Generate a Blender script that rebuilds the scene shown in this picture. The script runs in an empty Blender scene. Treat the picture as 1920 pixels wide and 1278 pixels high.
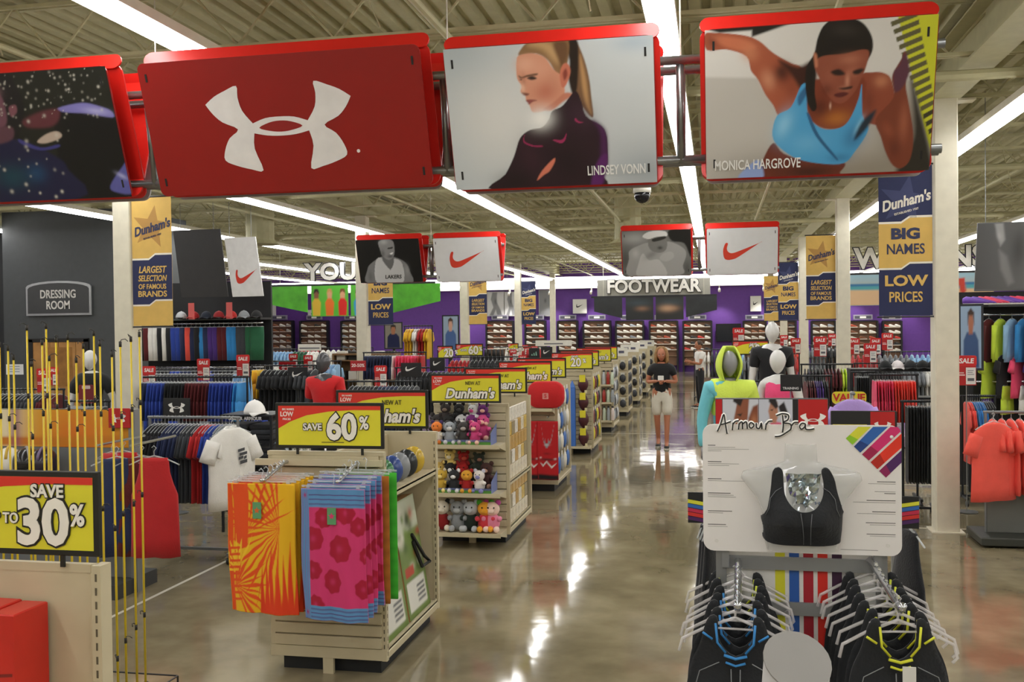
import bpy, math, random
import numpy as np
from mathutils import Vector, Matrix, Euler
R = math.radians
rnd = random.Random(11)
SC = bpy.context.scene
COL = SC.collection
# ---------------------------------------------------------------- camera, world, exposure
F_PX, CXP, CYP, CAM_H = 1866.7, 960.0, 639.0, 2.21
cam_data = bpy.data.cameras.new('camera'); cam = bpy.data.objects.new('camera', cam_data); COL.objects.link(cam)
cam_data.sensor_width = 36.0; cam_data.lens = 36.0 * F_PX / 1920.0
cam_data.clip_start = .05; cam_data.clip_end = 200
CAM_R = Matrix.Rotation(math.atan(381 / F_PX), 3, 'Z') @ Matrix.Rotation(math.pi / 2 - R(.9), 3, 'X') @ Matrix.Rotation(R(-.72), 3, 'Z')
cam.matrix_world = Matrix.Translation((0, 0, CAM_H)) @ CAM_R.to_4x4()
SC.camera = cam
SC.view_settings.view_transform = 'Standard'
SC.view_settings.look = 'None'
SC.view_settings.gamma = 1.0
SC.view_settings.use_curve_mapping = False
SC.view_settings.exposure = 0.55
LAMP = 12.0                     # radiance of the fluorescent tubes
w = bpy.data.worlds.new('world'); SC.world = w; w.use_nodes = True
w.node_tree.nodes['Background'].inputs[0].default_value = (.5, .5, .48, 1)
w.node_tree.nodes['Background'].inputs[1].default_value = .05
SC.cycles.use_denoising = True
SC.cycles.max_bounces = 8; SC.cycles.diffuse_bounces = 4; SC.cycles.glossy_bounces = 3; SC.cycles.transmission_bounces = 4
SC.cycles.sample_clamp_indirect = 6

def P(px, py, **k):
    """world point on the photo ray through pixel (px,py) where it meets x=, y= or z="""
    d = CAM_R @ Vector(((px - CXP) / F_PX, -(py - CYP) / F_PX, -1.0))
    (ax, v), = k.items(); i = 'xyz'.index(ax)
    c = Vector((0, 0, CAM_H)); return c + d * ((v - c[i]) / d[i])

# ---------------------------------------------------------------- materials
def lin(c):
    c = c / 255.0
    return c / 12.92 if c <= .04045 else ((c + .055) / 1.055) ** 2.4
def rgb(h):
    if isinstance(h, str):
        h = h.lstrip('#'); h = tuple(int(h[i:i + 2], 16) for i in (0, 2, 4))
    return tuple(lin(v) for v in h)
_m = {}
def M(col, rough=.5, kind='plain', metal=0.0, scale=8.0, amt=.05):
    """procedural material: a base colour broken up by noise; cloth gets a weave bump"""
    key = (col, rough, kind, metal, scale, amt)
    if key in _m: return _m[key]
    m = bpy.data.materials.new(kind + '_' + str(col).lstrip('#')); m.use_nodes = True
    nt = m.node_tree; b = nt.nodes['Principled BSDF']; c = rgb(col)
    b.inputs['Roughness'].default_value = rough; b.inputs['Metallic'].default_value = metal
    tc = nt.nodes.new('ShaderNodeTexCoord'); nz = nt.nodes.new('ShaderNodeTexNoise'); rp = nt.nodes.new('ShaderNodeValToRGB')
    nz.inputs['Scale'].default_value = scale; nz.inputs['Detail'].default_value = 3
    nt.links.new(tc.outputs['Object'], nz.inputs['Vector']); nt.links.new(nz.outputs['Fac'], rp.inputs['Fac'])
    rp.color_ramp.elements[0].color = tuple(v * (1 - amt) for v in c) + (1,); rp.color_ramp.elements[0].position = .3
    rp.color_ramp.elements[1].color = tuple(min(1, v * (1 + amt)) for v in c) + (1,); rp.color_ramp.elements[1].position = .7
    nt.links.new(rp.outputs['Color'], b.inputs['Base Color'])
    if kind == 'cloth':
        wv = nt.nodes.new('ShaderNodeTexNoise'); wv.inputs['Scale'].default_value = 90
        bp = nt.nodes.new('ShaderNodeBump'); bp.inputs['Strength'].default_value = .25; bp.inputs['Distance'].default_value = .01
        nt.links.new(tc.outputs['Object'], wv.inputs['Vector']); nt.links.new(wv.outputs['Fac'], bp.inputs['Height'])
        nt.links.new(bp.outputs['Normal'], b.inputs['Normal']); b.inputs['Sheen Weight'].default_value = .1
    if kind == 'clear':
        b.inputs['Alpha'].default_value = .38; b.inputs['Specular IOR Level'].default_value = 1.0
    _m[key] = m; return m
def cloth(col): return M(col, .85, 'cloth')
def emit(name, col, s):
    m = bpy.data.materials.new(name); m.use_nodes = True; nt = m.node_tree; nt.nodes.clear()
    e = nt.nodes.new('ShaderNodeEmission'); o = nt.nodes.new('ShaderNodeOutputMaterial')
    e.inputs[0].default_value = rgb(col) + (1,); e.inputs[1].default_value = s
    nt.links.new(e.outputs[0], o.inputs[0]); return m
def print_mat(name, rough, coat=0.0):
    m = bpy.data.materials.new(name); m.use_nodes = True; nt = m.node_tree; b = nt.nodes['Principled BSDF']
    a = nt.nodes.new('ShaderNodeVertexColor'); a.layer_name = 'Col'
    nt.links.new(a.outputs['Color'], b.inputs['Base Color']); b.inputs['Roughness'].default_value = rough
    b.inputs['Coat Weight'].default_value = coat; return m
PRINT = print_mat('printed_ink', .35)
DYED = print_mat('dyed_cloth', .9)
WHITE_LT = emit('fluorescent_tube', '#fdfcfa', LAMP)

# ---------------------------------------------------------------- mesh builder
class B:
    def __init__(s): s.v = []; s.f = []; s.mi = []; s.sm = []; s.cur = 0; s.smooth = False
    def add(s, vs, fs):
        n = len(s.v); s.v += [tuple(p) for p in vs]; s.f += [tuple(i + n for i in f) for f in fs]
        s.mi += [s.cur] * len(fs); s.sm += [s.smooth] * len(fs); return s
    def mat(s, i): s.cur = i; return s
    def sh(s, b=True): s.smooth = b; return s
    def box(s, x0, x1, y0, y1, z0, z1):
        v = [(x, y, z) for z in (z0, z1) for y in (y0, y1) for x in (x0, x1)]
        return s.add(v, [(0, 2, 3, 1), (4, 5, 7, 6), (0, 1, 5, 4), (2, 6, 7, 3), (0, 4, 6, 2), (1, 3, 7, 5)])
    def bevbox(s, x0, x1, y0, y1, z0, z1, b=.01):
        p = []
        for z, i in ((z0, b), (z0 + b, 0), (z1 - b, 0), (z1, b)):
            p.append([(x0 + i, y0 + i, z), (x1 - i, y0 + i, z), (x1 - i, y1 - i, z), (x0 + i, y1 - i, z)])
        return s.loft(p, True)
    def loft(s, rings, cap=True, closed=True):
        n = len(rings[0]); v = [p for r in rings for p in r]; f = []
        for k in range(len(rings) - 1):
            for i in range(n if closed else n - 1):
                j = (i + 1) % n; f.append((k * n + i, k * n + j, (k + 1) * n + j, (k + 1) * n + i))
        if cap: f.append(tuple(range(n - 1, -1, -1))); f.append(tuple((len(rings) - 1) * n + i for i in range(n)))
        return s.add(v, f)
    def cyl(s, a, b, r0, r1=None, n=10, cap=True):
        a, b = Vector(a), Vector(b); r1 = r0 if r1 is None else r1
        q = (b - a).to_track_quat('Z', 'Y') if (b - a).length > 1e-9 else Euler((0, 0, 0)).to_quaternion()
        rs = []
        for p, r in ((a, r0), (b, r1)):
            rs.append([p + q @ Vector((r * math.cos(t * 2 * math.pi / n), r * math.sin(t * 2 * math.pi / n), 0)) for t in range(n)])
        return s.loft(rs, cap)
    def tube(s, pts, r, n=6, cap=True):
        pts = [Vector(p) for p in pts]; rs = []
        for i, p in enumerate(pts):
            d = pts[min(i + 1, len(pts) - 1)] - pts[max(i - 1, 0)]; q = d.to_track_quat('Z', 'Y')
            rr = r[i] if isinstance(r, (list, tuple)) else r
            rs.append([p + q @ Vector((rr * math.cos(t * 2 * math.pi / n), rr * math.sin(t * 2 * math.pi / n), 0)) for t in range(n)])
        # keep rings aligned
        for k in range(1, len(rs)):
            best = min(range(n), key=lambda o: sum((rs[k][(i + o) % n] - rs[k - 1][i] - pts[k] + pts[k - 1]).length for i in range(n)))
            rs[k] = rs[k][best:] + rs[k][:best]
        return s.loft(rs, cap)
    def ell(s, c, r, n=12, m=8, zmin=-1.0):
        rs = []; t0 = math.asin(max(-1, zmin))
        for k in range(m + 1):
            t = t0 + (math.pi / 2 - t0) * k / m
            cr = max(.02, math.cos(t))
            rs.append([(c[0] + r[0] * cr * math.cos(a * 2 * math.pi / n), c[1] + r[1] * cr * math.sin(a * 2 * math.pi / n), c[2] + r[2] * math.sin(t)) for a in range(n)])
        return s.loft(rs, True)
    def lathe(s, prof, n=16, c=(0, 0)):
        return s.loft([[(c[0] + r * math.cos(a * 2 * math.pi / n), c[1] + r * math.sin(a * 2 * math.pi / n), z) for a in range(n)] for r, z in prof], True)
    def flat(s, poly, y):           # polygon (x,z) facing -Y
        return s.add([(x, y, z) for x, z in poly], [tuple(range(len(poly)))])
    def prism(s, poly, y0, y1):     # polygon (x,z), counter-clockwise seen from -Y, extruded y0..y1
        n = len(poly); v = [(x, y0, z) for x, z in poly] + [(x, y1, z) for x, z in poly]
        f = [tuple(range(n)), tuple(range(2 * n - 1, n - 1, -1))] + [(i, i + n, (i + 1) % n + n, (i + 1) % n) for i in range(n)]
        return s.add(v, f)
    def grid(s, fn, nu, nv, wrap=False):
        v = [fn(i / nu, j / nv) for j in range(nv + 1) for i in range(nu + 1)]
        return s.add(v, [(j * (nu + 1) + i, j * (nu + 1) + i + 1, (j + 1) * (nu + 1) + i + 1, (j + 1) * (nu + 1) + i) for j in range(nv) for i in range(nu)])
    def mesh(s, name, mats):
        me = bpy.data.meshes.new(name); me.from_pydata(s.v, [], s.f)
        for m in (mats if isinstance(mats, (list, tuple)) else [mats]): me.materials.append(m)
        me.polygons.foreach_set('material_index', s.mi); me.polygons.foreach_set('use_smooth', s.sm); me.update(); return me
    def build(s, name, mats, parent=None, loc=(0, 0, 0), rot=(0, 0, 0)):
        return put(s.mesh(name, mats), name, parent, loc, rot)
def put(me, name, parent=None, loc=(0, 0, 0), rot=(0, 0, 0), scale=None):
    o = bpy.data.objects.new(name, me); COL.objects.link(o); o.parent = parent
    o.location = loc; o.rotation_euler = rot
    if scale: o.scale = scale
    return o
def tag(o, label=None, cat=None, group=None, kind=None):
    if label: o['label'] = label
    if cat: o['category'] = cat
    if group: o['group'] = group
    if kind: o['kind'] = kind
    return o
def thing(name, label, cat, loc=(0, 0, 0), rz=0.0, group=None, rot=None):
    o = bpy.data.objects.new(name, None); COL.objects.link(o); o.location = loc
    o.rotation_euler = rot if rot else (0, 0, rz); o.empty_display_size = .1
    return tag(o, label, cat, group)
KIDS = {}
def kids(o): return [c for c in bpy.data.objects if c.parent == o]
def copy_tree(o, parent=None, ch=None):
    """a thing with its parts and sub-parts; ch = cached list of (object, children)"""
    if ch is None: ch = tree(o)
    c = ch[0].copy(); COL.objects.link(c); c.parent = parent
    for k in ch[1]: copy_tree(None, c, k)
    return c
def tree(o): return (o, [tree(k) for k in kids(o)])
def rrect(x0, x1, z0, z1, r, n=5):
    pts = []
    for cx, cz, a0 in ((x1 - r, z0 + r, -90), (x1 - r, z1 - r, 0), (x0 + r, z1 - r, 90), (x0 + r, z0 + r, 180)):
        for k in range(n + 1):
            a = R(a0 + 90 * k / n); pts.append((cx + r * math.cos(a), cz + r * math.sin(a)))
    return pts
def crom(pts, k=5, closed=True):
    out = []; n = len(pts)
    for i in range(n if closed else n - 1):
        p0, p1, p2, p3 = (pts[(i + d) % n] if closed else pts[max(0, min(n - 1, i + d))] for d in (-1, 0, 1, 2))
        for t in range(k):
            t /= k
            out.append(tuple(.5 * (2 * b + (c - a) * t + (2 * a - 5 * b + 4 * c - d) * t * t + (-a + 3 * b - 3 * c + d) * t ** 3) for a, b, c, d in zip(p0, p1, p2, p3)))
    if not closed: out.append(tuple(pts[-1]))
    return out

# ---------------------------------------------------------------- lettering
_t = {}
def text_me(s, size, mat, bold=0.0, shear=0.0, sx=1.0, ext=.0015, res=3, align='CENTER', space=1.0):
    key = (s, size, mat.name, bold, shear, sx, ext, align, space)
    if key in _t: return _t[key]
    cu = bpy.data.curves.new('lettering', 'FONT'); cu.body = s; cu.size = size; cu.align_x = align; cu.align_y = 'CENTER'
    cu.offset = bold * size; cu.shear = shear; cu.extrude = ext; cu.resolution_u = res; cu.space_character = space; cu.space_line = .8
    o = bpy.data.objects.new('lettering', cu); COL.objects.link(o)
    bpy.context.view_layer.update()
    me = bpy.data.meshes.new_from_object(o.evaluated_get(bpy.context.evaluated_depsgraph_get()))
    bpy.data.objects.remove(o); bpy.data.curves.remove(cu)
    me.transform(Matrix.Rotation(math.pi / 2, 4, 'X') @ Matrix.Diagonal((sx, 1, 1, 1)))
    me.materials.clear(); me.materials.append(mat); _t[key] = me; return me
def text(parent, s, x, y, z, size, col, bold=0.0, shear=0.0, sx=1.0, rot=0.0, name='lettering', ext=.0015, outline=None, ow=.045, align='CENTER', space=1.0):
    """flat lettering facing -Y in the parent's frame"""
    if outline: put(text_me(s, size, M(outline, .5), bold + ow, shear, sx, ext, 3, align, space), 'lettering_outline', parent, (x, y + .0006, z), (0, -rot, 0)); y -= .0022
    return put(text_me(s, size, M(col, .5), bold, shear, sx, ext, 3, align, space), name, parent, (x, y, z), (0, -rot, 0))

# ---------------------------------------------------------------- painted prints (flat pictures, as ink per vertex)
def homog(quad):
    """pixel quad TL,TR,BR,BL -> unit (u right, v up)"""
    A = []; bb = []
    for (x, y), (u, v) in zip(quad, ((0, 1), (1, 1), (1, 0), (0, 0))):
        A.append([x, y, 1, 0, 0, 0, -u * x, -u * y]); bb.append(u); A.append([0, 0, 0, x, y, 1, -v * x, -v * y]); bb.append(v)
    h = np.append(np.linalg.solve(np.array(A, float), np.array(bb, float)), 1).reshape(3, 3)
    def f(pts):
        p = np.c_[np.array(pts, float), np.ones(len(pts))] @ h.T; return p[:, :2] / p[:, 2:]
    return f
def paint(w, h, nx, nz, layers, base, H=None, corner=0.0):
    """numpy raster of layers -> colours on a (nx+1)x(nz+1) grid. layers: ('p',col,pts,soft,smooth) ('b',col,c,(rx,ry),ang,a) ('g',colA,colB,p0,p1)"""
    U, V = np.meshgrid(np.linspace(0, 1, nx + 1), np.linspace(0, 1, nz + 1)); asp = w / h
    X = U * asp; Y = V; C = np.zeros(U.shape + (3,)); C[:] = rgb(base)
    T = (lambda p: H(p) * np.array([asp, 1.])) if H else (lambda p: np.array(p, float) * np.array([asp, 1.]))
    for L in layers:
        k = L[0]
        if k == 'g':
            a, b = T([L[3], L[4]]); d = b - a; t = np.clip(((X - a[0]) * d[0] + (Y - a[1]) * d[1]) / (d @ d), 0, 1)[..., None]
            C = np.array(rgb(L[1])) * (1 - t) + np.array(rgb(L[2])) * t; continue
        if k == 'b':
            c = T([L[2]])[0]; sc = abs(T([(L[2][0] + 1, L[2][1])])[0][0] - c[0]); ca, sa = math.cos(R(L[4])), math.sin(R(L[4]))
            dx, dy = X - c[0], Y - c[1]; q = ((dx * ca + dy * sa) / (L[3][0] * sc)) ** 2 + ((-dx * sa + dy * ca) / (L[3][1] * sc)) ** 2
            al = (np.exp(-q * 1.2) * L[5])[..., None]; C = C * (1 - al) + np.array(rgb(L[1])) * al; continue
        pts = L[2]
        if len(L) > 4 and L[4]: pts = crom([tuple(map(float, p)) for p in pts], 4)
        q = T(pts); n = len(q); ins = np.zeros(U.shape, bool); dm = np.full(U.shape, 9.0)
        for i in range(n):
            a, b = q[i], q[(i + 1) % n]; e = b - a; L2 = e @ e + 1e-12
            t = np.clip(((X - a[0]) * e[0] + (Y - a[1]) * e[1]) / L2, 0, 1)
            dm = np.minimum(dm, np.hypot(X - a[0] - t * e[0], Y - a[1] - t * e[1]))
            if a[1] != b[1]: ins ^= ((a[1] > Y) != (b[1] > Y)) & (X < (b[0] - a[0]) * (Y - a[1]) / (b[1] - a[1]) + a[0])
        s = max(L[3], .6 / nz); al = np.clip(.5 + np.where(ins, dm, -dm) / s, 0, 1); al = (al * al * (3 - 2 * al))[..., None]
        C = C * (1 - al) + np.array(rgb(L[1])) * al
    return C
def print_mesh(name, w, h, C, mat=None, shape=None):
    """grid sheet x 0..w, z 0..h facing -Y with colours C; shape(x,z)->(x,y,z)"""
    nz, nx = C.shape[0] - 1, C.shape[1] - 1
    U, V = np.meshgrid(np.linspace(0, w, nx + 1), np.linspace(0, h, nz + 1))
    co = np.stack([U, np.zeros_like(U), V], -1).reshape(-1, 3)
    if shape: co = np.array([shape(p[0], p[2]) for p in co])
    i = np.arange((nx + 1) * (nz + 1)).reshape(nz + 1, nx + 1)
    fa = np.stack([i[:-1, :-1], i[:-1, 1:], i[1:, 1:], i[1:, :-1]], -1).reshape(-1, 4)
    me = bpy.data.meshes.new(name); me.vertices.add(len(co)); me.vertices.foreach_set('co', co.ravel())
    me.loops.add(fa.size); me.loops.foreach_set('vertex_index', fa.ravel().astype(np.int32))
    me.polygons.add(len(fa)); me.polygons.foreach_set('loop_start', np.arange(0, fa.size, 4, dtype=np.int32))
    at = me.color_attributes.new('Col', 'FLOAT_COLOR', 'POINT')
    at.data.foreach_set('color', np.c_[C.reshape(-1, 3), np.ones(len(co))].astype(np.float32).ravel())
    me.materials.append(mat or PRINT); me.polygons.foreach_set('use_smooth', [True] * len(fa)); me.update(calc_edges=True); return me
def zo(ox, oy, s): return lambda pts: [(ox + x / s, oy + y / s) for x, y in pts]

# brand marks (outlines only)
def swoosh(): return crom([(0, .62), (.06, 1), (.13, 1), (.1, .72), (.13, .52), (.24, .42), (.45, .55), (1, 1), (.98, .98), (.42, .2), (.25, .05), (.1, .03), (.02, .18)], 4)
UA_L = [(-1, .56), (-.55, .92), (-.5, .5), (-.37, .1)]
def ua_mark():
    """interlocked mark, x -1..1, z -.62.. .62 ; returns outline, lens hole"""
    up = crom([(-1, .33), (-.86, .43), (-.7, .5), (-.53, .555), (-.535, .4), (-.5, .22), (-.38, .045)], 3, False)
    ring = crom([(-.38, .045), (-.2, .105), (0, .118), (.2, .105), (.38, .045)], 3, False)
    lo = crom([(-.38, -.09), (-.41, -.3), (-.335, -.6), (-.5, -.58), (-.7, -.52), (-.85, -.44), (-.83, -.3), (-.74, -.14), (-.6, -.025), (-.8, .08), (-.92, .2), (-1, .33)], 3, False)
    lr = crom([(.38, -.09), (.2, -.128), (0, -.14), (-.2, -.128), (-.38, -.09)], 3, False)
    mir = lambda l: [(-x, z) for x, z in reversed(l)]
    out = up + ring[1:] + mir(up)[1:] + mir(lo)[1:] + lr[1:] + lo[1:-1]
    lens = crom([(-.3, -.02), (-.15, .045), (0, .064), (.15, .045), (.3, -.02), (.15, -.07), (0, -.086), (-.15, -.07)], 3)
    return out, lens
UA_OUT, UA_LENS = ua_mark()
def mark(parent, outline, x, y, z, sx, sz, col, name='emblem'):
    b = B(); b.flat([(p * sx, q * sz) for p, q in reversed(outline)], 0); return b.build(name, M(col, .5), parent, (x, y, z))
def ua(parent, x, y, z, s, col='#e8e4e0', hole='#b01512', k=1.0):
    mark(parent, UA_OUT, x, y, z, s, s * k, col); mark(parent, UA_LENS, x, y - .0008, z, s, s * k, hole, 'emblem_gap')
# ================================================================ the building
X0, X1, Y0, Y1, ZC = -24.0, 13.0, -6.0, 46.0, 5.05
def concrete():
    m = bpy.data.materials.new('polished_concrete'); m.use_nodes = True; nt = m.node_tree; b = nt.nodes['Principled BSDF']
    tc = nt.nodes.new('ShaderNodeTexCoord')
    def noise(s, d, w=0):
        n = nt.nodes.new('ShaderNodeTexNoise'); n.inputs['Scale'].default_value = s; n.inputs['Detail'].default_value = d; n.inputs['Distortion'].default_value = w
        nt.links.new(tc.outputs['Object'], n.inputs['Vector']); return n
    a, c = noise(.55, 8, .6), noise(3.5, 6)
    mx = nt.nodes.new('ShaderNodeMath'); mx.operation = 'MULTIPLY_ADD'; mx.inputs[1].default_value = .45
    nt.links.new(c.outputs['Fac'], mx.inputs[0]); nt.links.new(a.outputs['Fac'], mx.inputs[2])
    r = nt.nodes.new('ShaderNodeValToRGB'); e = r.color_ramp.elements
    e[0].position = .55; e[0].color = rgb('#6f664f') + (1,); e[1].position = .95; e[1].color = rgb('#a1967a') + (1,)
    k = r.color_ramp.elements.new(.74); k.color = rgb('#887d63') + (1,)
    nt.links.new(mx.outputs[0], r.inputs['Fac']); nt.links.new(r.outputs['Color'], b.inputs['Base Color'])
    rr = nt.nodes.new('ShaderNodeMapRange'); rr.inputs['To Min'].default_value = .03; rr.inputs['To Max'].default_value = .13
    nt.links.new(a.outputs['Fac'], rr.inputs['Value']); nt.links.new(rr.outputs[0], b.inputs['Roughness'])
    wv = noise(1.6, 2, .4); bp = nt.nodes.new('ShaderNodeBump'); bp.inputs['Strength'].default_value = .12; bp.inputs['Distance'].default_value = .03
    nt.links.new(wv.outputs['Fac'], bp.inputs['Height']); nt.links.new(bp.outputs['Normal'], b.inputs['Normal'])
    b.inputs['Specular IOR Level'].default_value = .6
    return m
def structure(o, label=None): o['kind'] = 'structure'; return tag(o, label) if label else o
b = B(); b.box(X0, X1, Y0, Y1, -.1, 0)
floor = structure(b.build('floor', concrete()), 'polished grey brown concrete floor of the store')
b = B(); b.box(-4.6, -4.565, Y0, Y1, 0, .0012)
b.build('joint_line', M('#c8c2b2', .4), floor)
for yy in (11.2, 14.15, 5.2, 20.1, 26.2, 32.2, 38.2):
    b = B(); b.box(-4.565 if yy > 15 else -.2, X1, yy, yy + .028, 0, .0012); b.build('joint_line', M('#c8c2b2', .4), floor)
PURPLE = M('#6a3f9c', .6); CREAM = M('#d9d3bf', .55, amt=.05); GREYWALL = M('#434648', .6, amt=.05)
DECK = M('#b9b490', .6, amt=.06)
b = B(); b.box(X0, X1, Y1, Y1 + .2, 0, ZC); wb = structure(b.build('wall_back', PURPLE), 'purple back wall behind the shoe displays')
b = B(); b.box(X0 - .2, X0, Y0, Y1 + .2, 0, ZC); structure(b.build('wall_left', PURPLE), 'purple side wall of the sales floor')
b = B(); b.box(X1, X1 + .2, Y0, Y1 + .2, 0, ZC); structure(b.build('wall_right', CREAM), 'pale side wall past the womens department')
b = B(); b.box(X0, X1, Y0 - .2, Y0, 0, ZC); structure(b.build('wall_front', CREAM), 'pale entrance wall')
# corrugated roof deck, flutes running front to back
b = B(); n = int((X1 - X0) / .2); prof = []
for i in range(n):
    x = X0 + i * .2; prof += [(x, ZC), (x + .09, ZC), (x + .115, ZC + .06), (x + .175, ZC + .06)]
prof.append((X1, ZC))
v = [(x, y, z) for y in (Y0, Y1) for x, z in prof]; k = len(prof)
b.add(v, [(i, i + 1, k + i + 1, k + i) for i in range(k - 1)]); b.add([(X0, Y0, ZC + .12), (X1, Y0, ZC + .12), (X1, Y1, ZC + .12), (X0, Y1, ZC + .12)], [(0, 1, 2, 3)])
ceiling = structure(b.build('ceiling', DECK), 'cream corrugated steel roof deck with open web joists')
# open-web joists across the store
b = B(); zt, zb = ZC - .03, ZC - .5
for z in (zt, zb):
    b.box(X0, X1, -.05, -.018, z - .03, z); b.box(X0, X1, .018, .05, z - .03, z)
x = X0; up = True
while x < X1:
    b.cyl((x, 0, zb if up else zt), (x + .42, 0, zt if up else zb), .012, n=5); x += .42; up = not up
jm = b.mesh('joist', DECK)
for y in np.arange(-4.6, 46, 1.75): put(jm, 'joist', ceiling, (0, y, 0))
# steel girders on the column lines, one duct, sprinkler pipes, hanger rods
for gx in (-16.55, -7.1, 2.35, 11.8):
    b = B(); b.box(gx - .15, gx + .15, Y0, Y1, ZC - .56, ZC - .54); b.box(gx - .15, gx + .15, Y0, Y1, ZC - .14, ZC - .12); b.box(gx - .012, gx + .012, Y0, Y1, ZC - .54, ZC - .14)
    b.build('girder', DECK, ceiling)
for gx, gz, r in ((-2.05, 4.5, .03), (-5.5, 4.46, .025), (.9, 4.5, .025), (4.6, 4.5, .03), (-9.0, 4.5, .03)):
    b = B(); b.cyl((gx, Y0, gz), (gx, Y1, gz), r, n=8); b.build('sprinkler_pipe', DECK, ceiling)
for yy in (9.6, 15.5, 22.5, 30.0): 
    b = B(); b.cyl((X0, yy, 4.4), (X1, yy, 4.4), .05, n=8); b.build('cross_pipe', DECK, ceiling)
for dx, dy, s in ((-1.9, 22.5, .3), (-.75, 24.5, .22), (-1.1, 33, .22), (-6.0, 26, .28), (-9.6, 20, .3)):
    b = B(); b.cyl((dx, dy, 4.1), (dx, dy, ZC), s, n=14); b.cyl((dx, dy, 4.02), (dx, dy, 4.12), s * 1.35, s, n=14); b.build('air_diffuser', DECK, ceiling)
for yy in np.arange(3, 44, 3.5):
    for xx in (-8.7, -5.3, -2.6, -.9, 1.6, 4.4):
        b = B(); b.cyl((xx + rnd.uniform(-.4, .4), yy, 4.25), (xx, yy + rnd.uniform(-.2, .2), ZC), .006, n=4); b.build('hanger_rod', DECK, ceiling)
# columns
for cx, ys in ((-7.1, (11.1, 19.5, 28, 36, 44)), (2.35, (11.1, 19.5, 28, 36, 44))):
    for cy in ys:
        b = B(); h = .118; c = .012
        ring = [(-h + c, -h), (h - c, -h), (h, -h + c), (h, h - c), (h - c, h), (-h + c, h), (-h, h - c), (-h, -h + c)]
        b.loft([[(px, py, z) for px, py in ring] for z in (0, ZC - .56)], True)
        o = b.build('column', CREAM, None, (cx, cy, 0)); structure(o)
        o['label'] = 'square cream steel column ' + ('beside the grey dressing room wall' if cx < 0 and cy < 12 else 'in the clothing department' if cx < 0 else 'standing in the joint of the bare concrete floor' if cy < 12 else 'in the womens department')
        b = B(); b.box(-.16, .16, -.16, .16, 0, .012); b.build('base_plate', CREAM, o)
        b = B(); b.box(-.3, .3, -.09, .09, ZC - .58, ZC - .56); b.build('cap_plate', CREAM, o)
# fluorescent rows
HOUS = M('#e9e4d6', .5)
LZ = 4.21
tb = B(); tb.sh(True).loft([[(x, y, z) for x, z in ((-.085, 0), (-.09, -.03), (-.06, -.055), (.06, -.055), (.09, -.03), (.085, 0))] for y in (.02, 2.42)], True)
tube_me = tb.mesh('tube_lens', WHITE_LT)
wire_me = B().cyl((0, 0, .07), (0, 0, ZC - LZ), .004, n=4).mesh('suspension_wire', M('#c9c6b4', .5))
rowlab = ['over the dressing rooms', 'past the youth department', 'over the cap wall', 'over the column line with gold banners', 'over the gondola row', 'over the polished main aisle', 'over the second column line', 'over the beach murals', 'along the far womens wall']
for lx, lab in zip((-17.0, -13.7, -10.4, -7.06, -3.63, -.33, 2.8, 6.1, 9.4), rowlab):
    t = thing('strip_light', 'long white fluorescent strip light row ' + lab, 'ceiling light', (lx, 0, LZ), group='fluorescent rows')
    b = B(); b.box(-.1, .1, Y0 + .3, Y1 - 1.6, 0, .07); b.build('housing', HOUS, t)
    y = Y0 + .4
    while y < Y1 - 4:
        put(tube_me, 'tube_lens', t, (0, y, 0)); y += 2.44
    for y in np.arange(Y0 + 1, Y1 - 2, 4.9): put(wire_me, 'suspension_wire', t, (0, y, 0))
# lit valance along the back wall
b = B(); b.box(X0, X1, Y1 - .7, Y1 - .66, 3.86, 4.4); tr = structure(b.build('trim_1', M('#f4f2ea', .6, amt=.02)), 'white valance running along the purple back wall')
for z in (3.98, 4.26):
    b = B(); b.box(X0 + .5, X1 - .5, Y1 - .76, Y1 - .7, z, z + .1); b.build('tube_lens', WHITE_LT, tr)
for sx in np.arange(-11.2, 8, 1.9):
    b = B(); b.sh(True).cyl((0, 0, 0), (0, .14, .12), .06, .045, n=10); b.sh(False).box(-.02, .02, .12, .45, .1, .3); 
    o = b.build('spot_lamp', M('#efece4', .4), None, (sx, Y1 - 1.1, 3.6)); tag(o, 'small white spot lamp on the purple wall below the valance', 'spot lamp', 'spot lamps on the purple wall')
    ld = bpy.data.lights.new('spot_beam', 'SPOT'); ld.energy = 90; ld.spot_size = R(75); ld.spot_blend = .8; ld.color = (1, .95, .88); ld.shadow_soft_size = .06
    lo = bpy.data.objects.new('spot_beam', ld); COL.objects.link(lo); lo.parent = o; lo.location = (0, -.05, -.02); lo.rotation_euler = (R(28), 0, 0)
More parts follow.
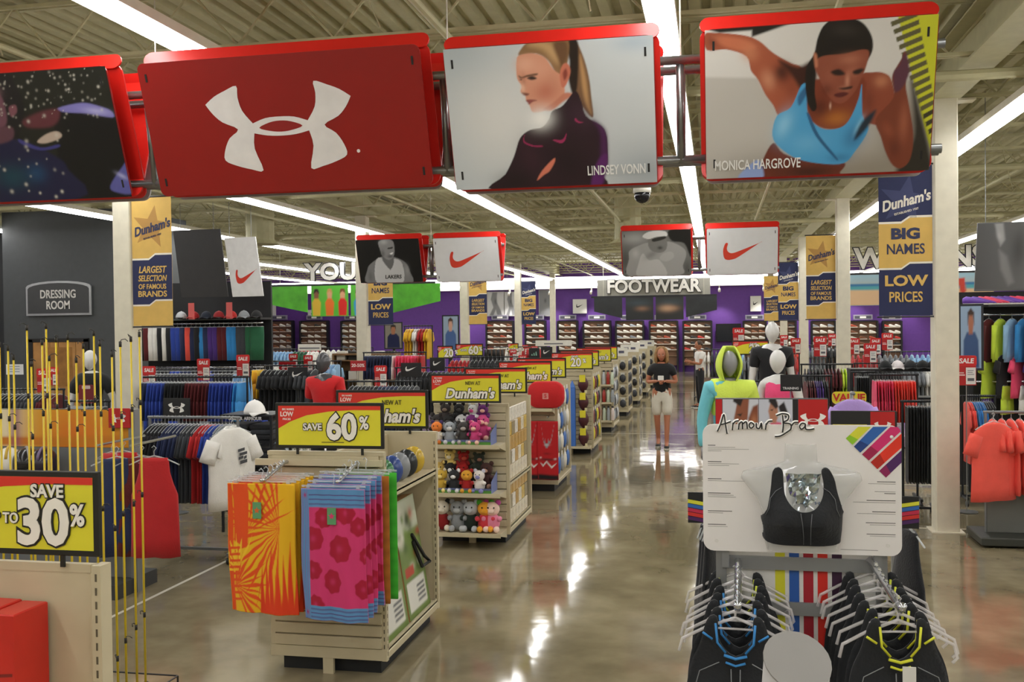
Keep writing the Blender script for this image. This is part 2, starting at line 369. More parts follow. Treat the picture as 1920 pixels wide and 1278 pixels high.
# ================================================================ hanging picture signs
RED = M('#d8241c', .35, amt=.04); STEEL = M('#8f9190', .3, metal=.8)
def sign_box(name, label, w, x, y, z, art, group, back='#921210', hgt=.83, tilt=19.0):
    """V-shaped pair of tilted red panels on a pipe frame, front picture standing off its red backing; origin = centre of top front edge"""
    t = thing(name, label, 'sign', (x, y, z), group=group)
    ty = R(tilt)
    for side in (0, 1):
        rot = (ty, 0, 0) if side == 0 else (ty, 0, math.pi)
        oy = .0 if side == 0 else .74
        b = B(); b.prism(rrect(-w / 2 - .025, w / 2 + .025, -hgt - .035, 0.0, .06), .13, .142)
        o = b.build('backing_panel', RED, t, (0, oy, 0), rot)
        b = B(); rr = rrect(-w / 2 - .025, w / 2 + .025, -.03, .07, .05); b.prism(rr, 0, .012)
        b.build('backing_flange', RED, o, (0, .128, 0), (R(-38), 0, 0))
        if side == 0:
            b = B(); b.prism(rrect(-w / 2, w / 2, -hgt, 0, .045), 0, .012); pn = b.build('picture_panel', M(back, .35, amt=.03), t, (0, 0, 0), rot)
            art(pn, w, hgt)
            for sx in (-1, 1):
                for sz in (-.09, -hgt + .09):
                    b = B(); b.box(-.006, .006, -.003, 0, -.025, .025); b.build('fixing_slot', M('#1b1b1b', .5), pn, (sx * (w / 2 - .05), 0, sz))
        else:
            b = B(); b.prism(rrect(-w / 2, w / 2, -hgt, 0, .045), 0, .012); b.build('picture_panel', M('#b9bbbd', .4), t, (0, oy, 0), rot)
    return t
def pipe_frame(label, x0, x1, y, zt, gaps):
    t = thing('pipe_frame', label, 'sign frame', (0, y, zt), group='pipe frames carrying the signs')
    for yy, zz in ((.26, -.12), (.5, -.12), (.36, -.68), (.44, -.68)):
        b = B(); b.sh(True).cyl((x0, yy, zz), (x1, yy, zz), .027, n=12); b.build('rail', STEEL, t)
    for g in gaps:
        for yy, y2 in ((.27, .36), (.5, .44)):
            b = B(); b.sh(True).cyl((g, yy, -.1), (g, y2, -.7), .025, n=12); b.build('post', STEEL, t)
        b = B(); b.cyl((g, .38, -.1), (g, .38, ZC - zt), .005, n=5); b.build('suspension_wire', M('#cfccc0', .4), t)
    return t
def picture(parent, w, h, nx, nz, layers, base, H=None, inset=.0):
    C = paint(w, h, nx, nz, layers, base, H)
    me = print_mesh('printed_picture', w - 2 * inset, h - 2 * inset, C)
    return put(me, 'printed_picture', parent, (-w / 2 + inset, -.0015, -h + inset))

# --- big mark panel
def art_ua(pn, w, h):
    ua(pn, -.02, -.002, -.42, .475, '#e6e2e0', '#921210', .95)
    b = B(); b.cyl((0, 0, 0), (0, -.002, 0), .011, n=10); b.build('registered_dot', M('#e6e2e0'), pn, (.46, 0, -.6))
# --- portrait of a woman in a dark plum top
def art_portrait(pn, w, h):
    z = zo(640, 0, 2.972); H = homog(z([(560, 262), (1742, 195), (1760, 1015), (622, 1045)]))
    p = lambda col, pts, s=.012, sm=True: ('p', col, z(pts), s, sm)
    bl = lambda col, c, r, ang=0, a=.6: ('b', col, z([c])[0], (r[0] / 2.972, r[1] / 2.972), ang, a)
    L = [('g', '#c3cace', '#c9cccc', z([(600, 600)])[0], z([(1740, 600)])[0]),
         bl('#e2e0dc', (880, 640), (330, 330), 0, .9), bl('#9aa1a6', (1700, 960), (260, 190), 0, .75), bl('#aeb9bf', (620, 270), (260, 170), 0, .6), bl('#a3b2bd', (1640, 230), (150, 60), 0, .7),
         p('#7b5a3e', [(1300, 215), (1345, 300), (1378, 420), (1392, 540), (1400, 648), (1350, 600), (1300, 500), (1290, 330)]),
         p('#b98d5e', [(1330, 300), (1360, 420), (1378, 560), (1390, 630), (1355, 560), (1335, 420)], .03),
         p('#241813', [(1240, 212), (1312, 212), (1320, 330), (1310, 490), (1285, 520), (1262, 420), (1270, 330)], .02),
         p('#8b6843', [(985, 300), (1005, 255), (1035, 228), (1080, 205), (1250, 205), (1265, 300), (1240, 400), (1195, 400), (1150, 330), (1080, 290)], .015),
         p('#c19a6c', [(1040, 245), (1120, 222), (1200, 260), (1220, 350), (1180, 330), (1120, 270)], .06),
         p('#6a4a30', [(1180, 235), (1250, 225), (1262, 300), (1225, 370), (1205, 320)], .04),
         # face and neck
         p('#d9987c', [(985, 300), (1060, 288), (1130, 312), (1180, 380), (1225, 420), (1240, 520), (1180, 570), (1120, 610), (1062, 615), (1045, 585), (1035, 560), (1022, 545), (1018, 520), (998, 508), (992, 495), (1000, 470), (975, 430), (970, 380), (972, 330)], .01),
         p('#c97f66', [(1120, 600), (1180, 560), (1240, 510), (1290, 520), (1230, 560), (1170, 605)], .02),
         bl('#e8b297', (1020, 350), (60, 45), 0, .7), bl('#e0a48a', (1100, 380), (60, 60), 0, .5), bl('#b8604a', (1140, 500), (80, 60), 20, .65), bl('#c98a70', (1180, 450), (40, 70), 0, .4),
         p('#6b4a38', [(982, 408), (1000, 418), (1030, 408), (1085, 400), (1085, 410), (1035, 418), (1000, 428), (985, 420)], .01),
         p('#3a2a26', [(1030, 425), (1060, 415), (1085, 428), (1055, 436)], .012), p('#4a3830', [(985, 432), (1000, 430), (1000, 438)], .01),
         bl('#a86a52', (1010, 440), (14, 40), 0, .5), p('#7a4236', [(1000, 505), (1040, 512), (1030, 522), (1010, 520)], .015), bl('#eec3aa', (1005, 480), (14, 26), 0, .7),
         p('#8d3e3a', [(1022, 548), (1050, 544), (1085, 549), (1060, 558), (1040, 572), (1032, 562)], .012),
         p('#c9745c', [(1215, 400), (1235, 350), (1262, 350), (1275, 390), (1262, 440), (1240, 478), (1222, 470)], .012), p('#8a3f33', [(1232, 400), (1250, 375), (1258, 410), (1240, 440)], .02),
         # plum top
         p('#2a1520', [(832, 1050), (900, 960), (950, 860), (985, 760), (1040, 715), (1110, 700), (1150, 655), (1170, 610), (1230, 580), (1300, 500), (1335, 560), (1360, 640), (1440, 690), (1470, 730), (1482, 800), (1478, 930), (1445, 960), (1440, 1050)], .008),
         p('#4a1c4c', [(1400, 665), (1455, 700), (1478, 760), (1478, 930), (1455, 950), (1440, 860), (1440, 740)], .05), p('#5c1f63', [(1440, 870), (1478, 860), (1470, 960), (1440, 1040), (1385, 1050), (1400, 950)], .03),
         bl('#3d2433', (1330, 640), (70, 90), 30, .7), bl('#41222f', (1040, 860), (60, 110), 15, .5), bl('#120a10', (960, 1000), (110, 60), 0, .6), bl('#160c13', (1260, 900), (90, 120), 0, .5),
         p('#a02a5a', [(1015, 735), (1010, 775), (1060, 800), (1110, 802), (1110, 808), (1055, 806), (1004, 780)], .006), p('#a02a5a', [(1170, 770), (1225, 770), (1248, 735), (1240, 775), (1215, 790)], .006), p('#a02a5a', [(1300, 650), (1320, 670), (1350, 672), (1320, 678), (1298, 665)], .006),
         p('#d77a62', [(1080, 995), (1110, 940), (1175, 875), (1180, 895), (1150, 945), (1120, 965)], .012),
         bl('#f4f1ec', (1105, 650), (72, 62), 0, 1.0)]  # last layer: whitish glare glow on the glossy panel, painted into the print
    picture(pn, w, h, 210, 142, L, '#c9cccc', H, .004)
    text(pn, 'LINDSEY VONN', .37, -.004, -.745, .078, '#e4e2de', .012, 0, .62)
# --- sprinter in a blue top
def art_sprinter(pn, w, h):
    z = zo(1280, 0, 2.972); H = homog(z([(118, 182), (1432, 72), (1388, 945), (122, 1008)]))
    p = lambda col, pts, s=.012, sm=True: ('p', col, z(pts), s, sm)
    bl = lambda col, c, r, ang=0, a=.6: ('b', col, z([c])[0], (r[0] / 2.972, r[1] / 2.972), ang, a)
    L = [p('#d8d4ce', [(100, 60), (1450, 60), (1450, 440), (100, 440)], .03, False), bl('#8f8577', (1050, 950), (500, 160), 0, .9), bl('#8a8276', (420, 960), (260, 120), 0, .6), bl('#7d7468', (1240, 700), (160, 220), 0, .9),
         p('#1c1714', [(118, 172), (620, 130), (520, 165), (380, 215), (380, 178), (200, 195)], .02, False),
         # yellow corner with black dashes
         p('#c9cb2e', [(1200, 85), (1440, 65), (1395, 840), (1330, 600), (1280, 400), (1240, 240)], .008, False), p('#2c2822', [(1275, 420), (1330, 600), (1395, 850), (1385, 960), (1200, 970), (1270, 830), (1300, 700)], .05)]
    for k in range(16):
        t = k / 15; x = 1160 + 205 * t + 30 * t; y = 120 + 640 * t; wd = 150 - 95 * t
        L.append(p('#5f5a3a' if t < .8 else '#3b3824', [(x, y), (x + wd, y - 60 * (1 - .4 * t)), (x + wd + 4, y - 34 + 22 * t), (x + 6, y + 26)], .006, False))
    L += [  # left arm (viewer), body
         p('#a5553a', [(118, 205), (180, 195), (330, 205), (420, 235), (500, 300), (600, 355), (660, 380), (690, 480), (640, 560), (540, 650), (500, 590), (455, 530), (415, 450), (375, 400), (350, 322), (240, 285), (130, 290)], .008),
         p('#c4704f', [(160, 215), (320, 225), (400, 270), (330, 290), (220, 265)], .04), bl('#d08762', (370, 300), (50, 60), 30, .6), bl('#5a2418', (560, 420), (60, 60), 0, .8), bl('#2e120d', (545, 400), (40, 45), 0, .7), bl('#d99a78', (470, 450), (40, 60), 20, .6), bl('#7d3723', (610, 500), (50, 60), 0, .6), bl('#5f2a1c', (160, 240), (40, 40), 0, .5),
         p('#3a1710', [(530, 340), (640, 375), (740, 340), (735, 520), (690, 600), (650, 500), (600, 420)], .04),
         p('#8f4630', [(990, 430), (1060, 400), (1130, 405), (1170, 450), (1200, 620), (1160, 690), (1060, 690), (1000, 640)], .01), bl('#cf8a66', (1110, 450), (45, 40), 0, .6), bl('#6a2d1e', (1040, 560), (40, 90), 0, .6),
         p('#7a3a26', [(1080, 660), (1180, 540), (1170, 430), (1195, 370), (1225, 320), (1240, 280), (1255, 330), (1250, 470), (1265, 560), (1295, 740), (1280, 880), (1230, 935), (1180, 920), (1140, 850), (1110, 760)], .01),
         bl('#b0664a', (1240, 680), (30, 120), 0, .6), p('#5b3242', [(1180, 400), (1210, 360), (1245, 290), (1270, 380), (1250, 450), (1215, 500), (1185, 500)], .02), bl('#54211a', (1190, 820), (40, 60), 0, .5), bl('#9a5138', (1150, 720), (30, 50), 30, .6),
         p('#7d3722', [(690, 480), (760, 440), (1010, 430), (1000, 600), (930, 700), (790, 720), (700, 650)], .02), bl('#c77b2f', (860, 660), (90, 50), 0, .6), bl('#4a1c11', (760, 600), (60, 60), 0, .7),
         p('#6b2f1e', [(500, 800), (560, 860), (700, 900), (900, 905), (880, 960), (840, 985), (420, 1005), (440, 900)], .012), bl('#2a100b', (700, 960), (160, 40), 0, .7),
         p('#8fa3d4', [(300, 1005), (360, 930), (420, 900), (440, 1005)], .02),
         # blue top
         p('#4c9fd0', [(660, 475), (705, 480), (690, 560), (700, 650), (760, 710), (830, 722), (900, 700), (945, 640), (985, 540), (1000, 470), (1005, 640), (1040, 720), (960, 850), (900, 910), (780, 915), (640, 890), (540, 830), (495, 760), (520, 650), (600, 600)], .008),
         bl('#8fcbe9', (560, 700), (50, 90), -20, .8), bl('#78bde3', (690, 800), (110, 60), 0, .5), bl('#2f6f9f', (960, 760), (60, 80), -30, .8), bl('#a6daf0', (985, 700), (16, 60), -25, .5), bl('#2b6794', (880, 880), (70, 30), 0, .5),
         p('#275c86', [(690, 640), (740, 760), (850, 885), (860, 878), (760, 755), (705, 640)], .008), p('#1c2c3a', [(1000, 680), (1080, 610), (1040, 700), (960, 780)], .03),
         p('#2f6590', [(640, 540), (690, 478), (700, 500), (650, 590)], .02),
         # head
         p('#160f0e', [(730, 300), (748, 220), (780, 150), (840, 105), (920, 98), (1000, 125), (1050, 190), (1062, 260), (1040, 320), (1000, 340), (760, 350), (740, 420), (735, 520), (745, 600), (720, 620), (690, 560), (680, 440), (690, 370)], .01),
         p('#8d4a36', [(750, 330), (800, 310), (900, 300), (1000, 275), (1040, 290), (1020, 380), (990, 450), (960, 510), (900, 570), (850, 570), (800, 520), (765, 450), (735, 380)], .012),
         bl('#b9745a', (930, 330), (70, 35), 0, .6), bl('#b06a52', (950, 400), (40, 40), 0, .6), bl('#a05a44', (820, 430), (40, 60), 0, .5), bl('#c98a70', (918, 450), (14, 45), 0, .8), bl('#5b2418', (800, 500), (40, 40), 0, .6), bl('#c08068', (900, 490), (30, 16), 0, .5),
         p('#241311', [(825, 400), (870, 385), (905, 410), (880, 420), (845, 418)], .02), p('#241311', [(950, 395), (990, 380), (1012, 385), (985, 410), (955, 412)], .02), p('#33160f', [(870, 492), (905, 485), (945, 478), (940, 492), (900, 500)], .015), p('#5a1f1e', [(845, 525), (895, 512), (925, 520), (890, 540), (855, 540)], .012),
         bl('#e8c0a8', (822, 590), (6, 20), 0, .7), p('#c27a5c', [(728, 300), (745, 310), (750, 370), (735, 370)], .02), bl('#3a3230', (900, 170), (80, 40), -10, .5)]
    picture(pn, w, h, 220, 150, L, '#bdb8b0', H, .004)
    text(pn, 'MONICA HARGROVE', -.32, -.004, -.755, .078, '#e4e2de', .012, 0, .64)
# --- night picture with snow
def art_snow(pn, w, h):
    z = zo(0, 100, 4.26); H = homog(z([(-980, 200), (800, 92), (1035, 1165), (-600, 1260)]))
    p = lambda col, pts, s=.012, sm=True: ('p', col, z(pts), s, sm)
    bl = lambda col, c, r, ang=0, a=.6: ('b', col, z([c])[0], (r[0] / 4.26, r[1] / 4.26), ang, a)
    L = [p('#06060a', [(510, 480), (860, 480), (1100, 1200), (600, 1200), (520, 800)], .02), p('#15163a', [(-500, 800), (0, 730), (250, 700), (520, 850), (600, 950), (660, 1200), (-700, 1300)], .03), bl('#0f4a55', (230, 1010), (130, 80), 0, .6), bl('#14507a', (390, 980), (70, 60), 0, .5),
         p('#141014', [(-300, 150), (90, 130), (190, 250), (260, 420), (250, 640), (180, 700), (-200, 700)], .02),
         p('#6d4552', [(-200, 270), (0, 240), (90, 330), (130, 430), (150, 560), (100, 620), (-30, 640), (-150, 520)], .03), p('#7a4a55', [(155, 430), (200, 410), (215, 470), (180, 510)], .02), p('#5c3a45', [(0, 640), (180, 590), (200, 700), (60, 750), (0, 745)], .03), bl('#a87a86', (30, 300), (60, 40), 0, .5), p('#1a1014', [(0, 380), (70, 400), (60, 415), (0, 415)], .02),
         p('#7a74b5', [(500, 440), (660, 400), (780, 430), (860, 470), (875, 525), (700, 490), (540, 475)], .015), bl('#b9b5dc', (760, 470), (90, 20), -10, .6),
         p('#5d2b33', [(265, 540), (380, 470), (500, 450), (510, 540), (450, 600), (300, 600)], .04), p('#b8a596', [(375, 720), (430, 660), (500, 635), (540, 665), (520, 700), (430, 735)], .015), p('#3d3b7c', [(250, 700), (400, 770), (520, 745), (520, 770), (400, 792), (270, 740)], .015),
         p('#5a5a9c', [(890, 1080), (960, 930), (990, 905), (1040, 1130), (930, 1130)], .02), bl('#c5c5e8', (960, 1000), (14, 40), 60, .6)]
    q = random.Random(5)
    for k in range(230):
        if k < 170: c = (q.uniform(-500, 800), q.uniform(110, 520)); s = q.uniform(2, 7)
        else: c = (q.uniform(-500, 620), q.uniform(500, 1200)); s = q.uniform(4, 10)
        L.append(bl('#c9c4b8', c, (s * 1.3, s * 1.3), 0, q.uniform(.4, 1)))
    picture(pn, w, h, 240, 120, L, '#191a14', H, .004)
G1 = 'big signs of the front row'
sign_box('hanging_sign', 'black night-sky photo panel with snowflakes, hung beside the plain red emblem panel', 1.83, -4.62, 5.6, 3.86, art_snow, G1)
sign_box('hanging_sign', 'plain red hanging panel with a white interlocked emblem', 1.82, -2.585, 5.6, 3.855, art_ua, G1)
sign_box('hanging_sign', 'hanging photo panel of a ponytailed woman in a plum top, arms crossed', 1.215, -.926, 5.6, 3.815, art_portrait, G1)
sign_box('hanging_sign', 'hanging photo panel of a sprinter in a blue top with yellow corner', 1.215, .563, 5.6, 3.82, art_sprinter, G1)
pipe_frame('grey steel pipe frame carrying the large red sign panels', -5.6, 1.25, 5.6, 3.85, (-3.59, -1.605, -.185))

# --- second row of signs
def art_nike(pn, w, h):
    b = B(); b.prism(rrect(-w / 2 + .004, w / 2 - .004, -h + .004, -.004, .02), -.002, 0); b.build('white_face', M('#dcdcdc', .4, amt=.02), pn)
    mark(pn, swoosh(), -.32, -.004, -.57, .62, .3, '#d5402c')
def art_basket(pn, w, h):
    z = zo(480, 400, 3.994); H = homog(z([(730, 200), (1205, 195), (1225, 505), (752, 515)]))
    p = lambda col, pts, s=.015, sm=True: ('p', col, z(pts), s, sm)
    bl = lambda col, c, r, ang=0, a=.6: ('b', col, z([c])[0], (r[0] / 3.994, r[1] / 3.994), ang, a)
    L = [p('#7e7e7e', [(810, 520), (808, 420), (840, 370), (930, 320), (1020, 325), (1100, 365), (1130, 430), (1132, 520)]), bl('#5a5a5a', (830, 470), (20, 50), 0, .6), bl('#a5a5a5', (1110, 420), (20, 40), 0, .5),
         p('#c4c4c4', [(880, 520), (875, 360), (925, 330), (985, 420), (1010, 340), (1075, 370), (1070, 520)], .01), p('#6c6c6c', [(925, 330), (985, 415), (1015, 335)], .01),
         p('#8c8c8c', [(905, 215), (960, 195), (1010, 205), (1025, 250), (1015, 320), (975, 345), (930, 315), (915, 270)]), bl('#bdbdbd', (945, 215), (30, 20), 0, .7), bl('#4a4a4a', (990, 320), (25, 12), 0, .8), p('#333333', [(975, 258), (1010, 252), (1010, 262), (978, 268)], .01), p('#e6e6e6', [(985, 300), (1012, 290), (1005, 305)], .01), bl('#4c4c4c', (935, 300), (16, 30), 0, .6)]
    picture(pn, w, h, 90, 62, L, '#161616', H, .004)
    text(pn, 'LAKERS', .04, -.004, -.72, .1, '#2a2a2a', .02, .15, .95)
def art_tennis(pn, w, h):
    z = zo(960, 400, 3.994); H = homog(z([(828, 125), (1335, 120), (1342, 450), (830, 465)]))
    p = lambda col, pts, s=.015, sm=True: ('p', col, z(pts), s, sm)
    bl = lambda col, c, r, ang=0, a=.6: ('b', col, z([c])[0], (r[0] / 3.994, r[1] / 3.994), ang, a)
    L = [bl('#a9a9a6', (920, 180), (110, 50), 0, .9), p('#1b1b1b', [(1180, 125), (1340, 120), (1340, 320), (1290, 220), (1200, 200)], .04), bl('#3a3a38', (850, 340), (40, 90), 0, .6), bl('#474745', (1310, 400), (30, 60), 0, .7),
         p('#9d9c99', [(880, 465), (880, 330), (885, 270), (960, 230), (1030, 210), (1180, 205), (1280, 250), (1305, 300), (1280, 380), (1260, 450)], .02), p('#b8b7b4', [(945, 465), (950, 370), (985, 290), (1030, 340), (1110, 340), (1160, 460)], .02), bl('#6f6e6b', (1050, 300), (60, 25), 30, .6), bl('#c9c8c5', (930, 290), (30, 40), 0, .5),
         p('#7a7976', [(1030, 190), (1060, 170), (1130, 165), (1165, 200), (1160, 260), (1120, 285), (1060, 275), (1030, 240)]), p('#d6d5d2', [(985, 165), (1040, 130), (1150, 130), (1165, 165), (1090, 170), (1030, 185)]), bl('#2a2a28', (1115, 250), (20, 14), 0, .9), p('#2c2c2a', [(1060, 185), (1150, 165), (1150, 185), (1070, 205)], .02), p('#aaa9a6', [(1110, 330), (1140, 290), (1200, 280), (1215, 320), (1160, 350)], .02)]
    picture(pn, w, h, 90, 62, L, '#70706d', H, .004)
G2 = 'smaller-looking signs of the second row'
sign_box('hanging_sign', 'black and white hanging panel of a bald basketball player in a vest', 1.22, -5.9, 17.5, 3.82, art_basket, G2)
sign_box('hanging_sign', 'white hanging panel with a red tick emblem next to the basketball player panel', 1.215, -4.42, 17.5, 3.81, art_nike, G2)
sign_box('hanging_sign', 'black and white hanging panel of a shouting player in a cap', 1.2, -.995, 17.5, 3.835, art_tennis, G2)
sign_box('hanging_sign', 'white hanging panel with a red tick emblem next to the capped player panel', 1.2, .47, 17.5, 3.83, art_nike, G2)
pipe_frame('thin grey pipe frame between the basketball and white tick panels', -6.5, -3.8, 17.5, 3.82, (-5.16,))
pipe_frame('thin grey pipe frame between the capped player and white tick panels', -1.6, 1.1, 17.5, 3.83, (-.26,))

# ================================================================ column banners
GOLD, NAVY, CRM = '#d9b25e', '#232a52', '#efe9dc'
def star(cx, cz, r, a0=90):
    return [(cx + (r if k % 2 == 0 else r * .42) * math.cos(R(a0 + 36 * k)), cz + (r if k % 2 == 0 else r * .42) * math.sin(R(a0 + 36 * k))) for k in range(10)]
def wave(z, w): return [(0, z), (w * .42, z), (w * .58, z + .06), (w, z + .06)]
def banner(kind, scheme):
    w, h = .53, 1.56; bg, mid, low = scheme
    t = thing('column_banner', '', 'banner'); b = B()
    b.box(0, w, 0, .004, 0, h); b.build('cloth', M(bg, .7), t)
    s = B(); s.flat(star(w * .5, h - .36, .27, 80), -.001); s.build('star_print', M('#b58a48' if bg == GOLD else '#3a4068', .7), t)
    text(t, "Dunham's", w * .5, -.003, h - .37, .15, NAVY if bg == GOLD else '#e8e2d4', .03, .35, .82, R(14), 'script_lettering')
    text(t, 'ESTABLISHED 1937', w * .52, -.003, h - .475, .03, NAVY if bg == GOLD else '#e8e2d4', .02, 0, 1, R(14))
    def band(z0, z1, col, end):
        lo = wave(z0, w) if end else [(0, z0), (w, z0)]; hi = wave(z1, w)
        k = B(); k.flat([(x, z - .02) for x, z in lo] + [(x, z + .022) for x, z in reversed(hi)], -.001); k.build('cream_band', M(CRM, .7), t)
        k = B(); k.flat(lo + list(reversed(hi)), -.002); k.build('colour_band', M(col, .7), t)
    if kind == 'L':
        band(.26, .8, mid, True)
        for s_, z, sz, sx, sh in (('LARGEST', .68, .115, .78, .2), ('SELECTION', .575, .1, .74, .2), ('OF FAMOUS', .475, .085, .8, 0), ('BRANDS', .385, .1, 1.02, 0)): text(t, s_, w * .5, -.004, z, sz, GOLD, .02, sh, sx)
    else:
        band(.5, .96, mid, True)
        k = B(); k.flat([(0, 0), (w, 0)] + [(x, z - .03) for x, z in reversed(wave(.5, w))], -.0015); k.build('colour_band', M(low, .7), t)
        text(t, 'BIG', w * .5, -.004, .85, .15, NAVY, .05, 0, 1.25); text(t, 'NAMES', w * .5, -.004, .69, .15, NAVY, .015, 0, .8)
        text(t, 'LOW', w * .5, -.004, .36, .15, GOLD, .035, 0, 1.2); text(t, 'PRICES', w * .5, -.004, .19, .15, GOLD, .015, 0, .74)
    for z in (-.012, h + .012):
        k = B(); k.cyl((-.02, .002, z), (w + .01, .002, z), .01, n=6); k.build('rod', M('#2a2a2e', .4), t)
    return t
bl_, bs_ = banner('L', (GOLD, NAVY, NAVY)), banner('B', (NAVY, GOLD, NAVY)); bg_ = banner('L', (GOLD, NAVY, NAVY))
for proto, spots in ((bl_, [(-6.975, 11.02, 'gold banner with navy band of lettering, on the column by the dressing room'), (1.69, 19.5, 'gold banner with navy band of lettering, on the column beyond the navy banner'), (-6.97, 28, 'small-looking gold and navy banner in front of the photo murals of the purple wall')]),
                     (bs_, [(1.69, 11.02, 'navy and gold banner with big block lettering, on the bare column'), (-6.97, 19.45, 'gold and navy low prices banner under the basketball player panel'), (1.69, 28, 'navy and gold block-lettered banner beside the gold column banner'), (-6.97, 36, 'small-looking navy and gold banner next to the purple wall photo mural')]),
                     (bg_, [(1.69, 36, 'gold and navy banner showing next to the tee shirt mannequin head')])):
    tr_ = tree(proto)
    for i, (x, y, lab) in enumerate(spots):
        o = proto if i == 0 else copy_tree(None, None, tr_); o.location = (x, y, 2.26); tag(o, lab, 'banner', 'banners on the columns')
# ================================================================ merchandise stands along the aisle
BEIGE = M('#c3b798', .5, amt=.04); BEIGE_D = M('#a99d80', .5, amt=.04); KICK = M('#17191c', .6); CHROME = M('#c9ccd0', .18, metal=.9); SLOTC = M('#5a5240', .6)
GX0, GX1, GH = -2.835, -2.05, 1.41
up_b = B(); up_b.box(-.016, .016, -.02, .02, .095, GH); UPR = up_b.mesh('upright', BEIGE)
sb = B(); sb.box(-.0035, .0035, -.001, 0, -.013, .013); SLOT = sb.mesh('slot', SLOTC)
def slat_me(w, h): return B().bevbox(-w / 2, w / 2, -.012, .004, .004, h - .004, .004).mesh('slat', BEIGE)
SLAT = slat_me(.72, .076)
def stand(name, label, y, depth=1.23, slats=True, slots=True, wings=True):
    """free-standing two-sided stand: end frames at the front and back, shelves between them; origin front middle on the floor"""
    t = thing(name, label, 'display stand', ((GX0 + GX1) / 2, y, 0), group='merchandise stands along the aisle')
    w = GX1 - GX0; h = w / 2
    b = B(); b.box(-h + .06, h - .06, .06, depth - .06, 0, .1); b.build('kick_base', KICK, t)
    b = B(); b.bevbox(-h, h, 0, depth, .1, .15, .006); b.build('base_deck', BEIGE, t)
    b = B(); b.box(-h, h, -.006, .0, .1, .17); b.box(-.035, .035, -.008, .02, .0, .1); b.build('base_front', BEIGE, t)
    for yy, nm in ((.02, 'front_panel'), (depth - .02, 'rear_panel')):
        b = B(); b.box(-h + .02, h - .02, yy - .012, yy + .012, .15, GH - .01); b.build(nm, BEIGE_D if slats and yy < .1 else BEIGE, t)
        for sx in (-1, 1):
            u = put(UPR, 'upright', t, (sx * (h - .016), yy, 0))
            if slots and sx > 0:
                for k in range(26): put(SLOT, 'slot', u, (0, -.02, .14 + k * .048)); 
            if slots and yy < .1 and sx > 0:
                for k in range(26): put(SLOT, 'slot', u, (.0165, 0, .14 + k * .048), (0, 0, math.pi / 2))
    b = B(); b.box(-h, h, -.012, .03, GH - .012, GH + .012); b.build('top_rail', BEIGE, t); b = B(); b.box(-h, h, depth - .03, depth + .012, GH - .012, GH + .012); b.build('top_rail', BEIGE, t)
    b = B(); b.box(-.012, .012, .03, depth - .03, .15, GH - .01); b.build('centre_panel', BEIGE, t)
    if slats:
        for k in range(16): put(SLAT, 'slat', t, (0, 0, .17 + k * .077))
    return t
def side_shelf(t, z, depth=1.23, d=.385):
    b = B(); b.box(.012, d, .04, depth - .04, z - .012, z); b.box(d - .012, d, .04, depth - .04, z - .035, z + .012); return b.build('side_shelf', BEIGE, t)
def front_shelf(t, z, d=.27, w=.72):
    b = B(); b.box(-w / 2, w / 2, -d, 0, z - .02, z); b.box(-w / 2, w / 2, -d - .012, -d, z - .034, z + .006)
    for s in (-1, 1): b.add([(s * w / 2, -d, z - .02), (s * w / 2, 0, z - .02), (s * w / 2, 0, z - .09), (s * w / 2 - s * .006, -d, z - .02), (s * w / 2 - s * .006, 0, z - .02), (s * w / 2 - s * .006, 0, z - .09)], [(0, 1, 2), (3, 5, 4), (0, 2, 5, 3)])
    return b.build('front_shelf', BEIGE, t)
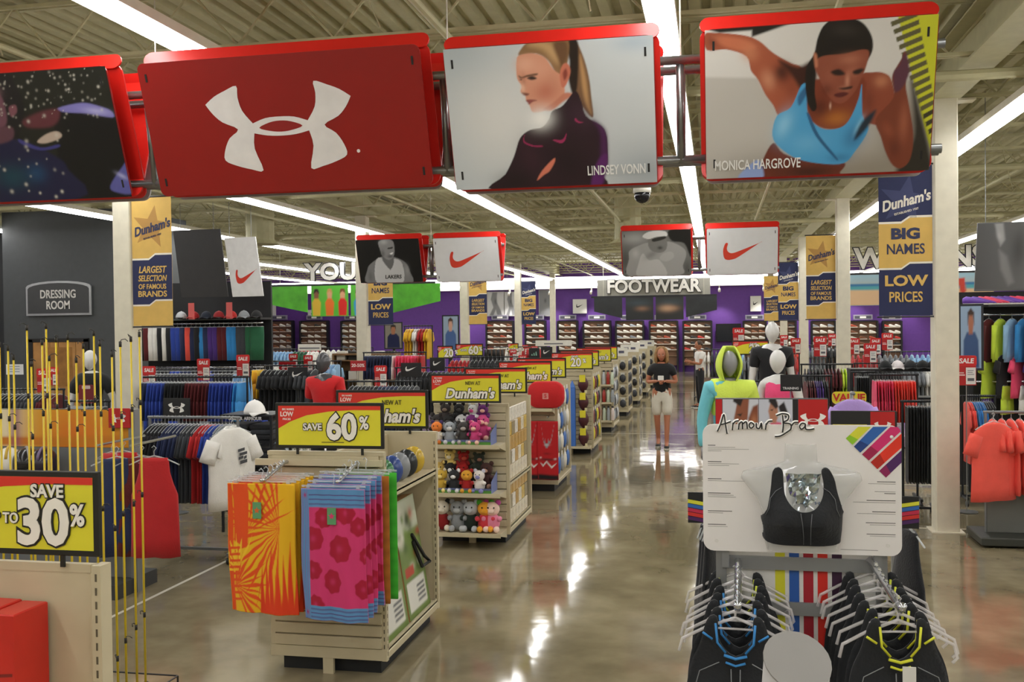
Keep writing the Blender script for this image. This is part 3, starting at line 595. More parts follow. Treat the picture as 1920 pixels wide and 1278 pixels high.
# sale signs on top of the stands
SIGN_W, SIGN_H = .725, .29
def sale_sign(kind, label, x, y, z=GH + .035, w=SIGN_W, h=SIGN_H):
    t = thing('promotion_sign', label, 'sign', (x, y, z), group='yellow promotion signs on the stands')
    b = B(); b.bevbox(-w / 2, w / 2, -.008, .008, 0, h, .003); b.build('frame', M('#16160f', .5), t)
    for s in (-1, 1): k = B(); k.box(-.008, .008, -.004, .004, -.04, .004); k.build('stem', M('#16160f', .5), t, (s * w * .3, 0, 0))
    m = .02; x0, x1, z0, z1 = -w / 2 + m, w / 2 - m, m, h - m
    b = B(); b.flat([(x0, z0), (x1, z0), (x1, z1), (x0, z1)], -.0085); b.build('yellow_field', M('#dfd62e', .5, amt=.03), t)
    iw, ih = x1 - x0, z1 - z0
    b = B(); b.flat([(x0, z0 + .42 * ih), (x0 + .12 * iw, z0 + .6 * ih), (x0 + .28 * iw, z0 + .76 * ih), (x0 + .5 * iw, z0 + .86 * ih), (x0 + .75 * iw, z0 + .9 * ih), (x1, z0 + .9 * ih), (x1, z1), (x0, z1)], -.0095); b.build('red_field', M('#d8301f', .5, amt=.03), t)
    q = -.0115; k = h / .29
    if kind != '30':
        text(t, 'BIG NAMES', x0 + .1 * iw, q, z0 + .91 * ih, .018 * k, '#f3e3dc', .01, 0, .9); text(t, 'LOW', x0 + .085 * iw, q, z0 + .785 * ih, .042 * k, '#f3e3dc', .02, 0, .9); text(t, 'PRICES', x0 + .085 * iw, q, z0 + .66 * ih, .018 * k, '#f3e3dc', .01)
    if kind == 'new':
        text(t, 'NEW AT', .08, q, z0 + .7 * ih, .05, '#4a4416', .012, 0, .8)
        text(t, "Dunham's", .045, q, z0 + .28 * ih, .135, '#efeadf', .035, .25, .92, outline='#1c1a12', ow=.05)
    elif kind == '60':
        text(t, 'SAVE', -.11, q, z0 + .46 * ih, .06, '#efeadf', .03, 0, .95, outline='#1c1a12', ow=.06)
        text(t, '60', .085, q, z0 + .44 * ih, .225, '#efeadf', .035, 0, .9, outline='#1c1a12', ow=.035); text(t, '%', .235, q, z0 + .56 * ih, .11, '#efeadf', .03, 0, .8, outline='#1c1a12', ow=.05)
        b = B(); b.flat([(-.05, z0 + .07 * ih), (.1, z0 + .07 * ih), (.1, z0 + .09 * ih), (-.05, z0 + .09 * ih)], q); b.build('fine_print', M('#6a621e', .5), t)
    elif kind == '20':
        text(t, 'SAVE', .05, q, z0 + .8 * ih, .05, '#efeadf', .03, outline='#1c1a12', ow=.06)
        text(t, '20', .07, q, z0 + .38 * ih, .2, '#efeadf', .03, 0, .9, outline='#1c1a12', ow=.035); text(t, '%', .215, q, z0 + .5 * ih, .1, '#efeadf', .03, 0, .8, outline='#1c1a12', ow=.05)
    elif kind == '30':
        text(t, 'SAVE', .17, q, z0 + .8 * ih, .06, '#efeadf', .03, 0, .95, outline='#1c1a12', ow=.06); text(t, 'UP TO', -.005, q, z0 + .42 * ih, .05, '#efeadf', .02, 0, .85, outline='#1c1a12', ow=.06)
        text(t, '30', .15, q, z0 + .35 * ih, .215, '#efeadf', .035, 0, .95, outline='#1c1a12', ow=.035); text(t, '%', .285, q, z0 + .47 * ih, .1, '#efeadf', .03, 0, .8, outline='#1c1a12', ow=.05)
    return t
GXC = (GX0 + GX1) / 2
# ---- stand 1: beach towels
g1 = stand('towel_stand', 'beige slatwall stand with beach towels hanging on its front', 5.97)
sale_sign('60', 'yellow and red sale sign reading save 60 percent above the beach towels', -2.4, 5.94)
sale_sign('new', 'yellow and red new arrivals sign behind the save 60 percent sign', -2.47, 7.16)
side_shelf(g1, 1.14); side_shelf(g1, .16)
def towel_paint(kind):
    q = random.Random(3); L = []
    if kind == 'palm':
        base = '#e8b31c'; L.append(('p', '#e2501a', [(0, 0), (.09, 0), (.07, 1), (0, 1)], .01, False)); L.append(('p', '#e2501a', [(.09, .55), (.3, .5), (.3, 1), (.09, 1)], .01, False))
        def fan(cx, cz, a0, a1, n, r, col):
            for k in range(n):
                a = R(a0 + (a1 - a0) * k / (n - 1)); wd = .016 + .012 * (k % 2); rr = r * q.uniform(.75, 1.1)
                c, s = math.cos(a), math.sin(a); L.append(('p', col, [(cx, cz), (cx + .55 * rr * c - wd * s, cz + .4 * rr * s + wd * c * .6), (cx + rr * c, cz + .75 * rr * s), (cx + .55 * rr * c + wd * s, cz + .4 * rr * s - wd * c * .6)], .006, False))
        fan(.78, .66, 95, 265, 17, .95, '#e2501a'); fan(.3, .62, 20, 160, 11, .7, '#e2501a'); fan(.1, .2, -60, 80, 12, .5, '#e2501a'); fan(.15, .32, 60, 180, 8, .4, '#f0c22a')
        for k in range(7): x = .5 + .08 * k; L.append(('p', '#dd3d16', [(x - .05, 0), (x + .05, 0), (x + .012, .36 + .1 * (k % 3))], .01, False))
        for k in range(9): z = .08 + .05 * k; L.append(('p', '#e2501a', [(.02, z), (.2, z + .01), (.2, z + .03), (.02, z + .02)], .006, False))
    else:
        base = '#d0386f'
        def flower(cx, cz, r):
            pts = []
            for k in range(32):
                a = 2 * math.pi * k / 32; rr = r * (1 + .07 * math.cos(7 * a)); pts.append((cx + rr * math.cos(a), cz + rr * .6 * math.sin(a)))
            L.append(('p', '#a81433', pts, .008, False)); L.append(('b', '#d0386f', (cx, cz), (r * .3, r * .3), 0, .6))
        for c in ((.62, .55, .17), (.5, .3, .15), (.2, .62, .15), (.2, .38, .12), (.95, .25, .12), (.35, .78, .13), (.9, .72, .12), (.7, .82, .14), (.22, .12, .12), (1.0, .5, .1)): flower(*c)
        blu = '#5b8fbe'
        for pts in ([(0, 0), (.14, 0), (.14, 1), (0, 1)], [(0, 0), (1, 0), (1, .11), (0, .11)], [(0, .86), (1, .86), (1, 1), (0, 1)]): L.append(('p', blu, pts, .005, False))
        for z in (.02, .05, .08, .88, .915, .95): L.append(('p', '#55356f', [(.14, z), (1, z), (1, z + .007), (.14, z + .007)], .004, False))
        for x in (.02, .06, .1): L.append(('p', '#7f6aa5', [(x, .0), (x + .012, 0), (x + .012, 1), (x, 1)], .005, False))
        for z in (.05, .95): L.append(('b', '#a81457', (.07, z), (.03, .03), 0, 1))
    return paint(.46, .78, 90, 150, L, base)
def sheet(w, h, C, seed, drape=.014):
    q = random.Random(seed); ph = q.uniform(0, 6)
    def f(x, z):
        u = x / w; k = (1 - z / h)
        return (x + .006 * math.sin(9 * z + ph) * k, .011 * math.sin(u * 13 + ph) * k * 1.2 + drape * math.sin(u * 5 + ph) * k + .003 * math.sin(31 * u + 8 * z), z - .012 * u * k)
    return print_mesh('towel', w, h, C, DYED, f)
palm, flor = towel_paint('palm'), towel_paint('flor')
clip = B(); clip.sh(True).tube([(.0, 0, .012), (.46, 0, .012)], .007, 6); clip.sh(False)
for s in (.05, .41): clip.box(s - .012, s + .012, -.012, .012, -.03, .02)
clip.sh(True).tube([(.23, 0, .012), (.23, 0, .05), (.24, -.0, .075), (.225, 0, .09), (.21, 0, .078)], .004, 5)
CLIPH = clip.mesh('clip_hanger', M('#d5dade', .15, 'clear'))
def towel(C, name, label, x, y, z, seed, group, flat=None, tagc=None, tw_=.46):
    me = sheet(tw_, .78, C, seed) if flat is None else None
    if me is None: me = print_mesh('towel', tw_, .78, paint(tw_, .78, 12, 20, [('p', flat[1], [(0, .1 * k), (1, .1 * k), (1, .1 * k + .04), (0, .1 * k + .04)], .02, False) for k in range(10)], flat[0]), DYED, lambda x, z: (x, .008 * math.sin(14 * x + seed), z))
    o = put(me, name, None, (x, y, z)); sd = o.modifiers.new('thick', 'SOLIDIFY'); sd.thickness = .016; sd.offset = 1
    tag(o, label, 'towel', group); put(CLIPH, 'clip_hanger', o, (0, .008, .78), scale=(tw_ / .46, 1, 1))
    if tagc:
        b = B(); b.box(0, .055, -.002, 0, 0, .1); k = b.build('price_tag', M('#5f9a6a', .5), o, (.17, -.022, .57)); b = B(); b.flat(star(.0275, .05, .022), -.003); b.build('tag_print', M(tagc, .5), k)
    return o
for i in range(5):
    towel(palm, 'beach_towel', 'orange and yellow palm leaf beach towel, ' + ('frontmost on its arm' if i == 0 else 'hanging behind the front palm towel'), -2.925 + .006 * i, 5.6 + .055 * i, .49 + .004 * i, 3 + i, 'palm beach towels', tagc='#d8662a' if i == 0 else None, tw_=.44)
for i in range(4):
    towel(flor, 'beach_towel', 'pink flower beach towel with blue border, ' + ('frontmost on its arm' if i == 0 else 'hanging behind the front pink towel'), -2.43 + .016 * i, 5.56 + .055 * i, .475 + .02 * i, 13 + i, 'flower beach towels', tagc='#d8386f' if i == 0 else None, tw_=.4)
towel(None, 'beach_towel', 'brown and orange patterned beach towel behind the pink ones', -2.36, 5.79, .52, 1, 'flower beach towels', ('#a8641c', '#7c4412'), tw_=.4)
towel(None, 'beach_towel', 'bright green beach towel hanging behind the brown patterned towel', -2.335, 5.86, .53, 2, 'flower beach towels', ('#3fae2c', '#2b8a20'), tw_=.4)
for ax in (-.24, .24):
    b = B(); b.sh(True).tube([(ax, 0, 1.36), (ax, -.08, 1.36), (ax, -.38, 1.29), (ax, -.42, 1.3)], .011, 8)
    for k in range(6): b.ell((ax, -.1 - .05 * k, 1.368 - .0115 * k), (.008, .008, .012), 6, 4)
    b.build('waterfall_arm', CHROME, g1)
b = B(); b.box(-.46, .39, -.05, -.025, 1.335, 1.375); b.build('cross_bar', BEIGE, g1)
# goods on the side shelves of stand 1
ball_cols = [('#c8402c', '#e0c03a'), ('#3c7a4a', '#d8d4c4'), ('#3a4f8c', '#d0d0d4'), ('#8a8d90', '#c9c9c6'), ('#2f3234', '#b7b3a4'), ('#c9a83a', '#6a7a90')]
for i, (c1, c2) in enumerate(ball_cols):
    b = B(); b.sh(True).ell((0, 0, .1), (.085, .05, .1), 14, 9); o = b.build('packed_ball', M(c1, .2), None, (-2.16, 6.09 + .17 * i, 1.141))
    b = B(); b.sh(True).ell((0, 0, .1), (.07, .053, .06), 12, 8); b.build('printed_band', M(c2, .25), o)
    tag(o, 'round packaged ball in %s and %s on the top shelf beside the towels' % (('red', 'green', 'blue', 'grey', 'black', 'gold')[i], ('yellow', 'white', 'pale grey', 'pale grey', 'beige', 'blue grey')[i]), 'ball', 'round packages on the towel stand')
for i in range(2):
    L = [('p', '#c8cdb8', [(0, .72), (1, .72), (1, 1), (0, 1)], .05, False)] + [('b', c, (rnd.random(), rnd.uniform(.4, .95)), (rnd.uniform(.05, .14), rnd.uniform(.05, .1)), 0, .8) for c in ('#3f5a24', '#8aa05a', '#44502c', '#d7d2c0', '#6f8a3c', '#2d3a1c', '#b3483a', '#e8e4d8') * 3] + [('p', '#dcdad0', [(.08, .05), (.9, .05), (.9, .3), (.08, .3)], .01, False)] + [('p', '#44464c', [(.5, .1 + .04 * k), (.85, .1 + .04 * k), (.85, .115 + .04 * k), (.5, .115 + .04 * k)], .005, False) for k in range(4)] + [('p', '#b8402f', [(.12, .34), (.5, .34), (.5, .42), (.12, .42)], .01, False)]
    t = thing('game_box', 'tall green picture box leaning in the towel stand, ' + ('by the front frame' if i == 0 else 'with black carry strap'), 'box', (-2.09 - .0, 6.06 + .53 * i, .162), rot=(R(-9), 0, math.pi / 2), group='game boxes in the towel stand')
    b = B(); b.box(0, .5, 0, .09, 0, .82); b.build('carton', M('#b58a58', .7), t)
    put(print_mesh('printed_picture', .5, .82, paint(.5, .82, 30, 48, L, '#6d8442')), 'printed_picture', t, (0, -.002, 0))
    if i == 1: b = B(); b.tube([(.3, -.01, .55), (.44, -.03, .36), (.52, -.04, .3), (.36, -.03, .3), (.3, -.01, .5)], .014, 5); b.build('carry_strap', M('#121212', .6), t)

# ---- stand 2: plush toys
g2 = stand('toy_stand', 'beige stand with three shelves of plush toys', 9.83, slots=False)
sale_sign('new', 'yellow and red new arrivals sign directly above the plush toys', -2.44, 9.6)
sale_sign('new', 'yellow and red new arrivals sign above the trading card packs', -2.44, 11.0)
shz = (1.03, .55, .155)
for z in shz[:2]: front_shelf(g2, z, .3)
front_shelf(g2, shz[2], .3)
def plush(label, x, y, z, s, body, face, ear, kind=0, rz=0.0):
    t = thing('plush_toy', label, 'plush toy', (x, y, z), rz, group='plush toys on the stand'); s *= 1.32; t.scale = (s, s * .85, s)
    bm, fm, em, blk = cloth(body), cloth(face), cloth(ear), M('#111111', .3)
    B().sh(True).ell((0, 0, .36), (.3, .26, .36), 10, 7).build('body', bm, t)
    h = B().sh(True).ell((0, -.05, .86), (.3, .27, .27), 12, 8).build('head', fm if kind == 2 else bm, t)
    B().sh(True).ell((0, -.28, .8), (.14, .12, .1), 8, 6).build('muzzle', fm, h)
    for sx in (-1, 1):
        if kind == 1: B().sh(True).cyl((sx * .2, -.02, 1.05), (sx * .26, -.02, 1.3), .1, .015, n=8).build('ear', em, t)
        elif kind == 3: B().sh(True).ell((sx * .28, -.02, .9), (.07, .1, .22), 8, 6).build('ear', em, t)
        else: B().sh(True).ell((sx * .23, -.02, 1.1), (.11, .06, .11), 8, 6).build('ear', em, t)
        B().sh(True).ell((sx * .11, -.29, .93), (.03, .03, .035), 6, 5).build('eye', blk, h)
        B().sh(True).ell((sx * .3, -.14, .5), (.1, .2, .1), 8, 6).build('arm', bm, t)
        B().sh(True).ell((sx * .2, -.28, .12), (.12, .22, .12), 8, 6).build('foot', fm, t)
    return t
PL = {'top': [(-.3, '#2a2625', '#8c6a52', '#2a2625', 0, 'brown-black bear-like'), (-.18, '#1b1a1a', '#4a4a4a', '#1b1a1a', 1, 'black pointed-eared'), (-.05, '#c9c9c9', '#f0ede8', '#2a2a2a', 0, 'grey and white panda-like'), (.06, '#7a2a78', '#e8a9a0', '#7a2a78', 3, 'purple long-eared'), (.17, '#d24a86', '#efb9a8', '#6a2a70', 0, 'pink peach-faced')],
      'top2': [(-.27, '#e8e2d4', '#e07a2a', '#3a2a5a', 2, 'white orange-beaked'), (-.14, '#9aa0a6', '#d8d8d8', '#7a7f86', 3, 'silver grey floppy-eared'), (0, '#3b3735', '#a8a09a', '#3b3735', 0, 'dark mottled'), (.12, '#c93f7a', '#efc0a8', '#c93f7a', 0, 'magenta and peach')],
      'mid': [(-.3, '#d9b860', '#f0e2b0', '#b88c3a', 0, 'golden yellow'), (-.17, '#ece8e0', '#1d1d1d', '#1d1d1d', 2, 'white black-faced'), (-.05, '#b01818', '#d04a3a', '#8a1010', 0, 'red round'), (.09, '#1f2a1c', '#8c5a4a', '#1f2a1c', 1, 'black-green pointed-eared'), (.2, '#4a2c28', '#c9a08a', '#4a2c28', 0, 'brown')],
      'mid2': [(-.24, '#c9a53a', '#f2dc8a', '#c9a53a', 3, 'yellow floppy-eared'), (-.1, '#26262a', '#e6e6e6', '#e6e6e6', 0, 'black and white'), (.03, '#a81616', '#e2a12c', '#a81616', 2, 'red and amber'), (.16, '#e8e0d8', '#8a8ac0', '#c9c9d9', 0, 'white and lilac')],
      'low': [(-.25, '#8f1414', '#e6dcc8', '#1a1a1a', 2, 'cream-headed red-bodied'), (-.08, '#8d9092', '#b5b8ba', '#8d9092', 0, 'plain grey'), (.05, '#16241a', '#b8bcc0', '#b8bcc0', 2, 'silver-headed green-bodied'), (.2, '#d83a4a', '#f0a82a', '#4aa82a', 2, 'bright red, amber and green'), (.27, '#e88aa8', '#f6d8c8', '#c04a9a', 2, 'pale pink')]}
for row, (z, yo, s, rowlab_) in {'top': (1.06, -.1, .175, 'at the back of the top shelf'), 'top2': (1.035, -.24, .15, 'in front on the top shelf'), 'mid': (.575, -.1, .175, 'at the back of the middle shelf'), 'mid2': (.555, -.24, .15, 'in front on the middle shelf'), 'low': (.16, -.18, .2, 'on the bottom shelf')}.items():
    for (dx, c1, c2, c3, k, nm) in PL[row]:
        plush('%s plush toy %s' % (nm, rowlab_), GXC + dx - .02, 9.83 + yo, z, s, c1, c2, c3, k, rnd.uniform(-.25, .25))
for (dx, dz, c1, c2, nm) in ((-.24, 1.22, '#3a3230', '#8c7a6a', 'dark brown'), (-.1, 1.22, '#151515', '#3a3a3a', 'jet black'), (.05, 1.21, '#e3e3e3', '#d24a86', 'white and pink'), (.15, 1.21, '#6a2470', '#efb9a8', 'violet'), (-.2, .74, '#e8cf7a', '#f4ead0', 'pale yellow'), (-.06, .73, '#a61818', '#c8503a', 'deep red'), (.1, .72, '#2c3428', '#9a6a5a', 'dark green')):
    plush('%s plush toy lying on top of the pile' % nm, GXC + dx, 9.83 - .09, dz, .14, c1, c2, c1, 0, rnd.uniform(-.4, .4))
for z, nm in ((1.03, 'top'), (.55, 'middle')):
    t = thing('shelf_tray', 'shelf tray with blue ends and green grass print, on the %s toy shelf' % nm, 'tray', (GXC - .03, 9.83, z), group='trays holding the toys')
    b = B(); b.box(-.32, .3, -.3, -.297, .001, .035); b.build('green_lip', M('#4f8a35', .4), t)
    b = B(); b.box(-.32, .3, -.303, -.3, .035, .055); b.build('blue_lip', M('#7080b8', .3, 'clear'), t)
    b = B(); b.add([(.3, -.3, .001), (.3, -.02, .001), (.3, -.02, .2), (.3, -.3, .12), (.3, -.3, .055)], [(0, 1, 2, 3, 4)]); b.build('side_wall', M('#6f80bb', .3), t)
for z in (.62, .17): side_shelf(g2, z)
pk = B(); pk.bevbox(-.012, .012, -.075, .075, 0, .14, .004); PKM = [pk.mesh('card_pack', M(c, .35, amt=.3, scale=30)) for c in ('#d8cdb4', '#c9a83a', '#8a7a50', '#ddd6c8', '#b58c2e')]
for zb, nr, lab in ((.635, 5, 'upper'), (.182, 3, 'lower')):
    for r_ in range(nr):
        for c_ in range(6):
            o = put(PKM[(r_ * 2 + c_ * (1 if r_ % 2 else 0)) % 5], 'card_pack', None, (GX1 - .03, 9.98 + .165 * c_, zb + .148 * r_))
            tag(o, 'yellow and white card pack on the %s side shelf of the toy stand' % lab, 'card pack', lab + ' card packs of the toy stand')

# ---- stand 3: red seat cushion and throw blankets
g3 = stand('blanket_stand', 'beige stand with red throw blankets hanging below a red cushion', 12.98, slots=False)
sale_sign('new', 'yellow and red new arrivals sign just over the red cushion', -2.47, 12.93)
sale_sign('new', 'narrow-looking yellow sign on the rear of the blanket stand', -2.47, 14.2)
front_shelf(g3, 1.12, .25)
b = B(); b.sh(True); rs = []
for k in range(7):
    t_ = -1 + 2 * k / 6; e = (1 - t_ ** 4) ** .5 if abs(t_) < 1 else .25; rs.append([(x * (.85 + .15 * e), .0 + t_ * .07, z * (.85 + .15 * e) + .175 * (1 - (.85 + .15 * e))) for x, z in rrect(-.24, .24, 0, .35, .13)])
b.loft(rs, True); o = b.build('seat_cushion', cloth('#c41a1e'), None, (-2.17, 12.83, 1.125)); tag(o, 'puffy red seat cushion with a pale square logo', 'cushion')
b = B(); b.flat(rrect(-.04, .04, .12, .2, .01), -.0725); b.build('logo_patch', M('#d88a84', .7), o); text(o, 'S', 0, -.075, .16, .07, '#c41a1e', .02)
for i, x in enumerate((-2.66, -2.4, -2.16)):
    L = [('p', '#8f8f92', [(.2, .95), (.3, .7), (.36, .62), (.42, .7), (.44, .62), (.56, .62), (.58, .7), (.66, .62), (.72, .72), (.82, .95), (.7, .72), (.55, .55), (.45, .55), (.3, .72)], .012), ('b', '#c9c9cc', (.5, .6), (.12, .05), 0, .7), ('b', '#1c1c1e', (.5, .35), (.5, .06), 0, .8), ('p', '#d9d4d0', [(.1, .3), (.3, .22), (.5, .3), (.7, .2), (.95, .3), (.7, .24), (.5, .33), (.3, .26)], .008), ('p', '#121214', [(0, 0), (1, 0), (1, .08), (0, .1)], .05, False), ('b', '#e6e2de', (.15, .38), (.06, .04), 0, .8), ('b', '#e6e2de', (.85, .36), (.06, .04), 0, .8), ('b', '#5a0a10', (.5, .45), (.2, .06), 0, .6)]
    me = print_mesh('blanket', .27, .76, paint(.27, .76, 26, 60, L, '#b3161c'), DYED, lambda x_, z_: (x_, .012 * math.sin(26 * x_), z_))
    o = put(me, 'throw_blanket', None, (x - .12, 12.78 - .02 * i, .2)); m_ = o.modifiers.new('t', 'SOLIDIFY'); m_.thickness = .03; m_.offset = 1
    tag(o, 'red throw blanket with grey and black print hanging from a hook', 'blanket', 'throw blankets on the stand')
    b = B(); b.tube([(.135, .2, .83), (.135, .02, .8), (.135, -.01, .82)], .007, 6); b.build('hook', CHROME, o)

# ---- stand 4: footballs
g4 = stand('football_stand', 'beige stand with four dark footballs stacked on its front', 16.9, slots=False); front_shelf(g4, .15, .26)
sale_sign('20', 'yellow and red sign reading 20 percent, above the footballs', -2.4, 16.85)
sale_sign('new', 'narrow-looking yellow sign behind the 20 percent sign', -2.44, 18.1)
for i in range(4):
    b = B(); b.sh(True).lathe([(.01, -.15), (.05, -.11), (.085, -.04), (.09, 0), (.085, .04), (.05, .11), (.01, .15)], 14); o = b.build('football', M('#4a1a22', .5), None, (-2.2, 16.76, .3 + .3 * i))
    b = B(); b.box(-.05, .05, -.1, -.094, .04, .16); b.build('yellow_card', M('#d8cc2c', .5), o); b = B(); b.box(.03, .07, -.06, -.05, -.15, -.1); b.build('price_tag', M('#d8cfa0', .5), o)
    tag(o, 'dark maroon football with a yellow card, stacked upright on the stand', 'football', 'footballs on the stand')
b = B(); b.bevbox(-.05, .05, -.05, .05, 0, 1.0, .01); b.add([(-.05, -.05, 1.0), (.05, -.05, 1.0), (.05, .05, 1.0), (-.05, .05, 1.0), (0, 0, 1.12)], [(0, 1, 4), (1, 2, 4), (2, 3, 4), (3, 0, 4)])
o = b.build('blue_tent_box', M('#3f6fc0', .4), None, (-2.38, 16.72, .15)); tag(o, 'tall blue box beside the stacked footballs', 'box')
# ---- stand 5: tumblers and later stands
g5 = stand('bottle_stand', 'beige stand with rows of drinking bottles', 20.35, slots=False)
sale_sign('new', 'small-looking yellow sign over the drinking bottles', -2.44, 20.3); sale_sign('new', 'small-looking yellow sign behind the bottle stand sign', -2.44, 21.6)
for z in (.25, .62, .98): front_shelf(g5, z, .16)
bt = B(); bt.sh(True).lathe([(.03, 0), (.034, .01), (.034, .2), (.02, .23), (.02, .26)], 10)
for ci, c in enumerate(('#b9bec0', '#a8342c', '#c3d0b8', '#9aa0a4', '#d8c8c0')):
    me = bt.mesh('drinking_bottle', M(c, .25))
    for r_, z in enumerate((.25, .62, .98)):
        o = put(me, 'drinking_bottle', None, (-2.3 + .085 * ((ci + r_) % 5) - .1, 20.24, z)); b = B(); b.cyl((0, 0, .26), (0, 0, .29), .024, n=8); b.build('cap', M('#2b2b2b', .4), o)
        tag(o, '%s drinking bottle on the %s shelf of the bottle stand' % (('silver', 'red', 'pale green', 'steel grey', 'cream')[ci], ('bottom', 'middle', 'top')[r_]), 'bottle')
for k, (yy, lab, pr) in enumerate(((23.9, 'with black boxed gloves', '$19.99-29.99'), (27.4, 'with dark helmets', '$7.99'), (30.9, 'behind the helmet stand', '$9.99'), (34.4, 'by the shoe wall', '$5.99'))):
    g = stand('packaged_goods_stand', 'beige stand hung with dark packaged goods, ' + lab, yy, slots=False)
    t = thing('price_board', 'white price board on the stand ' + lab, 'sign', (-2.3, yy - .02, GH + .03), group='white price boards'); b = B(); b.bevbox(-.25, .25, -.006, .006, 0, .2, .003); b.build('board', M('#e3e0d6', .5), t)
    [B().flat([(x_, .07), (x_ + .13, .07), (x_ + .13, .13), (x_, .13)], -.008).build('price_print', M('#55556a', .5), t) for x_ in (-.16, .03)]
    for r_ in range(4):
        for c_ in range(4):
            z = .2 + .3 * r_; x = GX0 + .12 + .18 * c_
            b = B(); b.sh(True).ell((0, 0, .11), (.075, .05, .1), 9, 6); o = b.build('packaged_glove', M(('#17181b', '#2a2d33', '#1d1f24', '#33363c')[(r_ + c_) % 4], .4), None, (x, yy - .06, z)); b = B(); b.box(-.05, .05, -.004, .004, .18, .25); b.build('header_card', M(('#c9c6bc', '#7d8790', '#3f6a8c')[(r_ * c_) % 3], .5), o)
            tag(o, 'black packaged sports glove with header card on the stand ' + lab, 'packaged glove', 'packaged gloves ' + lab)
# side-hung goods on the aisle faces of the later stands
sg = B(); sg.sh(True).ell((0, 0, 0), (.03, .1, .12), 8, 6)
for yy, cols, nm in ((12.98, ('#3f6ab0', '#9a9ea2', '#e2ddd0'), 'blanket'), (16.9, ('#d8cc2c', '#7a2a2a', '#2a2a2a'), 'football'), (20.35, ('#c9ccd0', '#8a8f96', '#3a3d42'), 'bottle'), (23.9, ('#17181b', '#26282c', '#4a4d52'), 'glove'), (27.4, ('#1b1d20', '#30343a', '#c9c6bc'), 'helmet')):
    for r_ in range(4):
        for c_ in range(4):
            cc = cols[(r_ + c_) % 3]; o = put(sg.mesh('blister_pack', M(cc, .35)), 'blister_pack', None, (GX1 - .02, yy + .2 + .27 * c_, .33 + .29 * r_)); b = B(); b.box(-.004, .004, -.05, .05, .1, .16); b.build('header_card', M('#d8d4c8', .5), o)
            tag(o, 'rounded blister pack hanging on the aisle side of the %s stand' % nm, 'blister pack', 'blister packs of the %s stand' % nm)

# ---- stand 0, cut by the picture edge: red boxes, fishing rods behind
t = thing('box_shelf', 'beige stand with a deep shelf of red boxes under the save 30 percent sign', 'display stand', (0, 3.05, 0), group='merchandise stands along the aisle')
XR = P(198, 1050, y=3.05).x
b = B(); b.box(XR - .8, XR - .03, -.01, .012, .1, GH); b.build('front_panel', BEIGE, t)
b = B(); b.box(XR - .78, XR - .05, -.012, -.01, GH - .03, GH); b.build('panel_trim', BEIGE, t)
u = B().box(-.018, .018, -.03, .03, 0, GH).build('upright', BEIGE, t, (XR - .018, 0, 0))
for k in range(28): put(SLOT, 'slot', u, (0, -.0305, .1 + k * .047))
b = B(); b.box(XR - .8, XR, -.02, .5, 0, .1); b.build('kick_base', KICK, t)
for z, d in ((.93, .5), (.5, .5)):
    b = B(); b.box(XR - .82, XR - .06, -d, -.01, z - .02, z); b.box(XR - .07, XR - .06, -d, -.01, z - .05, z + .004); b.build('shelf', BEIGE, t)
for i, (x0, z0, dz) in enumerate(((XR - .52, .932, .37), (XR - .4, .932, .355), (XR - .3, .932, .35))):
    b = B(); b.bevbox(0, .095, -.2, -.03, 0, dz, .004); o = b.build('red_box', M('#c4261c', .35, amt=.05), None, (x0, 3.05, z0)); tag(o, 'tall red box on the deep beige shelf, ' + ('farthest from', 'second from', 'next to')[i] + ' the slotted upright', 'box', 'red boxes on the shelf')
    b = B(); b.flat([(.008, dz * .4), (.087, dz * .42), (.087, dz * .45), (.008, dz * .43)], -.2015); b.build('printed_line', M('#7a1410', .4), o)
sale_sign('30', 'yellow and red sale sign reading save up to 30 percent', P(187, 950, y=3.03).x - .3625, 3.03, 1.44)
# rods: bundle standing in a wire rack behind the stand
rod = B(); rod.sh(True).cyl((0, 0, .42), (0, 0, 2.04), .0055, .0042, n=7); ROD = rod.mesh('rod_blank', M('#d8bc2a', .3))
gr = B(); gr.sh(True).cyl((0, 0, .1), (0, 0, .44), .013, n=8); GRIP = gr.mesh('grip', M('#1a1a1a', .7))
gd = B(); gd.sh(True).cyl((0, 0, -.012), (0, 0, .012), .0062, n=7); gd.tube([(0, 0, .012), (.002, -.012, .02), (.015, -.02, .022), (.026, -.02, .012)], .0018, 5); GUIDE = gd.mesh('line_guide', M('#26221a', .5))
rl = B(); rl.sh(True).cyl((-.03, -.06, .36), (.06, -.06, .36), .035, n=12); rl.cyl((-.02, -.06, .36), (-.02, 0, .36), .01, n=6); REEL = rl.mesh('reel', M('#c4c6c6', .25, metal=.4))
q = random.Random(9)
rods = [(P(px, 1000, y=yy).x, yy, dz) for px, yy, dz in ((216, 3.75, -.02), (232, 3.86, .02), (252, 3.98, .04), (268, 4.1, .06))] + [(P(px, 900, y=yy).x, yy, q.uniform(-.06, .12)) for px, yy in ((4, 3.8), (20, 3.85), (30, 3.9), (56, 4.0), (63, 3.75), (84, 3.85), (92, 3.95), (97, 4.05), (110, 4.1), (132, 3.9), (147, 4.0), (161, 4.1), (181, 4.15), (192, 3.95))]
for i, (x, y, dz) in enumerate(rods):
    o = thing('fishing_rod', 'yellow fishing rod with black line guides, standing in the wire rack', 'fishing rod', (x, y, .1 + dz), q.uniform(-.5, .5), group='yellow fishing rods')
    put(ROD, 'rod_blank', o); put(GRIP, 'grip', o); put(REEL, 'reel', o)
    for k, z in enumerate((.75, 1.3, 1.72, 2.03)): put(GUIDE, 'line_guide', o, (0, 0, z), (0, 0, q.uniform(-1, 1)))
x0, x1 = min(r[0] for r in rods) - .02, max(r[0] for r in rods) + .012
t = thing('rod_rack', 'thin black wire rack holding the yellow fishing rods upright', 'rack', (0, 0, 0))
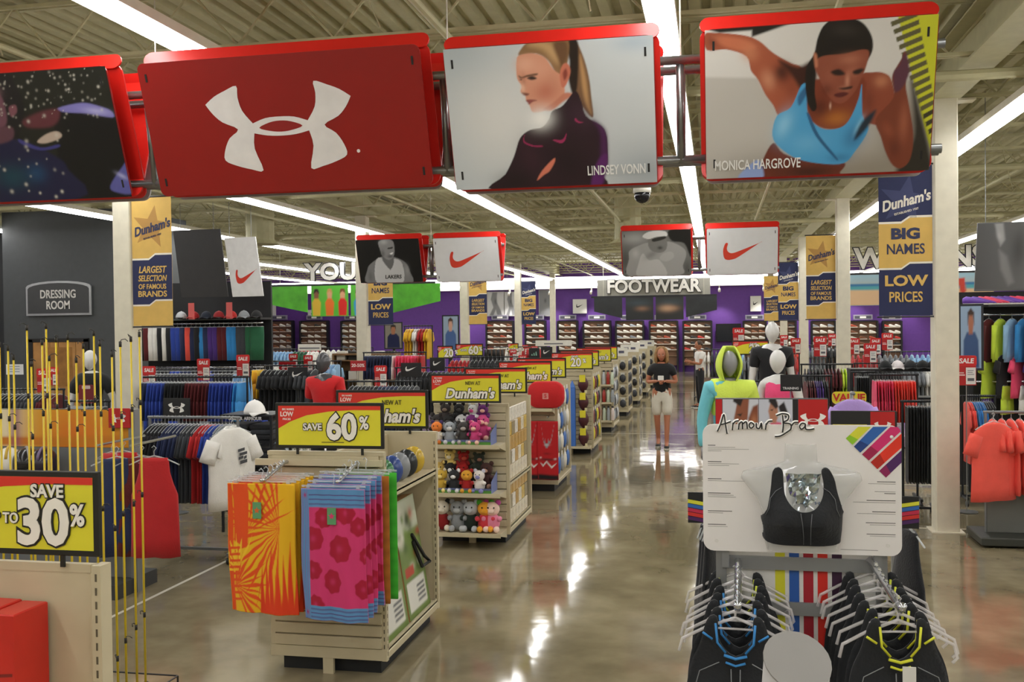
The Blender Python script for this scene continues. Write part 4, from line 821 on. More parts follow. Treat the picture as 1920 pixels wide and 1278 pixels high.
for z in (.13, .6):
    for yy in (3.7, 4.2): b = B(); b.cyl((x0, yy, z), (x1, yy, z), .004, n=5); b.build('rail', M('#1c1c1c', .4), t)
    for xx in (x0, x1): b = B(); b.cyl((xx, 3.7, z), (xx, 4.2, z), .004, n=5); b.build('end_wire', M('#1c1c1c', .4), t)
for xx in (x0, x1):
    for yy in (3.7, 4.2): b = B(); b.cyl((xx, yy, 0), (xx, yy, .6), .005, n=6); b.build('leg', M('#1c1c1c', .4), t)
b = B(); b.box(x0, x1, 3.68, 4.22, .0, .02); b.build('foot_tray', M('#2a2a2a', .5), t)
# ================================================================ garments, hangers, racks
def ring(hw, hd, z, n=16, rip=.0, ph=0.0, cx=0.0):
    return [(cx + hw * math.cos(2 * math.pi * k / n), hd * (1 + rip * math.sin(5 * 2 * math.pi * k / n + ph)) * math.sin(2 * math.pi * k / n), z) for k in range(n)]
def sleeve(b, s, x0, z0, ln, r0, r1, drop=.75):
    a = Vector((s * x0, 0, z0)); d = Vector((s * (1 - drop), 0, -drop)).normalized(); side = Vector((d.z * s, 0, -d.x * s)) * -1
    rs = []
    for k in range(4):
        t = k / 3; c = a + d * ln * t; r = r0 + (r1 - r0) * t
        rs.append([c + side * (r * math.cos(2 * math.pi * i / 8)) + Vector((0, .5 * r * math.sin(2 * math.pi * i / 8), 0)) for i in range(8)])
    b.loft(rs, True)
def tee_b(long=False, tank=False, L=.72, w=.25, d=.035):
    b = B().sh(True)
    rows = [(w * 1.02, d * 1.3, 0, .35), (w, d * 1.25, .12, .35), (w * .97, d * 1.1, .3, .25), (w * .98, d, .45, .12), (w * (.78 if tank else 1.0), d * .9, .54 if tank else .56, 0), (w * (.66 if tank else .86), d * .8, .61 if tank else .64, 0), (w * (.62 if tank else .55), d * .7, .69, 0), (w * (.58 if tank else .32), d * .55, .715, 0)]
    if tank: rows[:3] = [(w * 1.05, d * 1.5, 0, .6), (w * 1.02, d * 1.4, .14, .55), (w, d * 1.2, .32, .4)]
    b.loft([ring(hw, hd, z * L / .72 - L, 16, rp, z * 9) for hw, hd, z, rp in rows], True)
    if not tank:
        for s in (-1, 1): sleeve(b, s, w * .74, -.11, .56 if long else .2, .075, .05 if long else .085, .9 if long else .72)
    return b
def pants_b(L=.62, w=.14):
    b = B().sh(True)
    b.loft([ring(w * k, .022 + .012 * (1 - t), -L * t, 12, .35, t * 4) for t, k in ((0, .92), (.25, .95), (.6, .9), (1, .86))], True); return b
def shorts_b(L=.46, w=.2):
    b = B().sh(True); b.loft([ring(w * .75, .02, 0, 12), ring(w * .9, .028, -L * .3, 12, .3), ring(w, .034, -L * .5, 12, .4, 1)], True)
    for s in (-1, 1): b.loft([ring(w * .52, .032, -L * .48, 10, .3, s, s * w * .48), ring(w * .55, .034, -L, 10, .45, s, s * w * .52)], True)
    return b
GB = {'tee shirt': tee_b(), 'long-sleeved top': tee_b(True), 'jersey': tee_b(tank=True, L=.78, w=.19), 'pair of pants': pants_b(), 'pair of shorts': shorts_b(), 'pair of long pants': pants_b(.95, .16)}
_gm = {}
def garment_me(kind, col):
    if (kind, col) not in _gm: _gm[kind, col] = GB[kind].mesh(kind.replace(' ', '_').replace('-', '_'), cloth(col))
    return _gm[kind, col]
hb = B().sh(True); hb.tube([(-.2, 0, -.06), (-.1, 0, -.015), (0, 0, .012), (.1, 0, -.015), (.2, 0, -.06)], .006, 5); hb.tube([(0, 0, .01), (0, 0, .05), (.018, 0, .072), (0, 0, .09), (-.018, 0, .075)], .0035, 5)
HANG = hb.mesh('hanger', M('#e2e6e6', .15, 'clear'))
hb = B().sh(True); hb.tube([(-.13, 0, .004), (.13, 0, .004)], .006, 5); hb.tube([(0, 0, .004), (0, 0, .05), (.018, 0, .072), (0, 0, .09), (-.018, 0, .075)], .0035, 5); hb.sh(False)
for s in (-1, 1): hb.box(s * .1 - .012, s * .1 + .012, -.008, .008, -.03, .015)
CLIPS = hb.mesh('clip_hanger', M('#e2e6e6', .15, 'clear'))
def garment(kind, col, cname, where, loc, rz, group, scale=1.0, label=None):
    """loc = point of the rail the hanger hook hangs on"""
    o = put(garment_me(kind, col), kind.replace('pair of ', '').replace(' ', '_').replace('-', '_'), None, (loc[0], loc[1], loc[2] - .085 * scale), (0, 0, rz)); o.scale = (scale,) * 3
    tag(o, label or '%s %s hanging %s' % (cname, kind, where), 'pants' if 'pants' in kind else 'shorts' if 'shorts' in kind else 'shirt', group)
    put(CLIPS if 'pair' in kind else HANG, 'hanger', o); return o
CN = {'#17181c': 'black', '#1f2a4f': 'navy', '#24409a': 'royal blue', '#b51c20': 'red', '#5a1218': 'maroon', '#e6e4de': 'white', '#7b7f84': 'grey', '#3a3d42': 'charcoal', '#4a2a7c': 'purple', '#2f86c8': 'sky blue', '#1d5a3a': 'green', '#e0b020': 'gold', '#e8476e': 'hot pink', '#f0584a': 'coral', '#c8e040': 'lime', '#38a8b8': 'teal', '#e07a2a': 'orange', '#8fb6d8': 'pale blue', '#b89adf': 'lilac'}
BLK, NVY, ROY, RED_, MAR, WHT, GRY, CHA, PUR, SKY, GRN, GLD, PNK, COR, LIM, TEA, ORA, PBL, LIL = CN.keys()
DARKM = M('#2c2e31', .4, metal=.5); GREYM = M('#7d7f80', .4, metal=.4)
def rail_rack(label, where, x0, x1, y, z, runs, wheels=True, legs=True, dark=True, rz=0.0, depth=.5, gname=None, name='clothes_rack', scale=1.0, base=True):
    """straight rail along local x from x0 to x1; runs = [(kind,colour,count)], evenly spread; garments hang across it"""
    org = Vector(((x0 + x1) / 2, y, 0)); L = x1 - x0; t = thing(name, label, 'clothes rack', org, rz, group='clothes racks'); m = DARKM if dark else GREYM
    b = B(); b.sh(True).cyl((-L / 2, 0, z), (L / 2, 0, z), .014, n=8); b.build('rail', m, t)
    if legs:
        for s in (-1, 1):
            b = B(); b.cyl((s * (L / 2 - .02), 0, .09), (s * (L / 2 - .02), 0, z), .014, n=8); b.build('post', m, t)
            if base:
                b = B(); b.box(s * (L / 2 - .02) - .015, s * (L / 2 - .02) + .015, -depth / 2, depth / 2, .08, .11); b.build('foot_bar', m, t)
                for sy in (-1, 1):
                    b = B(); b.sh(True).cyl((-.015, 0, .035), (.015, 0, .035), .035, n=12); b.sh(False).box(-.006, .006, -.01, .01, .05, .09); b.build('caster', M('#15161a', .4), t, (s * (L / 2 - .02), sy * (depth / 2 - .03), 0))
        if base: b = B(); b.box(-L / 2, L / 2, -.015, .015, .08, .105); b.build('base_bar', m, t)
    n = sum(r[2] for r in runs); k = 0; c, s = math.cos(rz), math.sin(rz)
    for kind, col, cnt in runs:
        for _ in range(cnt):
            lx = -L / 2 + .05 + (L - .1) * (k + .5) / n; k += 1
            garment(kind, col, CN[col], where, (org.x + lx * c, org.y + lx * s, z + .013), rz + math.pi / 2 + rnd.uniform(-.05, .05), gname or 'clothes ' + where, scale).scale.y = scale * min(1.0, (L - .1) / n / .095)
    return t
# small red sale cards on stems
STEM = B().cyl((0, 0, -1), (0, 0, .02), .005, n=5).mesh('stem', M('#9a9c9c', .3, metal=.6)); FOOT = B().cyl((0, 0, 0), (0, 0, .01), .11, n=12).mesh('foot', M('#6a6c6c', .4, metal=.5))
def sale_card(label, x, y, z, s=1.0, group='small red sale cards', txt='SALE', rz=0.0):
    t = thing('sale_card', label, 'price sign', (x, y, z), rz, group=group); t.scale = (s,) * 3
    put(STEM, 'stem', t, (0, .004, 0), scale=(1, 1, (z - .01) / s)); put(FOOT, 'foot', t, (0, .004, -(z - .002) / s))
    b = B(); b.prism(rrect(-.1, .1, .2, .31, .02, 3), -.003, .003); b.build('header', M('#c81e1e', .45, amt=.03), t); b = B(); b.box(-.095, .095, -.003, .003, 0, .2); b.build('card', M('#b01a1c', .45, amt=.03), t)
    b = B(); b.flat([(-.005, .01), (.09, .01), (.09, .185), (-.005, .185)], -.004); b.build('price_label', M('#dcd9d4', .5), t)
    text(t, txt, 0, -.005, .252, .07, '#efe6e2', .03, .1, .95)
    for x0, x1, z0, h_, c_ in ((.01, .075, .045, .03, '#55555c'), (.01, .075, .11, .008, '#8a8a90'), (.01, .06, .13, .008, '#8a8a90'), (.01, .07, .15, .008, '#8a8a90'), (-.085, -.015, .1, .014, '#e2c4c0'), (-.085, -.025, .125, .01, '#e2c4c0')): k = B(); k.flat([(x0, z0), (x1, z0), (x1, z0 + h_), (x0, z0 + h_)], -.005); k.build('fine_print', M(c_, .5), t)
    return t
SC0 = None
def sale(label, px, py, y, s=1.0, rz=0.0):
    """a copy of the red sale card, its lower edge at photo point (px,py)"""
    global SC0
    p = P(px, py, y=y)
    if SC0 is None: SC0 = sale_card(label, p.x, p.y, p.z, s); SC0['_'] = 0; del SC0['_']; return SC0
    o = copy_tree(None, None, tree_sc()); o.location = p; o.scale = (s,) * 3; o.rotation_euler.z = rz
    for k in o.children:
        if k.name.startswith('stem'): k.scale.z = (p.z - .01) / s
        if k.name.startswith('foot'): k.location.z = -(p.z - .002) / s
    return tag(o, label, 'price sign', 'small red sale cards')
_sc = []
def tree_sc():
    if not _sc: _sc.append(tree(SC0))
    return _sc[0]
def brand_card(label, px0, px1, py0, py1, y, kind, back='#17181a', fg='#e6e4e0', sub=None):
    a, c = P(px0, py0, y=y), P(px1, py1, y=y); w, h = c.x - a.x, a.z - c.z
    t = thing('brand_card', label, 'sign', ((a.x + c.x) / 2, y, c.z), group='brand cards on the racks')
    b = B(); b.bevbox(-w / 2, w / 2, -.008, .008, 0, h, .003); b.build('card', M(back, .45), t); put(STEM, 'stem', t, (0, .013, 0), scale=(1, 1, c.z - .01)); put(FOOT, 'foot', t, (0, .013, -c.z + .002))
    if kind == 'ua': ua(t, 0, -.0095, h * (.62 if sub else .5), min(w * .34, h * .5), fg, back, .9)
    elif kind == 'tick': mark(t, swoosh(), -w * .28, -.0095, h * .4, w * .55, h * .32, fg)
    elif kind == 'bars':
        for k_ in range(3): b = B(); b.flat([(-w * .28 + w * .2 * k_, h * .35), (-w * .14 + w * .2 * k_, h * .35), (-w * .2 + w * .2 * k_, h * (.5 + .1 * k_)), (-w * .28 + w * .2 * k_, h * (.45 + .1 * k_))], -.0095); b.build('stripe_mark', M('#7fae9a', .5), t)
    if sub: text(t, sub, 0, -.0095, h * .17, h * .2, '#dedede', .02)
    return t
# ---------------------------------------------------------------- dressing room block
b = B(); b.box(-13.55, -11.0, 17.0, 19.4, 0, 4.52); dr = structure(b.build('wall_dressing_room', GREYWALL), 'charcoal dressing room wall with a wooden door')
b = B(); b.box(-18.5, -13.55, 17.9, 18.1, 0, 4.3); structure(b.build('wall_dressing_side', M('#26282a', .6)), 'dark recess wall beside the dressing room')
d1 = thing('door_1', 'brown wooden plank dressing room door', None, (-12.35, 17.0, 0)); d1['kind'] = 'structure'
for s in (-1, 1): b = B(); b.box(-.05, .05, -.04, .0, 0, 2.05); b.build('door_frame', M('#1c1a17', .5), d1, (s * .6, 0, 0))
b = B(); b.box(-.65, .65, -.04, 0, 2.0, 2.07); b.build('door_frame', M('#1c1a17', .5), d1)
for k in range(6): b = B(); b.bevbox(.005, .18, -.03, -.003, .01, 2.0, .006); b.build('plank', M('#a87a44', .5, amt=.2, scale=5), d1, (-.55 + .185 * k, 0, 0))
b = B(); b.box(-.3, .3, -.036, -.03, 1.15, 1.9); b.build('door_inset', M('#94672f', .5, amt=.2), d1)
b = B(); b.box(0, .38, -.006, 0, 0, .2); o = b.build('paper_notice', M('#dfe0e0', .6), None, P(12, 702, y=16.99)); tag(o, 'white paper notice taped to the charcoal dressing room wall', 'notice')
for k in range(3): c_ = B(); c_.flat([(.08, .05 + .05 * k), (.3, .05 + .05 * k), (.3, .065 + .05 * k), (.08, .065 + .05 * k)], -.007); c_.build('printed_line', M('#7d8a9a', .6), o)
a_, c_ = P(52, 592, y=16.98), P(172, 523, y=16.98); w_, h_ = c_.x - a_.x, .66
t = thing('dressing_room_sign', 'arched grey sign reading dressing room on the charcoal wall', 'sign', ((a_.x + c_.x) / 2, 16.97, a_.z))
arch = lambda w, h, i: [(-w / 2 + i, i), (w / 2 - i, i), (w / 2 - i, h * .83 - i)] + [((w / 2 - i) * math.cos(R(k * 18)), h * .83 - i + h * .17 * math.sin(R(k * 18))) for k in range(1, 10)] + [(-w / 2 + i, h * .83 - i)]
b = B(); b.prism(arch(w_, h_, 0), -.03, .0); b.build('border', M('#b4b6b6', .3, metal=.5), t); b = B(); b.prism(arch(w_, h_, .04), -.036, -.03); b.build('plate', M('#3a3b3c', .5), t)
text(t, 'DRESSING', 0, -.039, .4, .22, '#cfcdc8', .02, 0, .78); text(t, 'ROOM', 0, -.039, .19, .22, '#d6d4cf', .02, 0, .78)
# ---------------------------------------------------------------- cap and pants wall
wx0, wx1, wy = P(250, 640, y=17).x, P(487, 640, y=17).x, 17.2
t = thing('wall_fixture', 'black wall fixture with a cap shelf above a rail of pants', 'wall fixture', ((wx0 + wx1) / 2, wy, 0)); hw = (wx1 - wx0) / 2
b = B(); b.box(-hw, hw, .3, .36, 0, 3.1); b.build('back_panel', M('#1b1c1e', .6), t)
zs = P(400, 596, y=17).z
b = B(); b.box(-hw, hw, -.15, .3, zs - .04, zs); b.build('cap_shelf', M('#16171a', .35), t); b = B(); b.box(-hw, hw, -.16, -.15, zs - .03, zs - .02); b.build('shelf_edge', M('#6a7a72', .3), t)
zr = P(400, 606, y=17).z
for z_ in (zr, zr - .82, zr - 1.5): b = B(); b.sh(True).cyl((-hw, -.05, z_), (hw, -.05, z_), .014, n=8); b.build('rail', CHROME, t)
cols = [BLK, MAR, WHT, WHT, BLK, WHT, BLK, ROY, ROY, NVY, COR, NVY, BLK, SKY, NVY, PUR, PUR, MAR, MAR, SKY, SKY, CHA, CHA, GRN, GRN]
for i, c in enumerate(cols):
    x = wx0 + .12 + (wx1 - wx0 - .2) * (i + .5) / len(cols)
    garment('pair of pants', c, CN[c], 'on the wall rail under the cap shelf', (x, wy - .05 - .0 * i, zr + .013), rnd.uniform(-.35, .35) + .6, 'pants on the cap wall', 1.0)
for row, zz in ((1, zr - .82), (2, zr - 1.5)):
    for i in range(22):
        c = (BLK, BLK, GRY, BLK, CHA, BLK, ROY, NVY, BLK, ROY)[(i // 2 + row * 3) % 10]; x = wx0 + .12 + (wx1 - wx0 - .2) * (i + .5) / 22
        garment('pair of shorts', c, CN[c], 'on the %s wall rail of the cap wall' % ('middle' if row == 1 else 'lowest'), (x, wy - .05, zz + .013), .9, 'shorts on the cap wall')
def cap_b():
    b = B().sh(True); b.ell((0, 0, 0), (.09, .1, .11), 14, 6, 0.0); b.sh(False)
    return b
def cap(col, label, loc, rz, s=1.0, group='caps', bill=None):
    o = put(B().sh(True).ell((0, 0, 0), (.09, .1, .115), 14, 6, 0.0).mesh('baseball_cap', cloth(col)), 'baseball_cap', None, loc, (0, 0, rz)); o.scale = (s,) * 3
    b = B().sh(True); b.grid(lambda u, v: ((u - .5) * (.17 - .03 * v * v), -.07 - .1 * v * math.cos((u - .5) * 2.2), .012 - .03 * (2 * (u - .5)) ** 2 * v), 8, 4); br = b.build('bill', cloth(bill or col), o); br.modifiers.new('t', 'SOLIDIFY').thickness = .004
    B().sh(True).ell((0, 0, .115), (.01, .01, .006), 6, 4).build('button', cloth(col), o); return tag(o, label, 'cap', group)
for i, (c, n_) in enumerate((('#b9bcbf', 'silver grey'), ('#a8181c', 'red'), ('#1c2433', 'dark navy'), ('#8f1a1e', 'deep red and black'), ('#c8302c', 'bright red'), ('#8b8f92', 'grey'), ('#1a1a1c', 'black'))):
    p = P(340 + 23.5 * i, 592, y=16.95); cap(c, '%s ball cap on the shelf above the pants' % n_, (p.x, p.y, zs), rnd.uniform(-.2, .3), 1.15, 'caps on the cap shelf', '#141416' if i % 3 == 0 else None)
    if i in (1, 4): b = B(); b.box(-.06, .06, -.002, .002, 0, .3); o = b.build('price_tag', M('#cf5a56', .5), None, (p.x + .04, p.y - .16, zs - .02)); tag(o, 'red and white hang tag on the cap shelf by the %s cap' % n_, 'price tag')
# leaning header panels over the cap wall
def lean_panel(label, quad, y, fill, art=None, rz=0.0, tilt=12):
    a, c = P(*quad[0], y=y), P(*quad[1], y=y); bt_ = P(*quad[2], y=y); w, h = (c - a).length, a.z - bt_.z
    t = thing('hanging_header_sign', label, 'sign', ((a.x + c.x) / 2, y, a.z), rot=(R(tilt), 0, rz), group='header panels'); b = B(); b.bevbox(-w / 2, w / 2, 0, .02, -h / math.cos(R(tilt)), 0, .003); b.build('panel', fill, t)
    c0 = math.cos(R(tilt)); s0 = math.sin(R(tilt)); hz = ZC - a.z
    for sx in (-.35, .35): k = B(); k.cyl((sx * w, .01, -.05), (sx * w, hz * s0 + .01, hz * c0), .005, n=5); k.build('suspension_wire', GREYM, t)
    if art: art(t, w, h)
    return t
lean_panel('blank charcoal header panel beside the white tick panel above the caps', ((325, 432), (412, 447), (330, 557)), 16.4, M('#38383a', .5))
lean_panel('white upright header panel with a red tick emblem above the caps', ((418, 446), (481, 452), (408, 556)), 16.0, M('#e2e2e2', .5), lambda t, w, h: mark(t, swoosh(), -w * .3, -.002, -h * .8, w * .68, h * .24, '#d53a28'), rz=R(-8))
# ---------------------------------------------------------------- racks of the left department
W = lambda px, y, py=640: P(px, py, y=y).x
rail_rack('rolling rack of tee shirts with black casters standing by the pale floor line', 'on the rolling rack by the pale floor line', W(275, 8.8), W(447, 8.8), 8.8, 1.36, [('tee shirt', BLK, 5), ('tee shirt', NVY, 5), ('tee shirt', CHA, 4), ('tee shirt', RED_, 3), ('tee shirt', ROY, 2), ('tee shirt', GRY, 2), ('tee shirt', WHT, 2)], dark=False)
# the front white tee of that rack shows its print: turned to the aisle
wt = garment('tee shirt', WHT, 'white', '', (W(437, 8.72), 8.66, 1.37), R(62), 'clothes on the rolling rack by the pale floor line', 1.06, 'white tee shirt with small dark chest print at the end of the rolling rack')
for k_, (x_, z_, w2, h2) in enumerate(((.03, -.22, .07, .025), (.045, -.255, .08, .025), (.035, -.29, .05, .025), (.05, -.33, .075, .03), (.09, -.29, .03, .025))): b = B(); b.flat([(x_, z_), (x_ + w2, z_ + .012), (x_ + w2, z_ + h2 + .012), (x_, z_ + h2)], -.05); b.build('chest_print', M('#4a4c50', .8), wt)
rail_rack('long rack of blue and maroon shorts behind the rolling rack', 'on the long rack behind the rolling rack', W(258, 11.3), W(465, 11.3), 11.3, 1.62, [('pair of shorts', NVY, 3), ('pair of shorts', ROY, 5), ('pair of shorts', BLK, 6), ('pair of shorts', MAR, 7), ('pair of shorts', ROY, 7), ('pair of shorts', SKY, 2)], base=True)
rail_rack('rack of black and blue shorts nearer the cap wall', 'on the rack nearer the cap wall', W(262, 13.4), W(470, 13.4), 13.4, 1.62, [('pair of shorts', GRY, 3), ('pair of shorts', BLK, 9), ('pair of shorts', CHA, 3), ('pair of shorts', ROY, 4), ('pair of shorts', BLK, 5), ('pair of shorts', PBL, 3)])
brand_card('black card with a white interlocked emblem on the shorts rack', 307, 357, 746, 781, 10.9, 'ua')
sale('red sale card next to the cream column with the gold banner', 280, 728, 12.5); sale('red sale card over the black shorts', 382, 713, 13.0); sale('red sale card over the royal blue shorts', 456, 706, 13.0); sale('red sale card in front of the dressing room door', 82, 735, 11.5)
sale('red sale card behind the door-side sale card', 100, 722, 13.5, .9)
sale('red sale card hung by the red shirt mannequin', 625, 752, 12.4, 1.05)
# end shelf with white cap and dark stacks
t = thing('shelf_unit', 'dark shelf unit with folded black clothes under a white cap', 'shelf unit', (W(478, 10.2), 10.2, 0)); 
for z in (.25, .5, .75, 1.0, 1.28): b = B(); b.box(-.3, .3, -.25, .25, z - .02, z); b.build('shelf', DARKM, t)
for s in (-1, 1):
    for sy in (-1, 1): b = B(); b.box(-.012, .012, -.012, .012, 0, 1.28); b.build('post', DARKM, t, (s * .29, sy * .24, 0))
p = P(478, 795, y=10.1); cap('#eceae6', 'white ball cap with dark badge on the dark shelf unit', (p.x, 10.1, 1.281), .9, 1.3, 'caps on the shelf unit', '#eceae6')
b = B(); b.box(-.28, .28, -.012, .0, 1.2, 1.26); b.build('shelf_strip', M('#6d6f70', .4), t); text(t, 'UNDER ARMOUR', 0, -.27, 1.24, .05, '#c9c9c9', .02)
for z in (.25, .5, .75, 1.0):
    for k in range(2):
        for j in range(3):
            b = B(); b.bevbox(-.125, .125, -.2, .2, 0, .055, .015); o = b.build('folded_shirt', cloth('#1b1c20' if (j + k) % 2 else '#2d3036'), None, (W(478, 10.2) - .14 + .28 * k, 10.2, z + .057 * j)); tag(o, 'folded black shirt in a stack on the dark shelf unit', 'folded shirt', 'folded shirts on the dark shelf unit')
# team stand with helmets, yellow header and red jerseys
tx1 = W(250, 7.6); tx0 = tx1 - 2.1
zt_ = P(120, 766, y=7.6).z
t = thing('team_stand', 'grey two-sided stand with a yellow picture header and jerseys', 'display stand', ((tx0 + tx1) / 2, 7.6, 0)); hw = 1.05
b = B(); b.box(-hw, hw, -.03, .03, .12, zt_ - .33); b.build('panel', M('#6e7072', .5), t); b = B(); b.box(-hw, hw, -.3, .3, 0, .12); b.build('base', M('#3a3c3e', .5), t)
for s in (-1, 1): b = B(); b.box(s * hw - .03, s * hw + .03, -.05, .05, 0, zt_); b.build('post', M('#77797a', .4), t)
C = paint(2.04, .32, 70, 14, [('g', '#d8b62a', '#d89a1c', (0, .5), (1, .5)), ('b', '#e8e0c0', (.42, .7), (.1, .3), 0, .9), ('b', '#d86a1c', (.75, .1), (.2, .2), 0, .9), ('p', '#c97a1c', [(.3, 0), (.95, .05), (.95, .3), (.3, .25)], .1), ('b', '#8a4a6a', (.46, .45), (.03, .4), 0, .8), ('p', '#b8742a', [(.02, .45), (.12, .45), (.12, .8), (.02, .8)], .04)], '#d8b62a')
hp = B().box(-1.02, 1.02, -.02, .02, zt_ - .33, zt_).build('header_board', M('#4a4a44', .5), t); put(print_mesh('printed_picture', 2.04, .32, C), 'printed_picture', hp, (-1.02, -.022, zt_ - .325))
brand_card('small red card with a white interlocked emblem on the yellow header', 204, 244, 765, 802, 7.54, 'ua', '#b4161a')
b = B(); b.box(-hw, .0, -.42, -.03, zt_ - .6, zt_ - .57); b.build('helmet_shelf', M('#5c5e60', .4), t)
def helmet(label, c1, c2, x, rz):
    b = B().sh(True); b.ell((0, 0, .13), (.115, .14, .13), 16, 9, -.75); o = b.build('football_helmet', M(c1, .2), None, (x, 7.36, zt_ - .565), (0, 0, rz)); tag(o, label, 'helmet', 'helmets on the team stand')
    b = B(); b.sh(True).tube([(-.1, -.08, .09), (-.06, -.17, .08), (.06, -.17, .08), (.1, -.08, .09)], .006, 6); b.build('face_bar', M('#2a2a2a', .3), o); b = B(); b.sh(True).tube([(-.1, -.08, .05), (-.06, -.165, .04), (.06, -.165, .04), (.1, -.08, .05)], .006, 6); b.build('face_bar', M('#2a2a2a', .3), o)
    b = B(); b.sh(True).tube([(0, .141 * math.cos(R(a)) * -1, .13 + .132 * math.sin(R(a))) for a in range(20, 170, 15)], .012, 6); b.build('stripe', M(c2, .3), o)
helmet('white football helmet with gold stripe on the team stand', '#e2ded2', '#b8962a', W(18, 7.4), .5); helmet('pale gold football helmet beside the white one', '#c9b98a', '#3a3a3a', W(-22, 7.4), .2); helmet('black football helmet on the team stand', '#1c1c1f', '#8a8a8a', W(52, 7.4), .8); helmet('dark purple football helmet behind the fishing rods', '#2b2233', '#6a5a7a', W(83, 7.4), .3)
for i, (px, yy, c, nm) in enumerate(((205, 7.25, RED_, 'red'), (215, 7.12, NVY, 'navy'), (228, 7.33, RED_, 'red'), (262, 7.2, MAR, 'maroon'), (285, 7.05, RED_, 'red'))):
    garment('jersey', c, nm, '', (W(px, yy), yy, 1.3 - .02 * (i % 2)), (-.4, .3, .2, .6, .15)[i], 'jerseys on the team stand', 1.0, '%s sleeveless jersey %s' % (nm, ('at the end of the team stand', 'half hidden behind a red jersey', 'behind the navy jersey', 'hanging behind the frontmost red jersey', 'frontmost on the team stand arm')[i]))
for px in (215, 275): b = B(); b.tube([(W(px, 7.2) - (tx0 + tx1) / 2, .0, 1.32), (W(px, 7.2) - (tx0 + tx1) / 2, -.65, 1.315)], .011, 6); b.build('arm', CHROME, t)
b = B(); b.box(W(150, 7.6) - (tx0 + tx1) / 2, 1.05, -.02, .02, .15, zt_ - .35); b.build('end_panel', M('#808284', .5), t)
# dark rack behind the rods and the charcoal mannequin zone
rail_rack('rack of dark clothes in front of the dressing room wall', 'in front of the dressing room wall', W(-20, 12), W(120, 12), 12, 1.42, [('tee shirt', BLK, 8), ('tee shirt', CHA, 6), ('tee shirt', MAR, 4)])
rail_rack('low rack of grey tops beside the dark mannequin', 'beside the dark mannequin', W(120, 10.5), W(205, 10.5), 10.5, 1.38, [('tee shirt', GRY, 6), ('tee shirt', BLK, 5)])
# ---------------------------------------------------------------- middle distance, left of the stands
far = [(470, 600, 15.2, 1.6, [('pair of shorts', GLD, 2), ('tee shirt', BLK, 8), ('tee shirt', CHA, 4)], 'behind the white cap shelf'),
       (650, 790, 13.8, 1.42, [('tee shirt', BLK, 7), ('tee shirt', NVY, 5), ('tee shirt', CHA, 5)], 'behind the new arrivals sign'),
       (505, 640, 20.0, 1.5, [('tee shirt', WHT, 3), ('tee shirt', LIM, 2), ('tee shirt', BLK, 9), ('tee shirt', PBL, 3)], 'behind the red shirt mannequin'),
       (680, 800, 19.0, 1.7, [('pair of shorts', NVY, 9), ('pair of shorts', WHT, 1), ('pair of shorts', PNK, 7), ('pair of shorts', RED_, 2)], 'under the yellow shirts'),
       (740, 880, 16.5, 1.5, [('tee shirt', BLK, 10), ('tee shirt', CHA, 6)], 'beside the plain black tick cards'),
       (480, 600, 27.0, 1.6, [('tee shirt', ORA, 4), ('tee shirt', PBL, 6), ('tee shirt', GRN, 4), ('tee shirt', WHT, 3)], 'below the green sports mural'),
       (840, 985, 22.0, 1.5, [('tee shirt', RED_, 5), ('tee shirt', BLK, 8), ('tee shirt', GRY, 5)], 'past the white price strips'),
       (880, 1020, 27.5, 1.6, [('pair of shorts', BLK, 8), ('pair of shorts', WHT, 4), ('pair of shorts', RED_, 5)], 'in front of the shoe wall'),
       (560, 700, 33.0, 1.5, [('tee shirt', RED_, 4), ('tee shirt', WHT, 4), ('tee shirt', CHA, 6)], 'near the purple wall corner')]
for a, c, yy, z, runs, where in far: rail_rack('long clothes rack ' + where, where, W(a, yy), W(c, yy), yy, z, runs)
p0, p1 = P(757, 611, y=23), P(812, 611, y=23)
rail_rack('high rail of yellow, white and red shirts beside the low prices banner', 'on the high rail beside the low prices banner', p0.x, p1.x, 23, p0.z, [('tee shirt', GLD, 3), ('tee shirt', WHT, 2), ('tee shirt', RED_, 2), ('tee shirt', GLD, 2)], base=True)
for (lab, px, py, yy, s) in (('red sale card low under the purple wall, by the orange shirts', 498, 690, 20, 1), ('red sale card beside the white information strip', 550, 690, 20, 1), ('red sale card over the pale blue shirts', 578, 694, 19, 1), ('red sale card among the far shirts by the cream column', 610, 692, 19, .9), ('red sale card beside the far column foot', 714, 724, 15.5, 1.1), ('red sale card near the first white price strip', 980, 690, 21, .9), ('red sale card just beside the black tick cards', 962, 676, 24, .9), ('red sale card at the foot of the shoe wall', 1002, 668, 27, .9), ('red sale card past the yellow shirts', 985, 664, 29, .9)): sale(lab, px, py, yy, s)
for (lab, a, c, d, e, yy, k) in (('black card with white tick beside the red shirt mannequin', 540, 577, 688, 720, 15, 'tick'), ('black card with white tick near the brown cabinets', 752, 790, 680, 706, 15.8, 'tick'), ('black card with white tick over the dark shirts', 806, 834, 670, 695, 16.2, 'tick'), ('black card with white tick beside the sale cards', 1014, 1036, 650, 672, 21.5, 'tick'), ('black card with three stripes next to the tick card', 992, 1012, 652, 674, 21.5, 'bars')): brand_card(lab, a, c, d, e, yy, k)
for (lab, a, c, d, e, yy, tx) in (('dark red card reading 20 to 50 percent near the mannequin', 523, 555, 678, 697, 18.5, '20-50%'), ('dark red card reading 20 to 50 percent on the far side of the mannequin', 657, 686, 676, 695, 17.5, '20-50%')):
    k = brand_card(lab, a, c, d, e, yy, None, '#a51a20'); text(k, tx, 0, -.0095, .1, .085, '#f0dcd8', .02)
